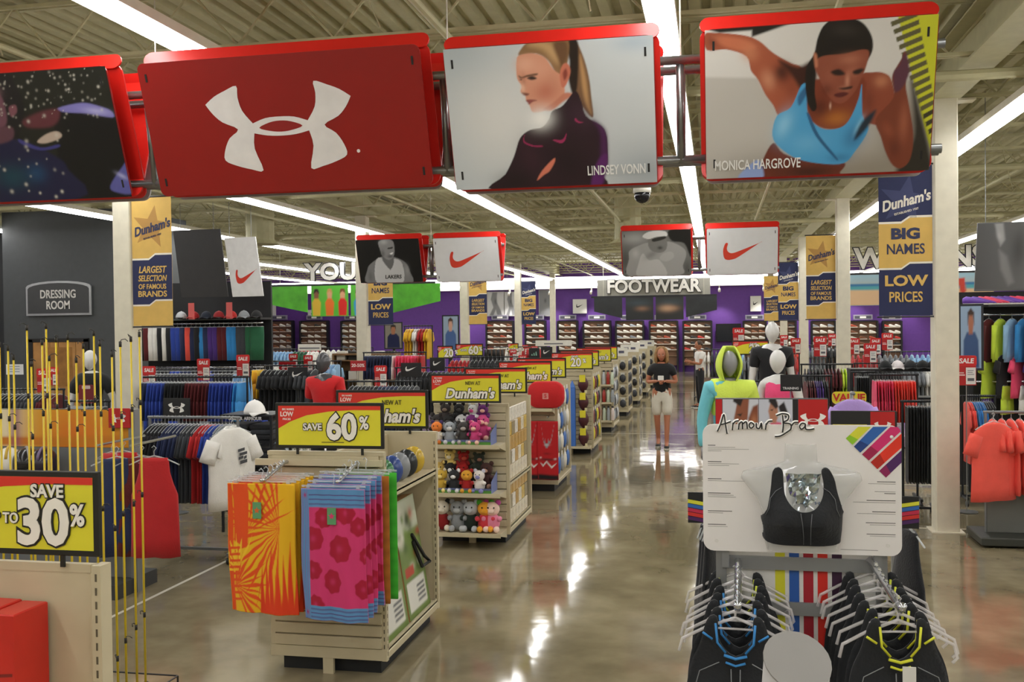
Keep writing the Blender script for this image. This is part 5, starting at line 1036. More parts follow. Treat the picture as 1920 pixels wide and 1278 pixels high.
for (lab, px, py, yy, kd) in (('small yellow 60 percent sign among the dark racks', 880, 667, 19, '60'), ('tiny yellow sign beyond the 60 percent sign', 962, 660, 26, 'new'), ('small yellow sign at the far end of the dark racks', 835, 672, 18, '20')):
    p = P(px, py, y=yy); k = sale_sign(kd, lab, p.x, p.y, p.z, .56 if kd == '60' else .3, .24); put(STEM, 'pole', k, (0, .01, 0), scale=(1, 1, p.z - .01)); put(FOOT, 'foot', k, (0, .01, -p.z + .002))
for (lab, a, c, d, e, yy) in (('long white information strip hung over the far shirts', 559, 602, 645, 657, 26), ('long white price strip in front of the shoe wall', 1004, 1072, 638, 648, 31)):
    p, r_ = P(a, d, y=yy), P(c, e, y=yy); t = thing('information_strip', lab, 'sign', ((p.x + r_.x) / 2, yy, r_.z)); b = B(); b.box(-(r_.x - p.x) / 2, (r_.x - p.x) / 2, -.01, .01, 0, p.z - r_.z); b.build('board', M('#e0ddd4', .5), t); k = B(); k.flat([(-.3, .05), (.3, .05), (.3, .09), (-.3, .09)], -.012); k.build('fine_print', M('#77777c', .5), t); put(STEM, 'stem', t, (0, .014, 0), scale=(1, 1, r_.z - .01)); put(FOOT, 'foot', t, (0, .014, -r_.z + .002))
# brown cabinets
for (a, c, yy, lab) in ((630, 676, 21.5, 'brown wooden display cabinet beside the cream column'), (700, 745, 21.5, 'brown wooden display cabinet on the far side of the cream column')):
    x0, x1, zz = W(a, yy), W(c, yy), P(a, 662, y=yy).z; t = thing('display_cabinet', lab, 'cabinet', ((x0 + x1) / 2, yy, 0)); w_ = (x1 - x0) / 2; mw = M('#8a6a48', .5, amt=.2)
    b = B(); b.box(-w_, w_, .18, .2, 0, zz); b.build('back', mw, t); b = B(); b.box(-w_, w_, -.22, .2, zz - .04, zz); b.build('top', mw, t)
    for s in (-1, 1): b = B(); b.box(s * w_ - .02, s * w_ + .02, -.2, .2, 0, zz); b.build('side', mw, t)
    for k in range(4): b = B(); b.box(-w_, w_, -.2, .18, .1 + .45 * k, .12 + .45 * k); b.build('shelf', mw, t)
    for k in range(4):
        for j in range(2): b = B(); b.bevbox(-.1, .1, -.1, .1, 0, .2, .01); o = b.build('white_carton', M('#d8d4ca' if (k + j) % 2 else '#33312d', .5), None, ((x0 + x1) / 2 - .14 + .28 * j, yy - .02, .12 + .45 * k)); tag(o, '%s carton in the brown cabinet %s' % ('white' if (k + j) % 2 else 'black', 'beside the column' if a == 630 else 'past the column'), 'carton', 'cartons in the cabinets')
# photo standees near the yellow shirts
def standee(label, a, c, d, e, yy, base, layers):
    p, r_ = P(a, d, y=yy), P(c, e, y=yy); w, h = r_.x - p.x, p.z - r_.z
    t = thing('photo_board', label, 'photo board', ((p.x + r_.x) / 2, yy, r_.z)); b = B(); b.box(-w / 2 - .03, w / 2 + .03, 0, .03, -.03, h + .03); b.build('frame', M('#20242c', .5), t); b = B(); b.box(-.03, .03, .03, .06, -r_.z, .1); b.build('stand', DARKM, t)
    put(print_mesh('printed_picture', w, h, paint(w, h, 30, 40, layers, base)), 'printed_picture', t, (-w / 2, -.002, 0))
PERSON = lambda skin, hair, top: [('p', top, [(.12, 0), (.14, .45), (.3, .58), (.7, .58), (.86, .45), (.9, 0)], .03), ('p', skin, [(.4, .55), (.36, .75), (.42, .9), (.58, .9), (.64, .75), (.58, .55)], .03), ('p', hair, [(.34, .7), (.34, .9), (.5, .97), (.66, .9), (.66, .7), (.6, .85), (.4, .85)], .03)]
standee('photo board of a girl in a blue hooded top', 831, 859, 593, 655, 22, '#9fb4c8', PERSON('#d8a890', '#4a3020', '#4a6aa0'))
standee('photo board of a boy in a navy vest, behind the brown cabinet', 722, 753, 606, 652, 24, '#8a8478', PERSON('#a87050', '#241810', '#20264a'))
# ================================================================ sports bra rack beside the aisle
RY = 3.5
bx0, bx1 = P(1318, 900, y=RY).x, P(1690, 900, y=RY).x; bz0, bz1 = P(1500, 1036, y=RY).z, P(1500, 796, y=RY).z
bcx = (bx0 + bx1) / 2; bw, bh = bx1 - bx0, bz1 - bz0
rk = thing('bra_rack', 'grey steel rack with striped panel holding sports bras', 'clothes rack', (bcx, RY + .04, 0))
GRK = M('#8b8c8d', .4, metal=.3)
for s in (-1, 1): b = B(); b.bevbox(-.018, .018, -.018, .018, 0, bz0 + .06, .003); b.build('post', GRK, rk, (s * .265, 0, 0))
for z in (bz0 - .045, bz0 - .2, .25): b = B(); b.box(-.265, .265, -.016, -.004, z - .022, z + .022); b.build('cross_bar', GRK, rk)
b = B(); b.box(-.25, .25, .0, .012, .25, bz0 + .02); sp = b.build('striped_panel', M('#dcdad6', .5), rk)
for k, c in enumerate(('#d3cf2a', '#2458a8', '#a81a2c', '#d8291c', '#3a1838')): b = B(); b.flat([(-.083 + k * .047, .27), (-.05 + k * .047, .27), (-.05 + k * .047, bz0 + .02), (-.083 + k * .047, bz0 + .02)], -.001); b.build('stripe', M(c, .5), sp)
b = B(); b.box(-.3, .3, -.28, .28, .0, .04); b.build('foot_plate', GRK, rk)
bd = thing('torso_board', 'white rounded board with colour stripes and a clear torso in a black sports bra', 'display board', (bcx, RY, bz0))
b = B(); b.prism(rrect(-bw / 2, bw / 2, 0, bh, .035), -.006, .006); b.build('board', M('#e3dfdc', .35, amt=.02), bd)
for s in (-1, 1): b = B(); b.box(-.012, .012, .006, .03, -.06, .1); b.build('bracket', GRK, bd, (s * .25, 0, 0))
zz = lambda pts: [(P(1240 + x / 3.758, 720 + y / 3.758, y=RY).x - bcx, P(1240 + x / 3.758, 720 + y / 3.758, y=RY).z - bz0) for x, y in pts]
strokes = [[(395, 338), (418, 285), (440, 218), (452, 290), (463, 355)], [(415, 290), (450, 282), (490, 268)], [(500, 330), (505, 275)], [(503, 290), (520, 268), (545, 262)], [(543, 325), (548, 280)], [(548, 285), (568, 270), (572, 322)], [(573, 285), (598, 270), (605, 320)], [(648, 285), (630, 275), (618, 295), (630, 315), (650, 300), (648, 283)], [(668, 278), (670, 310), (690, 315), (703, 278), (708, 322)], [(733, 326), (738, 280)], [(738, 290), (755, 268), (782, 264)],
           [(852, 222), (858, 290), (852, 345)], [(808, 228), (850, 213), (892, 222), (890, 255), (855, 276), (905, 285), (912, 318), (880, 345), (835, 370), (798, 374)], [(908, 330), (918, 288)], [(918, 295), (935, 275), (962, 274)], [(1012, 285), (990, 280), (972, 302), (985, 322), (1008, 305), (1013, 285), (1015, 320), (1045, 325), (1076, 318)]]
for nm, col, rad, yy in (('script_halo', '#ebe8e4', .0065, -.0075), ('script_lettering', '#141414', .0026, -.0125)):
    for st in strokes:
        pts = crom([(x, z) for x, z in zz(st)], 5, False); pts = [(x, yy, z + .004) for x, z in pts]
        b = B(); b.sh(True).tube(pts, rad, 6); b.build(nm, M(col, .5), bd)
text(bd, 'TM', zz([(1035, 285)])[0][0], -.009, zz([(1035, 285)])[0][1], .008, '#222222')
for (cl, dk, pts) in (('#d6d63a', '#8fc22a', [(1385, 298), (1475, 298), (1345, 425), (1298, 380)]), ('#2b62ae', '#1b3f82', [(1490, 298), (1595, 298), (1400, 480), (1355, 437)]), ('#cf2a6c', '#a01c4c', [(1612, 298), (1665, 300), (1685, 330), (1460, 535), (1412, 492)]), ('#dd3320', '#b02418', [(1690, 345), (1690, 445), (1520, 596), (1472, 547)]), ('#4a1d5c', '#8a1c54', [(1690, 462), (1690, 550), (1580, 655), (1532, 608)])):
    q = zz(pts); b = B(); b.flat(list(reversed(q)), -.0072); o = b.build('colour_stripe', M(cl, .4, amt=.05), bd)
    m1 = lambda a, c, t: (a[0] + (c[0] - a[0]) * t, a[1] + (c[1] - a[1]) * t); n_ = len(q); a0, a1 = q[-1], q[-2]
    b = B(); b.flat([a0, a1, m1(a1, q[-3], .3), m1(a0, q[0], .3)], -.0078); b.build('stripe_end', M(dk, .4), o)
b = B(); b.sh(True).ell((0, 0, 0), (.006, .004, .006), 10, 6); b.build('pin', M('#e8e8e8', .3), bd, (zz([(1620, 370)])[0][0], -.008, zz([(1620, 370)])[0][1]))
for s in (-1, 1): b = B(); b.cyl((0, -.006, 0), (0, -.009, 0), .007, n=10); b.build('pin', M('#d8d5d0', .3), bd, (s * .28, 0, .035))
# rows of fine print, too small to read: thin grey rules
def fine(x, z, rows, al): 
    for k, (ln, wt) in enumerate(rows):
        L_ = ln / 3.758 / 1867 * 3.58; x0 = x if al == 'l' else x - L_; b = B(); b.flat([(x0, z - .0062 * k), (x0 + L_, z - .0062 * k), (x0 + L_, z - .0062 * k + wt), (x0, z - .0062 * k + wt)], -.0068); b.build('fine_print', M('#8a8886' if wt < .002 else '#5c5a58', .5), bd)
for (yy_, rows) in ((430, ((50, .0025), (180, .0014), (270, .0014), (90, .0014))), (545, ((90, .0025), (205, .0014), (140, .0014))), (665, ((90, .0025), (245, .0014))), (765, ((150, .0025), (170, .0014), (185, .0014))), (890, ((160, .0022), (100, .0016))), (985, ((120, .0025), (130, .0014)))): fine(zz([(328, yy_)])[0][0], zz([(328, yy_)])[0][1], rows, 'l')
for (yy_, rows) in ((690, ((115, .0025), (170, .0014))), (758, ((130, .0014), (70, .0022))), (822, ((180, .0025), (265, .0014))), (902, ((145, .0025), (240, .0014))), (980, ((185, .0022), (160, .0014))), (1060, ((180, .0022), (160, .0014)))): fine(zz([(1648, yy_)])[0][0], zz([(1648, yy_)])[0][1], rows, 'r')
fine(zz([(1525, 1170)])[0][0], zz([(1525, 1170)])[0][1], ((235, .0018),), 'r')
# clear torso form
tc = zz([(982, 800)])[0][0]
def tw(y): return np.interp(y, [415, 540, 570, 600, 660, 720, 800, 900, 1000, 1100, 1160], [100, 108, 200, 372, 395, 350, 290, 255, 250, 240, 225]) / 3.758 / 1867 * 3.55
def td(y): return np.interp(y, [415, 540, 600, 700, 850, 960, 1060, 1160], [.045, .045, .05, .06, .085, .088, .07, .055])
def tsurf(u, y, off=0.0):
    hw = tw(y) + off; x = math.sin(u * math.pi / 2) * hw; dep = (td(y) + off) * max(.02, math.cos(u * math.pi / 2)) ** .7
    bust = .03 * math.exp(-((abs(x) - .055) / .042) ** 2 - ((y - 930) / 110) ** 2)
    return (tc + x, -.006 - dep - bust, zz([(982, y)])[0][1])
tt = thing('torso_form', 'clear plastic torso form wearing a black sports bra on the white board', 'torso form', (bcx, RY, bz0))
b = B(); b.sh(True).grid(lambda u, v: tsurf(u * 2 - 1, 415 + (1160 - 415) * (1 - v)), 28, 30); b.build('clear_shell', M('#d9dad8', .06, 'clear'), tt)
outl = crom([(732, 920), (760, 860), (785, 720), (800, 600), (838, 572), (865, 600), (868, 680), (880, 770), (930, 840), (990, 865), (1060, 840), (1110, 770), (1122, 680), (1110, 590), (1150, 572), (1190, 640), (1210, 740), (1250, 880), (1262, 920), (1250, 1010), (1228, 1095), (990, 1105), (760, 1095), (745, 1000)], 4)
def inside(p, poly):
    r_ = False
    for i in range(len(poly)):
        a, c = poly[i], poly[i - 1]
        if (a[1] > p[1]) != (c[1] > p[1]) and p[0] < (c[0] - a[0]) * (p[1] - a[1]) / (c[1] - a[1]) + a[0]: r_ = not r_
    return r_
def snap(VV, FF, XY, outl_, move):
    cnt = {}
    for f in FF:
        for i in range(4): e = tuple(sorted((f[i], f[(i + 1) % 4]))); cnt[e] = cnt.get(e, 0) + 1
    for i in {v for e, c in cnt.items() if c == 1 for v in e}:
        p = Vector(XY[i]); best = None
        for k in range(len(outl_)):
            a, c = Vector(outl_[k]), Vector(outl_[k - 1]); d = c - a; t = max(0, min(1, (p - a).dot(d) / max(1e-12, d.length_squared))); q = a + d * t; L = (q - p).length
            if best is None or L < best[0]: best = (L, q)
        VV[i] = move(best[1])
b = B(); b.sh(True); NU, NV = 70, 70; XY = []; vs = {}; VV = []; FF = []
kx = 1867 * 3.758 / 3.55
for j in range(NV):
    for i in range(NU):
        u0, u1 = [-1 + 2 * (i + d) / NU for d in (0, 1)]; y0, y1 = [560 + 550 * (j + d) / NV for d in (0, 1)]
        um, ym = (u0 + u1) / 2, (y0 + y1) / 2; X = 987 + (tsurf(um, ym)[0] - tc) * kx
        if not inside((X, ym), outl): continue
        f = []
        for (uu, yq, key) in ((u0, y0, (i, j)), (u1, y0, (i + 1, j)), (u1, y1, (i + 1, j + 1)), (u0, y1, (i, j + 1))):
            if key not in vs: vs[key] = len(VV); VV.append(tsurf(uu, yq, .005)); XY.append((987 + (tsurf(uu, yq)[0] - tc) * kx, yq))
            f.append(vs[key])
        FF.append(tuple(f))
snap(VV, FF, XY, outl, lambda q: tsurf(2 / math.pi * math.asin(max(-1, min(1, (q[0] - 987) / kx / (tw(q[1]) + .005)))), q[1], .005))
b.add(VV, FF); br_ = b.build('sports_bra', cloth('#15171b'), tt)
for px in (985, 1030):
    pts = [tsurf(2 / math.pi * math.asin(max(-1, min(1, (px + dx - 987) / kx / (tw(y) + .007)))), y, .007) for y, dx in ((870, -15 if px < 1000 else 10), (950, -4 if px < 1000 else 2), (1030, 4), (1095, 6))]
    B().sh(True).tube(pts, .0012, 5).build('seam', M('#6a6c70', .6), br_)
for s in (-1, 1):
    pts = [tsurf(2 / math.pi * math.asin(max(-1, min(1, (s * d) / kx / (tw(y) + .007)))), y, .007) for y, d in ((705, 130), (730, 170), (780, 205), (850, 215), (900, 235))]
    B().sh(True).tube(pts, .0012, 5).build('seam', M('#6a6c70', .6), br_)
ua(tt, tc + .045, tsurf(.3, 800, .009)[1] - .004, zz([(982, 800)])[0][1], .009, '#3a4a66', '#15171b')
fz = zz([(990, 720)])[0][1]; ch = B().sh(False); fr_ = random.Random(4); fj = {}
ch.grid(lambda u, v: (tc + .003 + (u - .5) * (.115 - .05 * (1 - v)), fj.setdefault((round(u, 3), round(v, 3)), -.078 - fr_.uniform(0, .02) + .05 * (u - .5) ** 2), fz - .06 + .115 * v - .05 * abs(u - .5) * (1 - v)), 9, 9)
ch.build('crumpled_film', M('#c4d0d8', .06, metal=.9, amt=.4, scale=60), tt)
# arms, hangers and bras hanging towards the camera
BRA_O = crom([(-.14, -.02), (-.155, -.12), (-.15, -.22), (-.13, -.29), (0, -.3), (.13, -.29), (.15, -.22), (.155, -.12), (.14, -.02), (.11, .05), (.085, .13), (.055, .135), (.05, .06), (.0, .015), (-.05, .06), (-.055, .135), (-.085, .13), (-.11, .05)], 3)
def bra_me(col):
    b = B(); b.sh(True); VV, FF, vs = [], [], {}; N = 34
    for j in range(N):
        for i in range(N):
            xs = [-.16 + .32 * (i + d) / N for d in (0, 1)]; zs_ = [-.31 + .46 * (j + d) / N for d in (0, 1)]
            if not inside((sum(xs) / 2, sum(zs_) / 2), BRA_O): continue
            f = []
            for x, z, key in ((xs[0], zs_[0], (i, j)), (xs[1], zs_[0], (i + 1, j)), (xs[1], zs_[1], (i + 1, j + 1)), (xs[0], zs_[1], (i, j + 1))):
                if key not in vs:
                    vs[key] = len(VV); VV.append((x, -.035 * math.exp(-((abs(x) - .075) / .05) ** 2 - ((z + .14) / .08) ** 2) - .012 * (1 - (x / .16) ** 2), z))
                f.append(vs[key])
            FF.append(tuple(f))
    by_ = lambda x, z: (x, -.035 * math.exp(-((abs(x) - .075) / .05) ** 2 - ((z + .14) / .08) ** 2) - .012 * (1 - (x / .16) ** 2), z)
    snap(VV, FF, [(v[0], v[2]) for v in VV], BRA_O, lambda q: by_(q[0], q[1]))
    b.add(VV, FF); me = b.mesh('sports_bra', cloth(col)); return me
BRA = bra_me('#16181c')
def strip(pts, w, col, name, par):
    b = B(); b.sh(True).tube([(x, -.024 - .035 * math.exp(-((abs(x) - .075) / .05) ** 2 - ((z + .14) / .08) ** 2), z) for x, z in pts], w, 5); return b.build(name, M(col, .6), par)
def hang_bra(x, y, z, rz, accent, aname, lab, front=False):
    o = put(BRA, 'sports_bra', None, (x, y, z), (0, 0, rz)); m_ = o.modifiers.new('t', 'SOLIDIFY'); m_.thickness = .01; m_.offset = -1
    tag(o, lab, 'sports bra', 'bras on the steel rack')
    b = B().sh(True); b.tube([(-.175, .0, .02), (-.165, 0, .06), (-.09, 0, .1), (0, 0, .135), (.09, 0, .1), (.165, 0, .06), (.175, 0, .02), (.16, 0, .005)], .0055, 6); b.tube([(0, 0, .135), (0, 0, .16), (.014, 0, .176), (0, 0, .19), (-.014, 0, .178)], .004, 5); b.tube([(-.085, -.004, .13), (-.06, -.004, .1), (.06, -.004, .1), (.085, -.004, .13)], .004, 5)
    b.build('hanger', M('#e9e4e4', .1, 'clear'), o)
    for s in (-1, 1):
        strip([(s * .06, .12), (s * .055, .06), (s * .03, .03)], .004, accent, 'trim', o)
        if front:
            strip([(s * .014, -.02), (s * .012, -.15), (s * .012, -.29)], .0016, '#7c7e80', 'seam', o); strip([(s * .05, .0), (s * .11, -.03), (s * .13, -.1), (s * .12, -.2), (s * .125, -.28)], .0016, '#7c7e80', 'seam', o); strip([(s * .1, .09), (s * .07, .07)], .004, accent, 'trim', o)
    if front: strip([(-.035, .022), (0, .012), (.035, .022)], .005, accent, 'trim', o); strip([(-.03, .0), (0, -.01), (.03, .0)], .004, accent, 'trim', o); ua(o, .075, -.075, -.05, .015, accent, '#16181c')
    return o
for side, (px, accent, an) in enumerate(((1384, '#2e7fc0', 'blue'), (1632, '#cfd02c', 'yellow'))):
    xb = P(px, 1060, y=RY).x; za = P(px, 1052, y=RY).z; dx = -.01 if side == 0 else .035
    b = B(); b.sh(True).tube([(xb - bcx, -.03, za), (xb - bcx + dx * .3, -.15, za - .015), (xb - bcx + dx, -.4, za - .06), (xb - bcx + dx, -.43, za - .04)], .012, 8); b.build('waterfall_arm', CHROME, rk)
    for k in range(8): b = B(); b.ell((0, 0, 0), (.009, .009, .014), 6, 4); b.build('arm_stop', CHROME, rk, (xb - bcx + dx * (k + 2) / 9, -.1 - .04 * k, za - .008 * k))
    for k in range(7):
        f = (k + .5) / 7; yy = RY + .04 - .42 * (1 - f) + .02
        hang_bra(xb + dx * (1 - f) + rnd.uniform(-.01, .01), yy, za - .06 * (1 - f) - .178, rnd.uniform(-.16, .16), accent if k < 5 else '#c8d034', an, 'black sports bra with %s trim, %s' % (an, 'frontmost on its chrome arm' if k == 0 else 'hanging behind the front %s-trimmed bra' % an), k == 0)
b = B(); b.box(-.018, .018, -.002, .002, -.12, 0); o = b.build('price_tag', M('#d8d6d0', .5), None, P(1705, 1250, y=2.98)); tag(o, 'white and red price tag hanging on the yellow-trimmed bra', 'price tag'); b = B(); b.box(-.018, .018, -.003, .003, -.16, -.12); b.build('red_end', M('#c8301c', .5), o)
# black tops on the flanks of the rack with striped cards
for s, px in ((-1, 1334), (1, 1692)):
    xx = P(px, 1000, y=RY + .25).x
    for k in range(3): garment('jersey', BLK, 'black', '', (xx + s * .01 * k, RY + .14 + .07 * k, 1.54 - .01 * k), R(90) + s * R(14), 'tops on the flanks of the bra rack', .62, 'black sleeveless top on the flank of the bra rack, by the %s' % ('polished aisle' if s < 0 else 'bare column'))
    t = thing('striped_card', 'black card with rainbow stripes on the bra rack flank by the %s' % ('polished aisle' if s < 0 else 'bare column'), 'sign', (P(1306 if s < 0 else 1706, 980, y=RY + .12).x, RY + .12, P(1500, 985, y=RY + .12).z), group='striped cards of the bra rack')
    b = B(); b.box(-.03, .03, 0, .004, 0, .11); b.build('card', M('#15161a', .5), t)
    for k, c in enumerate(('#4a1d5c', '#cf2f2a', '#c22a4c', '#2b62ae', '#d6d63a')): b = B(); b.flat([(-.03, .012 + .015 * k), (.03, .012 + .015 * k - s * -.01), (.03, .025 + .015 * k - s * -.01), (-.03, .025 + .015 * k)], -.002); b.build('stripe', M(c, .5), t)
# headless mannequin bust in front, only its neck reaches into the picture
p = P(1482, 1236, y=2.5); t = thing('mannequin_bust', 'grey headless mannequin bust with a flat slanted neck cap', 'mannequin', (p.x, p.y, 0)); GRB = M('#a9a5a2', .35, amt=.03)
q_ = Euler((R(38), R(12), 0)).to_matrix(); cap_ = [Vector((.082 * math.cos(R(15 * k)), .082 * math.sin(R(15 * k)), 0)) for k in range(24)]
rs = [[Vector((v.x * sx, v.y * sy, z)) for v in cap_] for z, sx, sy in ((.62, 1.5, 1.2), (.75, 1.75, 1.3), (.95, 2.0, 1.35), (1.08, 2.05, 1.2), (1.14, 1.5, 1.05), (1.2, .95, .92))] + [[Vector((.015, -.01, p.z)) + q_ @ (v * .97) for v in cap_]]
B().sh(True).loft(rs, True).build('torso', GRB, t); B().loft([[Vector((.015, -.01, p.z)) + q_ @ (v + Vector((0, 0, h_))) for v in cap_] for h_ in (.0, .004)], True).build('neck_cap', M('#8f8c89', .4, amt=.03), t)
b = B(); b.cyl((0, 0, 0), (0, 0, .63), .025, n=10); b.build('pole', CHROME, t); b = B(); b.cyl((0, 0, 0), (0, 0, .02), .18, n=20); b.build('base', CHROME, t)
# ---------------------------------------------------------------- second bra rack with picture header
hy = 6.2; a_, c_ = P(1341, 746, y=hy), P(1553, 800, y=hy); w_ = c_.x - a_.x; zb_ = a_.z - .3
t = thing('header_rack', 'rack with a picture header of two athletes and a red emblem panel', 'clothes rack', ((a_.x + c_.x) / 2, hy, 0))
b = B(); b.bevbox(-w_ / 2, w_ / 2, 0, .03, zb_, a_.z, .004); hb_ = b.build('header_board', M('#57585a', .4), t)
for s in (-1, 1): b = B(); b.box(s * (w_ / 2 - .02) - .015, s * (w_ / 2 - .02) + .015, .03, .06, 0, a_.z - .02); b.build('post', GRK, t)
b = B(); b.box(-w_ / 2, w_ / 2, -.25, .3, 0, .05); b.build('base', GRK, t)
u0 = -w_ / 2; fx = w_ / 212
def pane(x0, x1, base, layers, nm='printed_picture'):
    ww = (x1 - x0) * fx; put(print_mesh(nm, ww, .285, paint(ww, .285, 44, 40, layers, base)), nm, hb_, (u0 + x0 * fx, -.002, zb_ + .008))
pane(1, 13, '#b81a1c', [])
pane(14, 82, '#c9ccd4', [('p', '#8c5138', [(.35, .3), (.32, .6), (.4, .9), (.55, 1.05), (.75, 1.05), (.7, .6), (.6, .35)], .04), ('p', '#7a3f28', [(.68, 0), (.72, .6), (.85, .85), (1, .9), (1, 0)], .06), ('b', '#c07a52', (.88, .55), (.1, .2), 0, .7), ('p', '#1c1210', [(.3, .95), (.5, .85), (.6, 1.05), (.3, 1.05)], .04), ('p', '#3a1016', [(.4, 0), (.45, .4), (.62, .3), (.8, 0)], .04), ('p', '#221412', [(.4, .68), (.55, .7), (.5, .63)], .03), ('p', '#b06a50', [(.38, .42), (.5, .4), (.48, .34)], .03)])
pane(83, 146, '#c3c6d2', [('p', '#d0607e', [(.1, 0), (.2, .35), (.4, .55), (.7, .5), (.9, .2), (.95, 0)], .04), ('p', '#b07a60', [(.35, .5), (.28, .75), (.35, .95), (.55, .95), (.58, .65), (.5, .5)], .04), ('p', '#1c1618', [(.3, .95), (.5, .8), (.75, .95), (.95, .55), (.8, .6), (.62, .75), (.5, 1.05), (.3, 1.05)], .04), ('p', '#3a2018', [(.34, .78), (.44, .8), (.4, .75)], .02)])
pane(147, 156, '#1c1c1e', [])
pane(157, 211, '#b8181b', []); ua(hb_, u0 + 184 * fx, -.004, zb_ + .17, .075, '#ece8e4', '#b8181b', .95)
for k in range(10):
    x = a_.x + .06 + k * (w_ - .12) / 9; garment('pair of shorts', (BLK, CHA, PNK, BLK, LIM)[k % 5], CN[(BLK, CHA, PNK, BLK, LIM)[k % 5]], 'under the picture header', (x, hy - .12, zb_ - .02), R(90), 'shorts under the picture header')
b = B(); b.sh(True).cyl((-w_ / 2, -.12, zb_ - .033), (w_ / 2, -.12, zb_ - .033), .012, n=8); b.build('rail', CHROME, t)
hy = 7.0; a_, c_ = P(1558, 770, y=hy), P(1682, 800, y=hy); w_ = c_.x - a_.x
t = thing('header_rack', 'rack with a plain black header and a small red emblem square', 'clothes rack', ((a_.x + c_.x) / 2, hy, 0)); b = B(); b.bevbox(-w_ / 2, w_ / 2, 0, .03, a_.z - .26, a_.z, .004); hb_ = b.build('header_board', M('#1b1c1e', .45), t)
for s in (-1, 1): b = B(); b.box(s * (w_ / 2 - .02) - .015, s * (w_ / 2 - .02) + .015, .03, .06, 0, a_.z - .02); b.build('post', GRK, t)
b = B(); b.box(-w_ / 2, w_ / 2, -.25, .3, 0, .05); b.build('base', GRK, t)
x0 = P(1632, 790, y=hy).x - (a_.x + c_.x) / 2; b = B(); b.flat([(x0, a_.z - .25), (x0 + .155, a_.z - .25), (x0 + .155, a_.z - .004), (x0, a_.z - .004)], -.001); b.build('red_square', M('#b8181b', .45), hb_); ua(hb_, x0 + .078, -.003, a_.z - .1, .055, '#ece8e4', '#b8181b', .95)
hx_ = P(1600, 745, y=7.4).x - (a_.x + c_.x) / 2; b = B(); b.sh(True).cyl((hx_, .37, P(1600, 742, y=7.4).z + .017), (hx_, .5, P(1600, 742, y=7.4).z + .017), .012, n=8); b.cyl((hx_, .5, 0), (hx_, .5, P(1600, 742, y=7.4).z + .017), .012, n=8); b.build('arm', GREYM, t)
b = B(); b.flat([(-.2, a_.z - .16), (.02, a_.z - .16), (.02, a_.z - .09), (-.2, a_.z - .09)], -.001); b.build('yellow_tag', M('#d8cc30', .5), hb_)
o = garment('tee shirt', LIL, 'lilac', '', (P(1600, 745, y=7.4).x, 7.4, P(1600, 742, y=7.4).z + .03), 0, 'tops by the black header', .62, 'lilac top on a hanger directly under the yellow value card')
p = P(1592, 757, y=7.6); t = thing('value_card', 'yellow arched card reading value in red above the lilac top', 'sign', (p.x, p.y, p.z)); b = B(); b.prism(rrect(-.12, .12, 0, .09, .03), -.004, .004); b.build('card', M('#dccf2c', .5), t); text(t, 'VALUE', 0, -.006, .045, .075, '#c02a1a', .03); put(STEM, 'stem', t, (0, .008, 0), scale=(1, 1, p.z - .01)); put(FOOT, 'foot', t, (0, .008, -p.z + .002))
brand_card('black training card with a small red corner behind the picture header', 1463, 1502, 702, 733, 7.8, None, '#17171a', sub='TRAINING')
# ---------------------------------------------------------------- womens racks
rail_rack('rack of hot pink and coral shorts behind the black header', 'behind the black header rack', W(1628, 12.6), W(1722, 12.6), 12.6, P(1680, 702, y=12.6).z, [('pair of shorts', PNK, 7), ('pair of shorts', COR, 8)], scale=1.05)
rail_rack('rack of long black pants next to the bare column', 'next to the bare column', W(1688, 11.9), W(1756, 11.9), 11.9, P(1720, 752, y=11.9).z, [('pair of long pants', BLK, 7), ('pair of long pants', CHA, 3)], scale=.9)
rail_rack('rack of blue and coral tops past the bare column', 'past the bare column', W(1800, 12.8), W(1868, 12.8), 12.8, P(1830, 742, y=12.8).z, [('tee shirt', COR, 3), ('tee shirt', SKY, 5), ('tee shirt', BLK, 4)])
rx = W(1843, 10.6); t = rail_rack('grey rack of coral and navy tees with a solid foot panel', 'on the grey rack with a solid foot panel', rx, rx + 1.25, 10.6, P(1870, 772, y=10.6).z, [('tee shirt', COR, 4), ('tee shirt', NVY, 3), ('tee shirt', PNK, 4), ('tee shirt', MAR, 3)], dark=False, base=False)
garment('tee shirt', COR, 'coral', '', (rx + .02, 10.32, P(1870, 772, y=10.6).z + .013), R(28), 'clothes on the grey rack with a solid foot panel', 1.05, 'coral tee shirt with small chest badge, frontmost on the grey rack')
b = B(); b.bevbox(-.6, .65, -.02, .02, .1, .62, .004); b.build('foot_panel', M('#6a6b66', .5), t); b = B(); b.bevbox(-.72, .68, -.3, .3, .02, .1, .01); b.build('foot_frame', M('#33352f', .5), t)
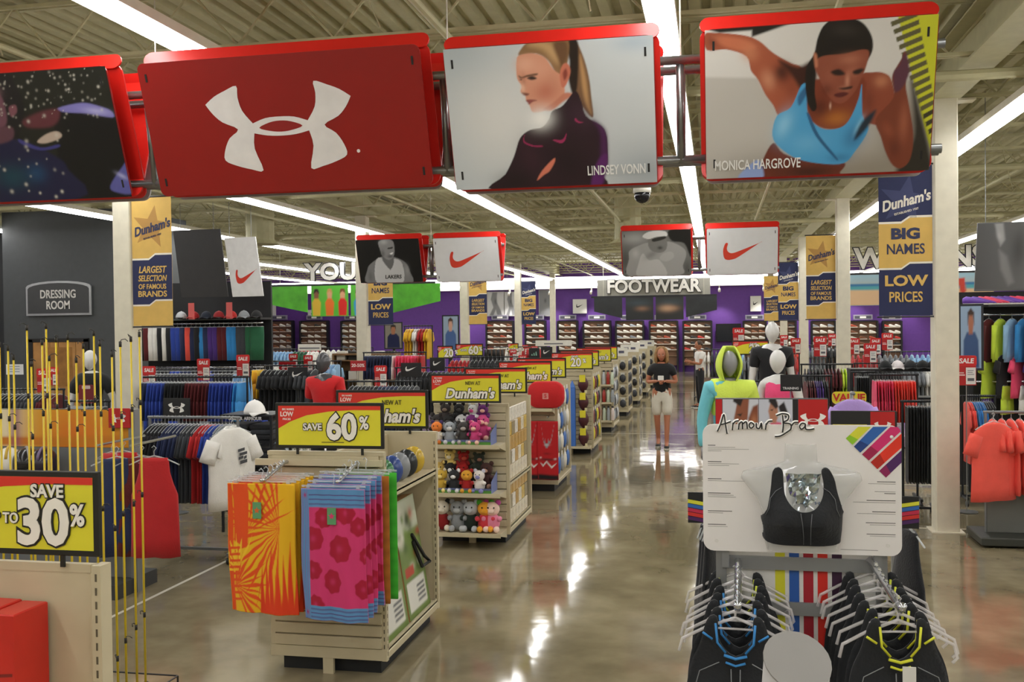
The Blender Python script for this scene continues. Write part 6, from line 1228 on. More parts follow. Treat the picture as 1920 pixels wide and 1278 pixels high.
R_ = [(1595, 1640, 14.5, 1.5, [('pair of long pants', BLK, 9)], 'between the cream columns'), (1500, 1560, 14.5, 1.45, [('tee shirt', MAR, 5), ('tee shirt', PUR, 4), ('tee shirt', BLK, 3)], 'behind the pink tank mannequin'), (1500, 1600, 17.2, 1.5, [('tee shirt', BLK, 6), ('tee shirt', MAR, 5), ('tee shirt', LIM, 3)], 'under the gold and navy banner'), (1385, 1440, 15.0, 1.35, [('tee shirt', BLK, 9)], 'behind the lime hood mannequin'), (1600, 1760, 17.5, 1.5, [('tee shirt', BLK, 10), ('tee shirt', GRY, 5), ('tee shirt', WHT, 3)], 'under the black caps'), (1380, 1500, 23, 1.5, [('tee shirt', GRY, 6), ('tee shirt', BLK, 6), ('tee shirt', RED_, 3)], 'far behind the two mannequins'), (1590, 1750, 24, 1.5, [('tee shirt', RED_, 5), ('tee shirt', GRY, 6), ('tee shirt', PBL, 4)], 'under the beach mural'), (1300, 1400, 29, 1.45, [('tee shirt', WHT, 4), ('tee shirt', CHA, 6), ('tee shirt', PBL, 3)], 'near the man in the white shirt'), (1480, 1580, 31, 1.5, [('tee shirt', COR, 4), ('tee shirt', GRY, 5), ('tee shirt', BLK, 4)], 'in front of the far shoe bays')]
for a, c, yy, z, runs, where in R_: rail_rack('clothes rack ' + where, where, W(a, yy), W(c, yy), yy, z, runs)
# cap shelf
t = thing('cap_table', 'black cap shelf standing above the coral shorts', 'shelf', (W(1690, 15.6), 15.6, 0)); zz_ = P(1690, 690, y=15.6).z
b = B(); b.box(-.75, .6, -.2, .2, zz_ - .04, zz_); b.build('top_shelf', DARKM, t); b = B(); b.box(-.75, .6, -.2, .2, zz_ - .45, zz_ - .42); b.build('lower_shelf', DARKM, t)
for s in (-.73, .58): b = B(); b.box(s - .02, s + .02, -.18, .18, 0, zz_ - .04); b.build('leg_panel', DARKM, t)
for k, (px, c, n_) in enumerate(((1660, '#141518', 'plain black'), (1683, '#e0d8d8', 'pale pink'), (1707, '#1b1c20', 'charcoal black'), (1730, '#101113', 'black with white tick'), (1750, '#17181c', 'black mesh'))): p = P(px, 688, y=15.5); cap(c, '%s ball cap on the black cap shelf' % n_, (p.x, 15.5, zz_ + .001), rnd.uniform(-.15, .15), 1.05, 'caps on the cap shelf by the column')
for (lab, px, py, yy, s) in (('red sale card between the mannequins and the cream column', 1538, 668, 17, 1.05), ('red sale card over the gold banner column racks', 1602, 664, 20, 1), ('red sale card hanging lowest by the black caps', 1632, 680, 16.5, 1), ('red sale card next to the black caps', 1642, 664, 18, .9), ('red sale card behind the pale pink cap', 1664, 656, 19, 1), ('red sale card over the blue and coral tops', 1812, 722, 12.2, 1.1), ('red sale card behind the mannequin shoulder', 1492, 662, 21, 1), ('red sale card above the lime hood', 1385, 648, 21, 1.2), ('red sale card among the far grey shirts', 1470, 650, 27, 1), ('red sale card near the far red shirts', 1560, 648, 27, 1), ('red sale card beside the far coral shirts', 1578, 655, 25, 1)): sale(lab, px, py, yy, s)
p = P(1407, 665, y=17); k = sale_sign('20', 'yellow and red sign standing behind the lime hood mannequin', p.x, p.y, p.z, .6, .24); put(STEM, 'pole', k, (0, .01, 0), scale=(1, 1, p.z - .01)); put(FOOT, 'foot', k, (0, .01, -p.z + .002))
# womens wall: leaning grey photo, shoe shelf and two rails of jackets
wy = 14.0; wx0, wx1 = W(1800, wy), W(1800, wy) + 2.4
t = thing('wall_fixture', 'black wall fixture with bright shoes above rails of coloured jackets', 'wall fixture', ((wx0 + wx1) / 2, wy, 0)); hw = (wx1 - wx0) / 2
b = B(); b.box(-hw, hw, .3, .36, 0, P(1860, 560, y=wy).z + .1); b.build('back_panel', M('#1b1c1e', .6), t); zs2 = P(1860, 571, y=wy).z
b = B(); b.box(-hw + .3, hw, -.2, .3, zs2 - .03, zs2); b.build('shoe_shelf', M('#33373a', .35), t)
for z_ in (P(1860, 590, y=wy).z, P(1860, 657, y=wy).z, P(1860, 715, y=wy).z): b = B(); b.sh(True).cyl((-hw, -.02, z_), (hw, -.02, z_), .014, n=8); b.build('rail', CHROME, t)
for r_, (py, cs, kd) in enumerate(((590, (MAR, LIM, PBL, SKY, PUR, LIM, RED_, RED_, WHT, RED_, PBL, SKY, LIM, BLK), 'long-sleeved top'), (657, (LIM, BLK, PNK, PUR, PUR, RED_, PNK, BLK, BLK, CHA, BLK), 'tee shirt'), (715, (PUR, LIM, WHT, BLK, BLK, BLK, BLK, CHA, BLK), 'pair of shorts'))):
    z_ = P(1860, py, y=wy).z
    for i, c in enumerate(cs): garment(kd, c, CN[c], 'on the %s rail of the womens wall' % ('top', 'middle', 'lowest')[r_], (wx0 + .35 + i * 1.95 / len(cs), wy - .02, z_ + .013), R(48), 'clothes on the womens wall', .78 if r_ < 2 else .8)
standee('photo board of a woman in blue beside the jacket rails', 1801, 1840, 574, 690, 13.6, '#8fa6c0', PERSON('#a86a50', '#3a2418', '#34507c'))
lean_panel('large leaning grey photo panel high on the womens wall', ((1838, 418), (1935, 372), (1855, 545)), 13.4, M('#6d6e70', .4), lambda t, w, h: put(print_mesh('printed_picture', w * .98, h * .98, paint(w, h, 50, 50, [('g', '#5c5d5f', '#77787a', (0, .5), (1, .5)), ('p', '#a8a9ab', [(.3, 1), (.45, 1), (.5, .75), (.42, .65), (.36, .8)], .05), ('p', '#8d8e90', [(.4, .6), (.55, .5), (.7, .1), (.6, .05), (.45, .3)], .08), ('b', '#444547', (.75, .6), (.15, .4), 0, .7), ('b', '#c0c1c3', (.4, .8), (.05, .1), 20, .7)], '#66676a')), 'printed_picture', t, (-w * .49, -.002, -h * .99)))
# ================================================================ shoes
def shoe_b():
    b = B().sh(True); rs = []
    for y, hw, z0, z1 in ((.135, .028, .012, .075), (.1, .036, .006, .095), (.04, .036, .004, .085), (-.02, .038, .004, .065), (-.08, .042, .004, .05), (-.125, .034, .008, .036), (-.145, .016, .012, .026)):
        rs.append([(hw * math.cos(2 * math.pi * k / 10), y, (z0 + z1) / 2 + (z1 - z0) / 2 * math.sin(2 * math.pi * k / 10)) for k in range(10)])
    b.loft(rs, True); return b
def sole_b():
    b = B(); b.prism([(x, z) for x, z in ((0, 0), (1, 0), (1, 1), (0, 1))], 0, 0.0001); return b
SHO = {}
def shoe_me(col):
    if col not in SHO:
        b = shoe_b(); b.cur = 1; b.smooth = False
        b.loft([[(hw * sx, y, z) for sx, y, hw in ((-1, .13, .026), (-1, 0, .04), (-1, -.1, .042), (-.4, -.15, .03), (.4, -.15, .03), (1, -.1, .042), (1, 0, .04), (1, .13, .026))] for z in (0, .016)], True)
        SHO[col] = b.mesh('shoe', [M(col, .5), M('#e0ddd6', .5)])
    return SHO[col]
for i in range(9):
    c, n_ = (('#6a3fa8', 'purple'), ('#6a3fa8', 'purple'), ('#e8466a', 'pink'), ('#e8466a', 'pink'), ('#7a58b0', 'violet'))[i % 5]
    p = P(1832 + 12 * i, 570, y=13.85); o = put(shoe_me(c), 'running_shoe', None, (p.x, 13.9, zs2), (0, 0, R(60) + rnd.uniform(-.2, .2))); o.scale = (1.2,) * 3; tag(o, '%s running shoe on the shelf of the womens wall' % n_, 'shoe', 'bright shoes of the womens wall')
# shoe wall at the back: bays of slatted shelves under framed brand lights
by = 45.7; SHELF = M('#7a5a44', .5); k_ = 0
bays = [(498, 548), (563, 614), (640, 680), (912, 962), (985, 1022), (1046, 1082), (1094, 1144), (1155, 1206), (1218, 1270), (1281, 1334), (1394, 1436), (1448, 1492), (1522, 1566), (1592, 1645), (1656, 1690)]
bn = ['by the edge of the green mural', 'below the picture of children', 'behind the far cream column', 'under the running legs murals', 'beside the small navy banner', 'next to the thin far column', 'under the white tick board', 'where the footwear sign starts', 'under the dark photo strip', 'beside the black wall screen', 'just past the black wall screen', 'behind the tallest mannequin', 'behind the gold banner column', 'under the beach mural', 'closest to the womens wall']
for bi, (a, c) in enumerate(bays):
    x0, x1 = W(a, by - .1, 607), W(c, by - .1, 607); w_ = x1 - x0
    t = thing('shoe_bay', 'black framed bay of trainers on the purple wall, ' + bn[bi], 'shoe display', ((x0 + x1) / 2, by, 0), group='shoe bays of the purple wall')
    zt2 = P((a + c) / 2, 603, y=by).z
    b = B(); b.box(-w_ / 2, w_ / 2, .0, .12, .3, zt2); b.build('back_panel', SHELF, t)
    for s in (-1, 1): b = B(); b.box(s * w_ / 2 - .04, s * w_ / 2 + .04, -.16, .12, .0, zt2 + .04); b.build('side_panel', M('#17151a', .5), t)
    b = B(); b.box(-w_ / 2, w_ / 2, -.1, .12, zt2, zt2 + .06); b.build('top_panel', M('#17151a', .5), t)
    f = thing('brand_light', 'grey framed light box over the shoe bay ' + bn[bi], 'light box', ((x0 + x1) / 2, by, P((a + c) / 2, 600, y=by).z + .02), group='light boxes above the shoe bays'); b = B(); b.bevbox(-.4, .4, -.06, .04, 0, .22, .01); b.build('frame', M('#9a96a8', .4, metal=.3), f); b = B(); b.box(-.34, .34, -.066, -.06, .05, .17); b.build('panel', M('#4a4a58', .5), f); b = B(); b.box(-.13, .13, -.07, -.066, .07, .15); b.build('lit_label', M('#ecebe6', .5), f)
    ncol = max(3, round(w_ / .34))
    pal = [('#e4e1da', '#8c5a3c', '#e4e1da', '#b9b6ae'), ('#d8d4cc', '#6a4a34', '#33302e', '#e4e1da'), ('#7c828c', '#e4e1da', '#9aa2ae', '#d8d4cc'), ('#a8462c', '#e4e1da', '#c9c5bc', '#7a4a30'), ('#c9342c', '#e4e1da', '#d8d4cc', '#2a2a2c')][bi % 5]
    pn = {'#e4e1da': 'white', '#8c5a3c': 'brown', '#b9b6ae': 'pale grey', '#d8d4cc': 'off-white', '#6a4a34': 'dark brown', '#33302e': 'black', '#7c828c': 'blue grey', '#9aa2ae': 'silver', '#a8462c': 'rust', '#c9c5bc': 'cream', '#7a4a30': 'tan', '#c9342c': 'red', '#2a2a2c': 'black'}
    for r_ in range(6):
        z = zt2 - .24 - .26 * r_
        b = B(); b.box(-w_ / 2 + .04, w_ / 2 - .04, -.13, 0, z - .015, z); b.build('shelf', M('#a08468', .4), t)
        if r_ > 4: continue
        for cc in range(ncol):
            if k_ >= 300: continue
            k_ += 1; co = pal[(cc + r_ * 3 + (cc * r_) % 2) % 4]
            o = put(shoe_me(co), 'trainer', None, (x0 + w_ * (cc + .5) / ncol, by - .085, z), (0, 0, R(90))); o.scale = (1.2, 1.08, 1.55); tag(o, '%s trainer in the shoe bay %s' % (pn[co], bn[bi]), 'shoe', 'trainers on the shoe wall')
# boards and murals on the purple wall
def board(label, a, c, d, e, base, layers, fr='#e4e3df', y=45.8, n=30):
    p, q = P(a, d, y=y), P(c, e, y=y); w, h = q.x - p.x, p.z - q.z; t = thing('wall_board', label, 'wall picture', (p.x, y, q.z), group='boards on the purple wall')
    b = B(); b.box(-.03, w + .03, .01, .05, -.03, h + .03); b.build('backing', M(fr, .5), t); put(print_mesh('printed_picture', w, h, paint(w, h, n, n, layers, base)), 'printed_picture', t); return t, w, h
LEG = lambda s: [('p', '#8b8c90', [(.1, 0), (.35, .35), (.2, .7), (.3, 1), (.6, 1), (.55, .6), (.75, .3), (.9, 0), (.6, 0), (.5, .25), (.35, 0)], .05), ('b', '#4a4b50', (.5, .6), (.1, .2), 0, .7)]
board('black and white photo mural of a runner behind the gold banner', 914, 945, 548, 591, '#d6d7da', LEG(0), '#c9c9c9'); board('black and white photo mural of running legs beside the far column', 946, 970, 548, 591, '#d9dadd', LEG(1), '#c9c9c9'); board('grey photo mural of a player beside the small navy banner', 1011, 1034, 545, 591, '#8a8c92', LEG(2), '#b9b9b9')
for lab, a, c, d, e in (('white square board with a dark tick on bare purple wall', 1075, 1099, 562, 586), ('white square board with a dark tick below the green mural', 578, 602, 582, 595), ('tall white board with a dark tick next to the wall corner', 1408, 1426, 556, 582), ('white board with small dark marks by the first shoe bay', 492, 516, 570, 594)):
    t, w, h = board(lab, a, c, d, e, '#e6e6e4', []); mark(t, swoosh(), w * .22, -.003, h * .4, w * .55, h * .25, '#2a2a30')
b = B(); b.bevbox(-.55, .55, 0, .1, 0, .8, .01); o = b.build('wall_screen', M('#131418', .25), None, P(1366, 640, y=45.7)); tag(o, 'black wall screen hanging on the purple wall beyond the aisle', 'screen'); b = B(); b.box(-.5, .5, -.004, 0, .05, .75); b.build('screen_face', M('#1d2128', .15), o)
# ================================================================ department signs hung from the roof
def letters(t, s, x, z, size, sx=1.0, bold=.035):
    text(t, s, x, 0, z, size, '#ece9e2', bold, 0, sx, ext=.03, outline='#26262a', ow=.03)
def dept(name, label, word, px0, px1, py0, py1, y, size, panels, bar, sx=1.0, cxp=None):
    p, q = P(px0, py0, y=y), P(px1, py1, y=y); cx = (p.x + q.x) / 2; t = thing(name, label, 'sign', (cx, y, q.z), group='department signs'); w = q.x - p.x
    letters(t, word, 0, size * .42, size, sx)
    b = B(); b.box(-bar / 2, bar / 2, .03, .08, -.1, -.04); b.build('carrier_bar', M('#1d1d20', .4), t)
    if word == 'FOOTWEAR': b = B(); b.box(-w / 2 - .1, w / 2 + .1, .05, .06, -.04, size * .85); b.build('mesh_back', M('#9c9a90', .6), t)
    for s in (-1, 1): b = B(); b.cyl((s * bar * .4, .05, -.05), (s * bar * .4, .05, ZC - q.z), .008, n=5); b.build('suspension_wire', M('#c9c6b4', .4), t)
    for (poly, base, layers) in panels:
        xs = [v[0] for v in poly]; zs_ = [v[1] for v in poly]; x0, x1, z0, z1 = min(xs), max(xs), min(zs_), max(zs_)
        b = B(); b.prism(poly, 0, .02); pb = b.build('picture_panel', M(base, .5, amt=.25, scale=3), t)
        if layers: put(print_mesh('printed_picture', x1 - x0, z1 - z0 - .02, paint(x1 - x0, z1 - z0, 44, 26, layers, base)), 'printed_picture', pb, (x0, -.002, z0 + .01))
    return t
KID = lambda cx, c, sk, hr: [('p', c, [(cx - .1, 0), (cx - .12, .45), (cx - .05, .6), (cx + .05, .6), (cx + .12, .45), (cx + .1, 0)], .03), ('p', sk, [(cx - .06, .58), (cx - .07, .76), (cx, .86), (cx + .07, .76), (cx + .06, .58)], .03), ('p', hr, [(cx - .08, .74), (cx - .06, .88), (cx, .92), (cx + .06, .88), (cx + .08, .74), (cx, .82)], .03)]
u = 27 / 1867 * 1.0
dept('youth_sign', 'hanging youth sign with white letters over green grass and children panels', 'YOUTH', 565, 738, 493, 526, 27, .66, [([(-2.36, -.62), (-1.22, -.86), (-1.22, -.1), (-2.36, -.1)], '#55b02c', None), ([(-1.1, -.98), (.02, -.98), (.02, -.1), (-1.1, -.1)], '#5cb83a', KID(.14, '#d8b23a', '#8a5a40', '#241810') + KID(.5, '#e8742c', '#d8a07a', '#c89a5a') + KID(.85, '#d82a24', '#d8a07a', '#7a4a28')), ([(.1, -.98), (1.22, -.98), (1.22, -.1), (.1, -.1)], '#5cb83a', KID(.2, '#3a9ad0', '#d8a07a', '#5a3a20') + KID(.6, '#e0d040', '#8a5a40', '#241810')), ([(1.3, -.92), (2.75, -.6), (2.75, -.1), (1.3, -.1)], '#55b02c', None)], 5.2, 1.1)
dk = [('b', '#3c4a50', (.5, .75), (.5, .15), 0, .8), ('b', '#b98a68', (.6, .5), (.25, .1), 0, .5)]
dept('footwear_sign', 'hanging footwear sign with white letters over dark photo strips', 'FOOTWEAR', 1125, 1326, 525, 549, 33, .58, [([(-1.95, -.55), (-1.02, -.78), (-1.02, -.1), (-1.95, -.1)], '#25282a', dk[:1] and None), ([(-.9, -.85), (.0, -.85), (.0, -.1), (-.9, -.1)], '#25282a', dk), ([(.08, -.85), (.98, -.85), (.98, -.1), (.08, -.1)], '#2a2b2a', dk + [('b', '#c9a080', (.4, .5), (.3, .14), 0, .8)]), ([(1.06, -.78), (2.05, -.55), (2.05, -.1), (1.06, -.1)], '#25282a', None)], 4.1, .95)
beach = [('g', '#c8a878', '#9cc0d0', (.5, .1), (.5, .95)), ('p', '#4fa0a8', [(0, .5), (1, .5), (1, .68), (0, .68)], .04, False), ('p', '#2c6fa0', [(0, .62), (1, .62), (1, .7), (0, .7)], .03, False), ('p', '#d8b48c', [(0, 0), (1, 0), (1, .48), (0, .5)], .04, False)]
dept('womens_sign', 'hanging womens sign with white letters over beach picture panels', 'WOMENS', 1590, 1862, 470, 503, 30, .8, [([(-1.95, -.98), (-.05, -.98), (-.05, -.1), (-1.95, -.1)], '#9cb4bc', beach + [('p', '#b83a2a', [(.8, .3), (.9, .55), (.95, .3)], .04)]), ([(.05, -.98), (1.95, -.98), (1.95, -.1), (.05, -.1)], '#9cb4bc', beach + [('p', '#c03a28', [(.42, .35), (.4, .8), (.6, .85), (.62, .4), (.55, .3), (.52, .6)], .05)])], 4.0, 1.0)
# dome camera
b = B(); b.sh(True).ell((0, 0, 0), (.1, .1, .1), 14, 8); o = b.build('dome_camera', M('#14151a', .15), None, (.0, 0, 0)); o.location = P(1204, 366, y=12.5); tag(o, 'small black dome camera hanging under the roof joists', 'camera'); b = B(); b.sh(True).cyl((0, 0, .03), (0, 0, .12), .11, n=14); b.build('housing', M('#d8d5ca', .4), o); b = B(); b.cyl((0, 0, .1), (0, 0, ZC - o.location.z), .015, n=6); b.build('drop_pipe', M('#d8d5ca', .4), o)
# ================================================================ people and mannequins
def skin_mesh(V, E, rad, sub=1):
    """continuous surface grown on a skeleton; V name->pos, E pairs, rad name->(rx,ry)"""
    names = list(V); idx = {n: i for i, n in enumerate(names)}
    me = bpy.data.meshes.new('skeleton'); me.from_pydata([V[n] for n in names], [(idx[a], idx[b]) for a, b in E], []); o = bpy.data.objects.new('skeleton', me); COL.objects.link(o)
    sk = o.modifiers.new('Skin', 'SKIN'); sk.use_smooth_shade = True
    if not me.skin_vertices: bpy.context.view_layer.objects.active = o; bpy.ops.mesh.customdata_skin_add()
    for i, n in enumerate(names):
        r = rad[n]; me.skin_vertices[0].data[i].radius = r if isinstance(r, tuple) else (r, r); me.skin_vertices[0].data[i].use_root = (i == 0)
    ss = o.modifiers.new('Sub', 'SUBSURF'); ss.levels = sub; ss.render_levels = sub
    bpy.context.view_layer.update(); out = bpy.data.meshes.new_from_object(o.evaluated_get(bpy.context.evaluated_depsgraph_get()))
    bpy.data.objects.remove(o); bpy.data.meshes.remove(me); out.materials.clear(); return out
def to_b(b, me):
    b.smooth = True; return b.add([tuple(v.co) for v in me.vertices], [tuple(p.vertices) for p in me.polygons])
def head_into(b, c, s=1.0, tilt=0.0, yaw=0.0, face=True):
    """head 0.235 m high with brow, nose, chin and ears; c = centre"""
    N, K = 20, 16; rot = Matrix.Rotation(yaw, 3, 'Z') @ Matrix.Rotation(tilt, 3, 'X'); b.smooth = True; rings = []
    for j in range(K + 1):
        t = -math.pi / 2 + math.pi * j / K; r = max(.03, math.cos(t)); z = .118 * math.sin(t); rg = []
        for i in range(N):
            a = 2 * math.pi * i / N; x, y = .077 * r * math.cos(a), .1 * r * math.sin(a)
            if z < 0: x *= 1 - .28 * (-z / .118); y = y * (1 - .12 * (-z / .118)) - .012 * (-z / .118)
            if face and math.sin(a) < -.9: y -= .02 * math.exp(-((z + .018) / .022) ** 2) * math.exp(-(x / .016) ** 2) + .004 * math.exp(-((z - .03) / .012) ** 2) + .006 * math.exp(-((z + .09) / .02) ** 2) + .005 * math.exp(-((z + .058) / .01) ** 2)
            rg.append(Vector(c) + rot @ (Vector((x, y, z)) * s))
        rings.append(rg)
    b.loft(rings, True)
    if face:
        for sx in (-1, 1):
            b.loft([[Vector(c) + rot @ (Vector((sx * (.074 + .008 * d), .012 + .02 * math.cos(2 * math.pi * k / 8), -.005 + .032 * math.sin(2 * math.pi * k / 8))) * s) for k in range(8)] for d in (0, 1)], True)
def face_parts(o, c, s=1.0, tilt=0.0, yaw=0.0, lip='#9a4a42'):
    rot = Matrix.Rotation(yaw, 3, 'Z') @ Matrix.Rotation(tilt, 3, 'X'); at_ = lambda x, y, z: Vector(c) + rot @ (Vector((x, y, z)) * s)
    for sx in (-1, 1):
        p = at_(sx * .031, -.09, .008); e = B().sh(True).ell(p, (.012 * s, .007 * s, .008 * s), 8, 6).build('eye', M('#e8e4de', .3), o); B().sh(True).ell(p + rot @ Vector((0, -.006, 0)), (.0055 * s, .004 * s, .006 * s), 6, 5).build('iris', M('#2c1c14', .3), e)
        B().sh(True).tube([at_(sx * .014, -.096, .028), at_(sx * .03, -.096, .033), at_(sx * .046, -.086, .028)], .0035 * s, 5).build('eyebrow', M('#3a2618', .7), o)
    B().sh(True).tube([at_(-.022, -.092, -.058), at_(-.008, -.1, -.055), at_(.008, -.1, -.055), at_(.022, -.092, -.058)], .0055 * s, 6).build('mouth', M(lip, .5), o)
def fingers_into(b, wrist, d, up, s=1.0, curl=.9):
    """five curled fingers on a palm: d along the hand, up = back of the hand"""
    d, up = Vector(d).normalized(), Vector(up).normalized(); side = d.cross(up).normalized(); w = Vector(wrist); b.smooth = True
    b.loft([[w + d * (a * s) + side * (hw * s * math.cos(2 * math.pi * k / 8)) + up * (.014 * s * math.sin(2 * math.pi * k / 8)) for k in range(8)] for a, hw in ((-.01, .026), (.03, .036), (.07, .042), (.09, .038))], True)
    for k, ln in enumerate((.068, .078, .074, .056)):
        p = w + d * (.085 * s) + side * ((-.03 + .02 * k) * s); pts = [p]; a = .2
        for q in range(3): a += curl * .6; p = p + (d * math.cos(a) - up * math.sin(a)) * (ln * s / 3); pts.append(p)
        b.tube(pts, [.0088 * s, .0085 * s, .0078 * s, .0062 * s], 6)
    p = w + d * (.03 * s) - side * (.034 * s); b.tube([p, p + (d * .6 - side * .8) * (.03 * s), p + (d * 1.0 - side * .7 - up * .3) * (.055 * s)], [.011 * s, .01 * s, .007 * s], 6)
BASE = dict(pelvis=(0, 0, .95), belly=(0, 0, 1.08), chest=(0, .005, 1.28), neckb=(0, .01, 1.43), neck=(0, 0, 1.5), hipL=(-.095, 0, .9), hipR=(.095, 0, .9), kneeL=(-.1, -.01, .5), kneeR=(.1, -.01, .5), ankL=(-.1, .02, .085), ankR=(.1, .02, .085), toeL=(-.11, -.14, .03), toeR=(.11, -.14, .03), shL=(-.17, .01, 1.4), shR=(.17, .01, 1.4), elL=(-.22, .02, 1.13), elR=(.22, .02, 1.13), wrL=(-.24, -.02, .88), wrR=(.24, -.02, .88))
ED = [('pelvis', 'belly'), ('belly', 'chest'), ('chest', 'neckb'), ('neckb', 'neck'), ('pelvis', 'hipL'), ('pelvis', 'hipR'), ('hipL', 'kneeL'), ('hipR', 'kneeR'), ('kneeL', 'ankL'), ('kneeR', 'ankR'), ('ankL', 'toeL'), ('ankR', 'toeR'), ('neckb', 'shL'), ('neckb', 'shR'), ('shL', 'elL'), ('shR', 'elR'), ('elL', 'wrL'), ('elR', 'wrR')]
RAD = dict(pelvis=(.15, .11), belly=(.13, .095), chest=(.15, .11), neckb=(.09, .075), neck=.052, hipL=.088, hipR=.088, kneeL=.056, kneeR=.056, ankL=.038, ankR=.038, toeL=.032, toeR=.032, shL=.062, shR=.062, elL=.042, elR=.042, wrL=.028, wrR=.028)
def lerp(a, c, t): return tuple(x + (y - x) * t for x, y in zip(a, c))
def figure(name, label, cat, loc, rz, skin, pose={}, scale=1.0, rad={}, top=None, bottom=None, mann=False, head=True, htilt=0.0, hyaw=0.0, hands=None, group=None, shoe=None, headcol=None):
    V = dict(BASE); V.update(pose); Rd = dict(RAD); Rd.update(rad); mat = M(skin, .25 if mann else .55, amt=.04)
    b = to_b(B(), skin_mesh(V, ED, Rd)); hc = Vector(V['neck']) + Vector((0, -.025, .125))
    if head and not headcol: head_into(b, hc, 1.0, htilt, hyaw, not mann)
    for s in 'LR':
        dd, up = (hands or {}).get(s, (Vector(V['wr' + s]) - Vector(V['el' + s]), (1 if s == 'R' else -1, 0, .1))); fingers_into(b, V['wr' + s], dd, up, 1.0, .5 if mann else .8)
    o = b.build(name, mat, None, loc, (0, 0, rz)); o.scale = (scale,) * 3; tag(o, label, cat, group)
    if head and headcol: hb2 = B(); head_into(hb2, hc, 1.0, htilt, hyaw, False); hb2.build('head', M(headcol, .3), o)
    if head and not mann: face_parts(o, hc, 1.0, htilt, hyaw)
    if top:
        col, sl, nm = top; Vt = {k: V[k] for k in ('pelvis', 'belly', 'chest', 'neckb', 'shL', 'shR')}; Et = [e for e in ED if e[0] in Vt and e[1] in Vt]; Rt = {k: tuple(v + .02 for v in (Rd[k] if isinstance(Rd[k], tuple) else (Rd[k], Rd[k]))) for k in Vt}; Rt['neckb'] = (.125, .105); Vt['collar'] = lerp(V['neckb'], V['neck'], .75); Et.append(('neckb', 'collar')); Rt['collar'] = (.078, .078)
        Vt['pelvis'] = lerp(V['pelvis'], V['belly'], -.45)
        for s in 'LR': Rt['sh' + s] = .088
        for s in 'LR':
            if sl > 0:
                Vt['el' + s] = lerp(V['sh' + s], V['el' + s], min(1, sl)); Et.append(('sh' + s, 'el' + s)); Rt['el' + s] = .06 if sl < 1 else .055
                if sl > 1: Vt['wr' + s] = V['wr' + s]; Et.append(('el' + s, 'wr' + s)); Rt['wr' + s] = .04
            else: Rt['sh' + s] = .07; Vt['sh' + s] = lerp(V['neckb'], V['sh' + s], .62)
        me = skin_mesh(Vt, Et, Rt); me.materials.append(cloth(col)); put(me, nm, o)
    if bottom:
        col, ln, nm = bottom; Vt = {k: V[k] for k in ('pelvis', 'belly', 'hipL', 'hipR')}; Et = [('pelvis', 'belly'), ('pelvis', 'hipL'), ('pelvis', 'hipR')]; Vt['belly'] = lerp(V['pelvis'], V['belly'], 1.25); Rt = dict(pelvis=(.165, .125), belly=(.14, .11), hipL=.112, hipR=.112)
        for s in 'LR':
            Vt['knee' + s] = lerp(V['hip' + s], V['knee' + s], min(1, ln)); Et.append(('hip' + s, 'knee' + s)); Rt['knee' + s] = .088 if ln <= 1 else .075
            if ln > 1: Vt['ank' + s] = V['ank' + s]; Et.append(('knee' + s, 'ank' + s)); Rt['ank' + s] = .06
        me = skin_mesh(Vt, Et, Rt); me.materials.append(cloth(col)); put(me, nm, o)
    if shoe:
        for s in 'LR': a, t_ = Vector(V['ank' + s]), Vector(V['toe' + s]); ob = put(shoe_me(shoe), 'shoe', o, ((a.x + t_.x) / 2, (a.y + t_.y) / 2, max(0, t_.z - .03)), (0, 0, math.atan2((t_ - a).y, (t_ - a).x) + math.pi / 2)); ob.scale = (1.15, 1.0, 1.0)
    return o, V, hc
# woman walking up the aisle, reading something held in both hands
wp = P(1242, 838, z=0)
o, V, hc = figure('person', 'woman in black short-sleeved top and white knee-length shorts, walking with hands together', 'person', wp, 0, '#b9775a', dict(elL=(-.25, .03, 1.14), elR=(.25, .03, 1.14), wrL=(-.075, -.22, 1.17), wrR=(.075, -.22, 1.17), kneeL=(-.085, .0, .5), kneeR=(.09, -.07, .5), ankL=(-.075, .13, .13), ankR=(.08, -.1, .085), toeL=(-.075, .0, .035), toeR=(.085, -.25, .03)), 1.02, dict(pelvis=(.17, .125), belly=(.155, .11), hipL=.1, hipR=.1), ('#17181b', .62, 'shirt'), ('#dcd6c8', .93, 'shorts'), htilt=R(14), hands={'L': ((.75, -.6, .1), (0, -.1, 1)), 'R': ((-.75, -.6, .1), (0, -.1, 1))}, shoe='#1b1818')
b = B(); b.sh(True)
for k in range(15):
    a = R(-15 + 210 * k / 14); x, y = .088 * math.cos(a), .02 + .095 * math.sin(a); b.tube([(hc.x + x * .3, hc.y + y * .4, hc.z + .125), (hc.x + x * .8, hc.y + y * .85, hc.z + .09), (hc.x + x * 1.08, hc.y + y * 1.05, hc.z), (hc.x + x * 1.15, hc.y + y * 1.1, hc.z - .1), (hc.x + x * .95, hc.y + y, hc.z - .17)], [.026, .034, .034, .03, .014], 6)
b.ell((hc.x, hc.y + .02, hc.z + .03), (.086, .1, .105), 12, 8); b.build('hair', M('#9a7448', .6, amt=.3, scale=40), o)
b = B(); b.bevbox(-.05, .05, -.01, .01, -.03, .05, .004); ph = b.build('paper_slip', M('#e4e2dc', .5), None, (wp.x, wp.y - .3 * 1.02, 1.22 * 1.02)); tag(ph, 'small white slip held in both hands of the walking woman', 'paper')
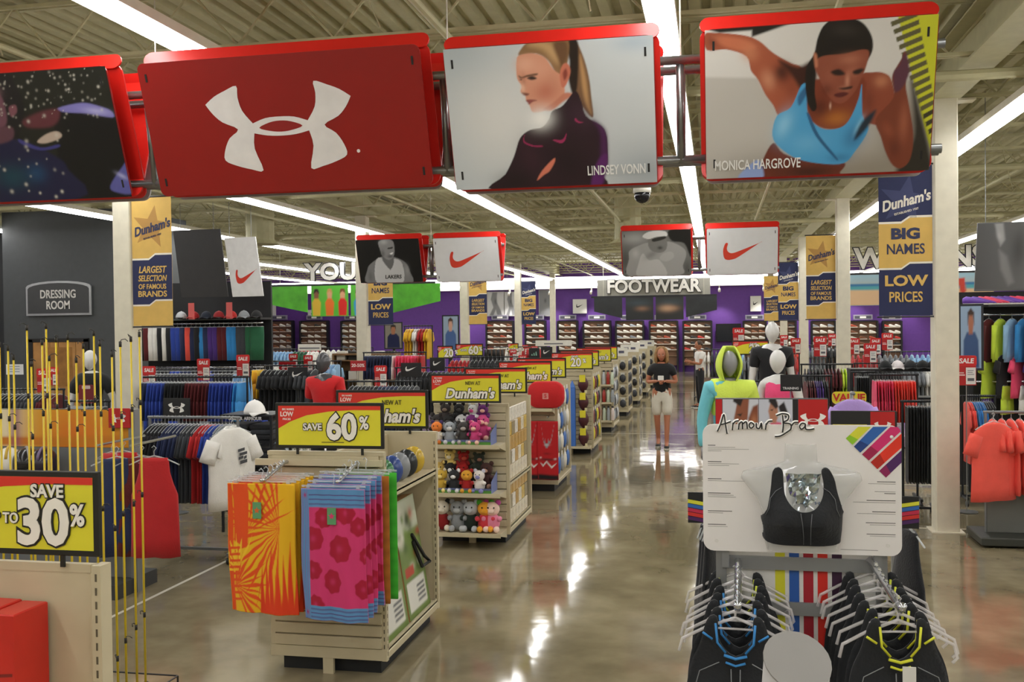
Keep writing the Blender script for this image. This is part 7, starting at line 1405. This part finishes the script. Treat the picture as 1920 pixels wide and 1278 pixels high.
# man seen from behind by the shoe wall
mp = P(1310, 742, z=0); mp = Vector((P(1312, 700, y=26.5).x, 26.5, 0))
o, V, hc = figure('person', 'man in white shirt and black trousers standing with forearms raised near the shoe wall', 'person', mp, R(-70), '#a56a4c', dict(elL=(-.22, -.06, 1.14), elR=(.22, -.06, 1.14), wrL=(-.14, -.28, 1.2), wrR=(.14, -.28, 1.2)), 1.0, {}, ('#e2dfda', .6, 'shirt'), ('#1a1b1f', 1.5, 'trousers'), shoe='#17171a', htilt=R(10))
B().sh(True).ell((hc.x, hc.y + .018, hc.z + .03), (.084, .1, .1), 12, 7, -.3).build('hair', M('#3a2a1c', .6), o)
# mannequins
def plinth(o, h, r=.24):
    b = B(); b.sh(True).cyl((0, 0, -h), (0, 0, 0), r, n=24); return b.build('plinth', M('#d8d6d2', .4), o)
def mann(label, px, py_top, y, rz, h, **k):
    zt_ = P(px, py_top, y=y).z; f = (zt_) / 1.0; k.setdefault('skin', '#d9d8d6'); sc = k.pop('scale', 1.04); base = max(.02, zt_ - 1.743 * sc); x = P(px, py_top, y=y).x; sk = k.pop('skin')
    o, V, hc = figure('mannequin', label, 'mannequin', (x, y, base), rz, sk, mann=True, scale=sc, group='mannequins', **k)
    p = plinth(o, base / sc, .24); return o, V, hc
GLO = '#dcdcdc'
o, V, hc = mann('white-headed mannequin in a black tee with a dark red chest print', 170, 656, 11, R(10), 0, top=('#15161a', .7, 'tee_shirt'), bottom=('#1a1b20', 1.5, 'track_pants'), pose=dict(elL=(-.26, .03, 1.13), elR=(.26, .03, 1.13), wrL=(-.27, -.06, .9), wrR=(.27, -.06, .9)))
b = B(); b.flat(rrect(-.09, .09, 1.12, 1.34, .02), -.137); b.build('chest_print', M('#6e1a20', .7), o); b = B(); b.flat(rrect(-.05, .05, 1.29, 1.33, .01), -.139); b.build('print_letters', M('#c9b8b4', .7), o)
o, V, hc = mann('dark-headed mannequin in a bright red tee shirt', 608, 660, 11.2, R(-5), 0, skin='#4a4a4e', top=('#c8171c', .8, 'tee_shirt'), bottom=('#1a1b20', 1.5, 'track_pants'))
o, V, hc = mann('mannequin in a lime hooded vest over a teal long-sleeved top', 1366, 657, 9.7, R(12), 0, skin='#8d8d8f', top=('#6fc3d0', 1.5, 'teal_top'), bottom=('#1b1c20', 1.5, 'leggings'), pose=dict(elL=(-.25, .0, 1.13), wrL=(-.26, -.06, .86), elR=(.24, .05, 1.15), wrR=(.2, -.1, .95)))
LIMEC = cloth('#d3e85a'); me = skin_mesh(dict(belly=(0, 0, 1.06), chest=(0, .005, 1.28), neckb=(0, .01, 1.45), shL=(-.13, .01, 1.4), shR=(.17, .01, 1.4), elR=(.235, .04, 1.16)), [('belly', 'chest'), ('chest', 'neckb'), ('neckb', 'shL'), ('neckb', 'shR'), ('shR', 'elR')], dict(belly=(.18, .145), chest=(.19, .155), neckb=(.15, .125), shL=.105, shR=.11, elR=.095)); me.materials.append(LIMEC); put(me, 'hooded_vest', o)
b = B().sh(True); b.grid(lambda u, v: (hc.x + .1 * math.sin((u - .5) * 4.6) * (.35 + .75 * math.sin(math.pi * (.08 + .88 * v))), hc.y + .01 + .115 * math.cos((u - .5) * 4.6) * (.35 + .75 * math.sin(math.pi * (.08 + .88 * v))) , hc.z - .17 + .325 * v), 18, 14); hd = b.build('hood', LIMEC, o); hd.modifiers.new('t', 'SOLIDIFY').thickness = .012
o, V, hc = mann('white mannequin in a black tee standing tallest behind the bra board', 1447, 603, 12, R(8), 0, top=('#14151a', .7, 'tee_shirt'), bottom=('#15161b', 1.5, 'leggings'))
o, V, hc = mann('silver-headed mannequin in a hot pink tank top', 1460, 655, 10.6, R(-25), 0, top=('#e8497c', 0, 'tank_top'), bottom=('#1a1b20', 1.5, 'leggings'), htilt=R(8))
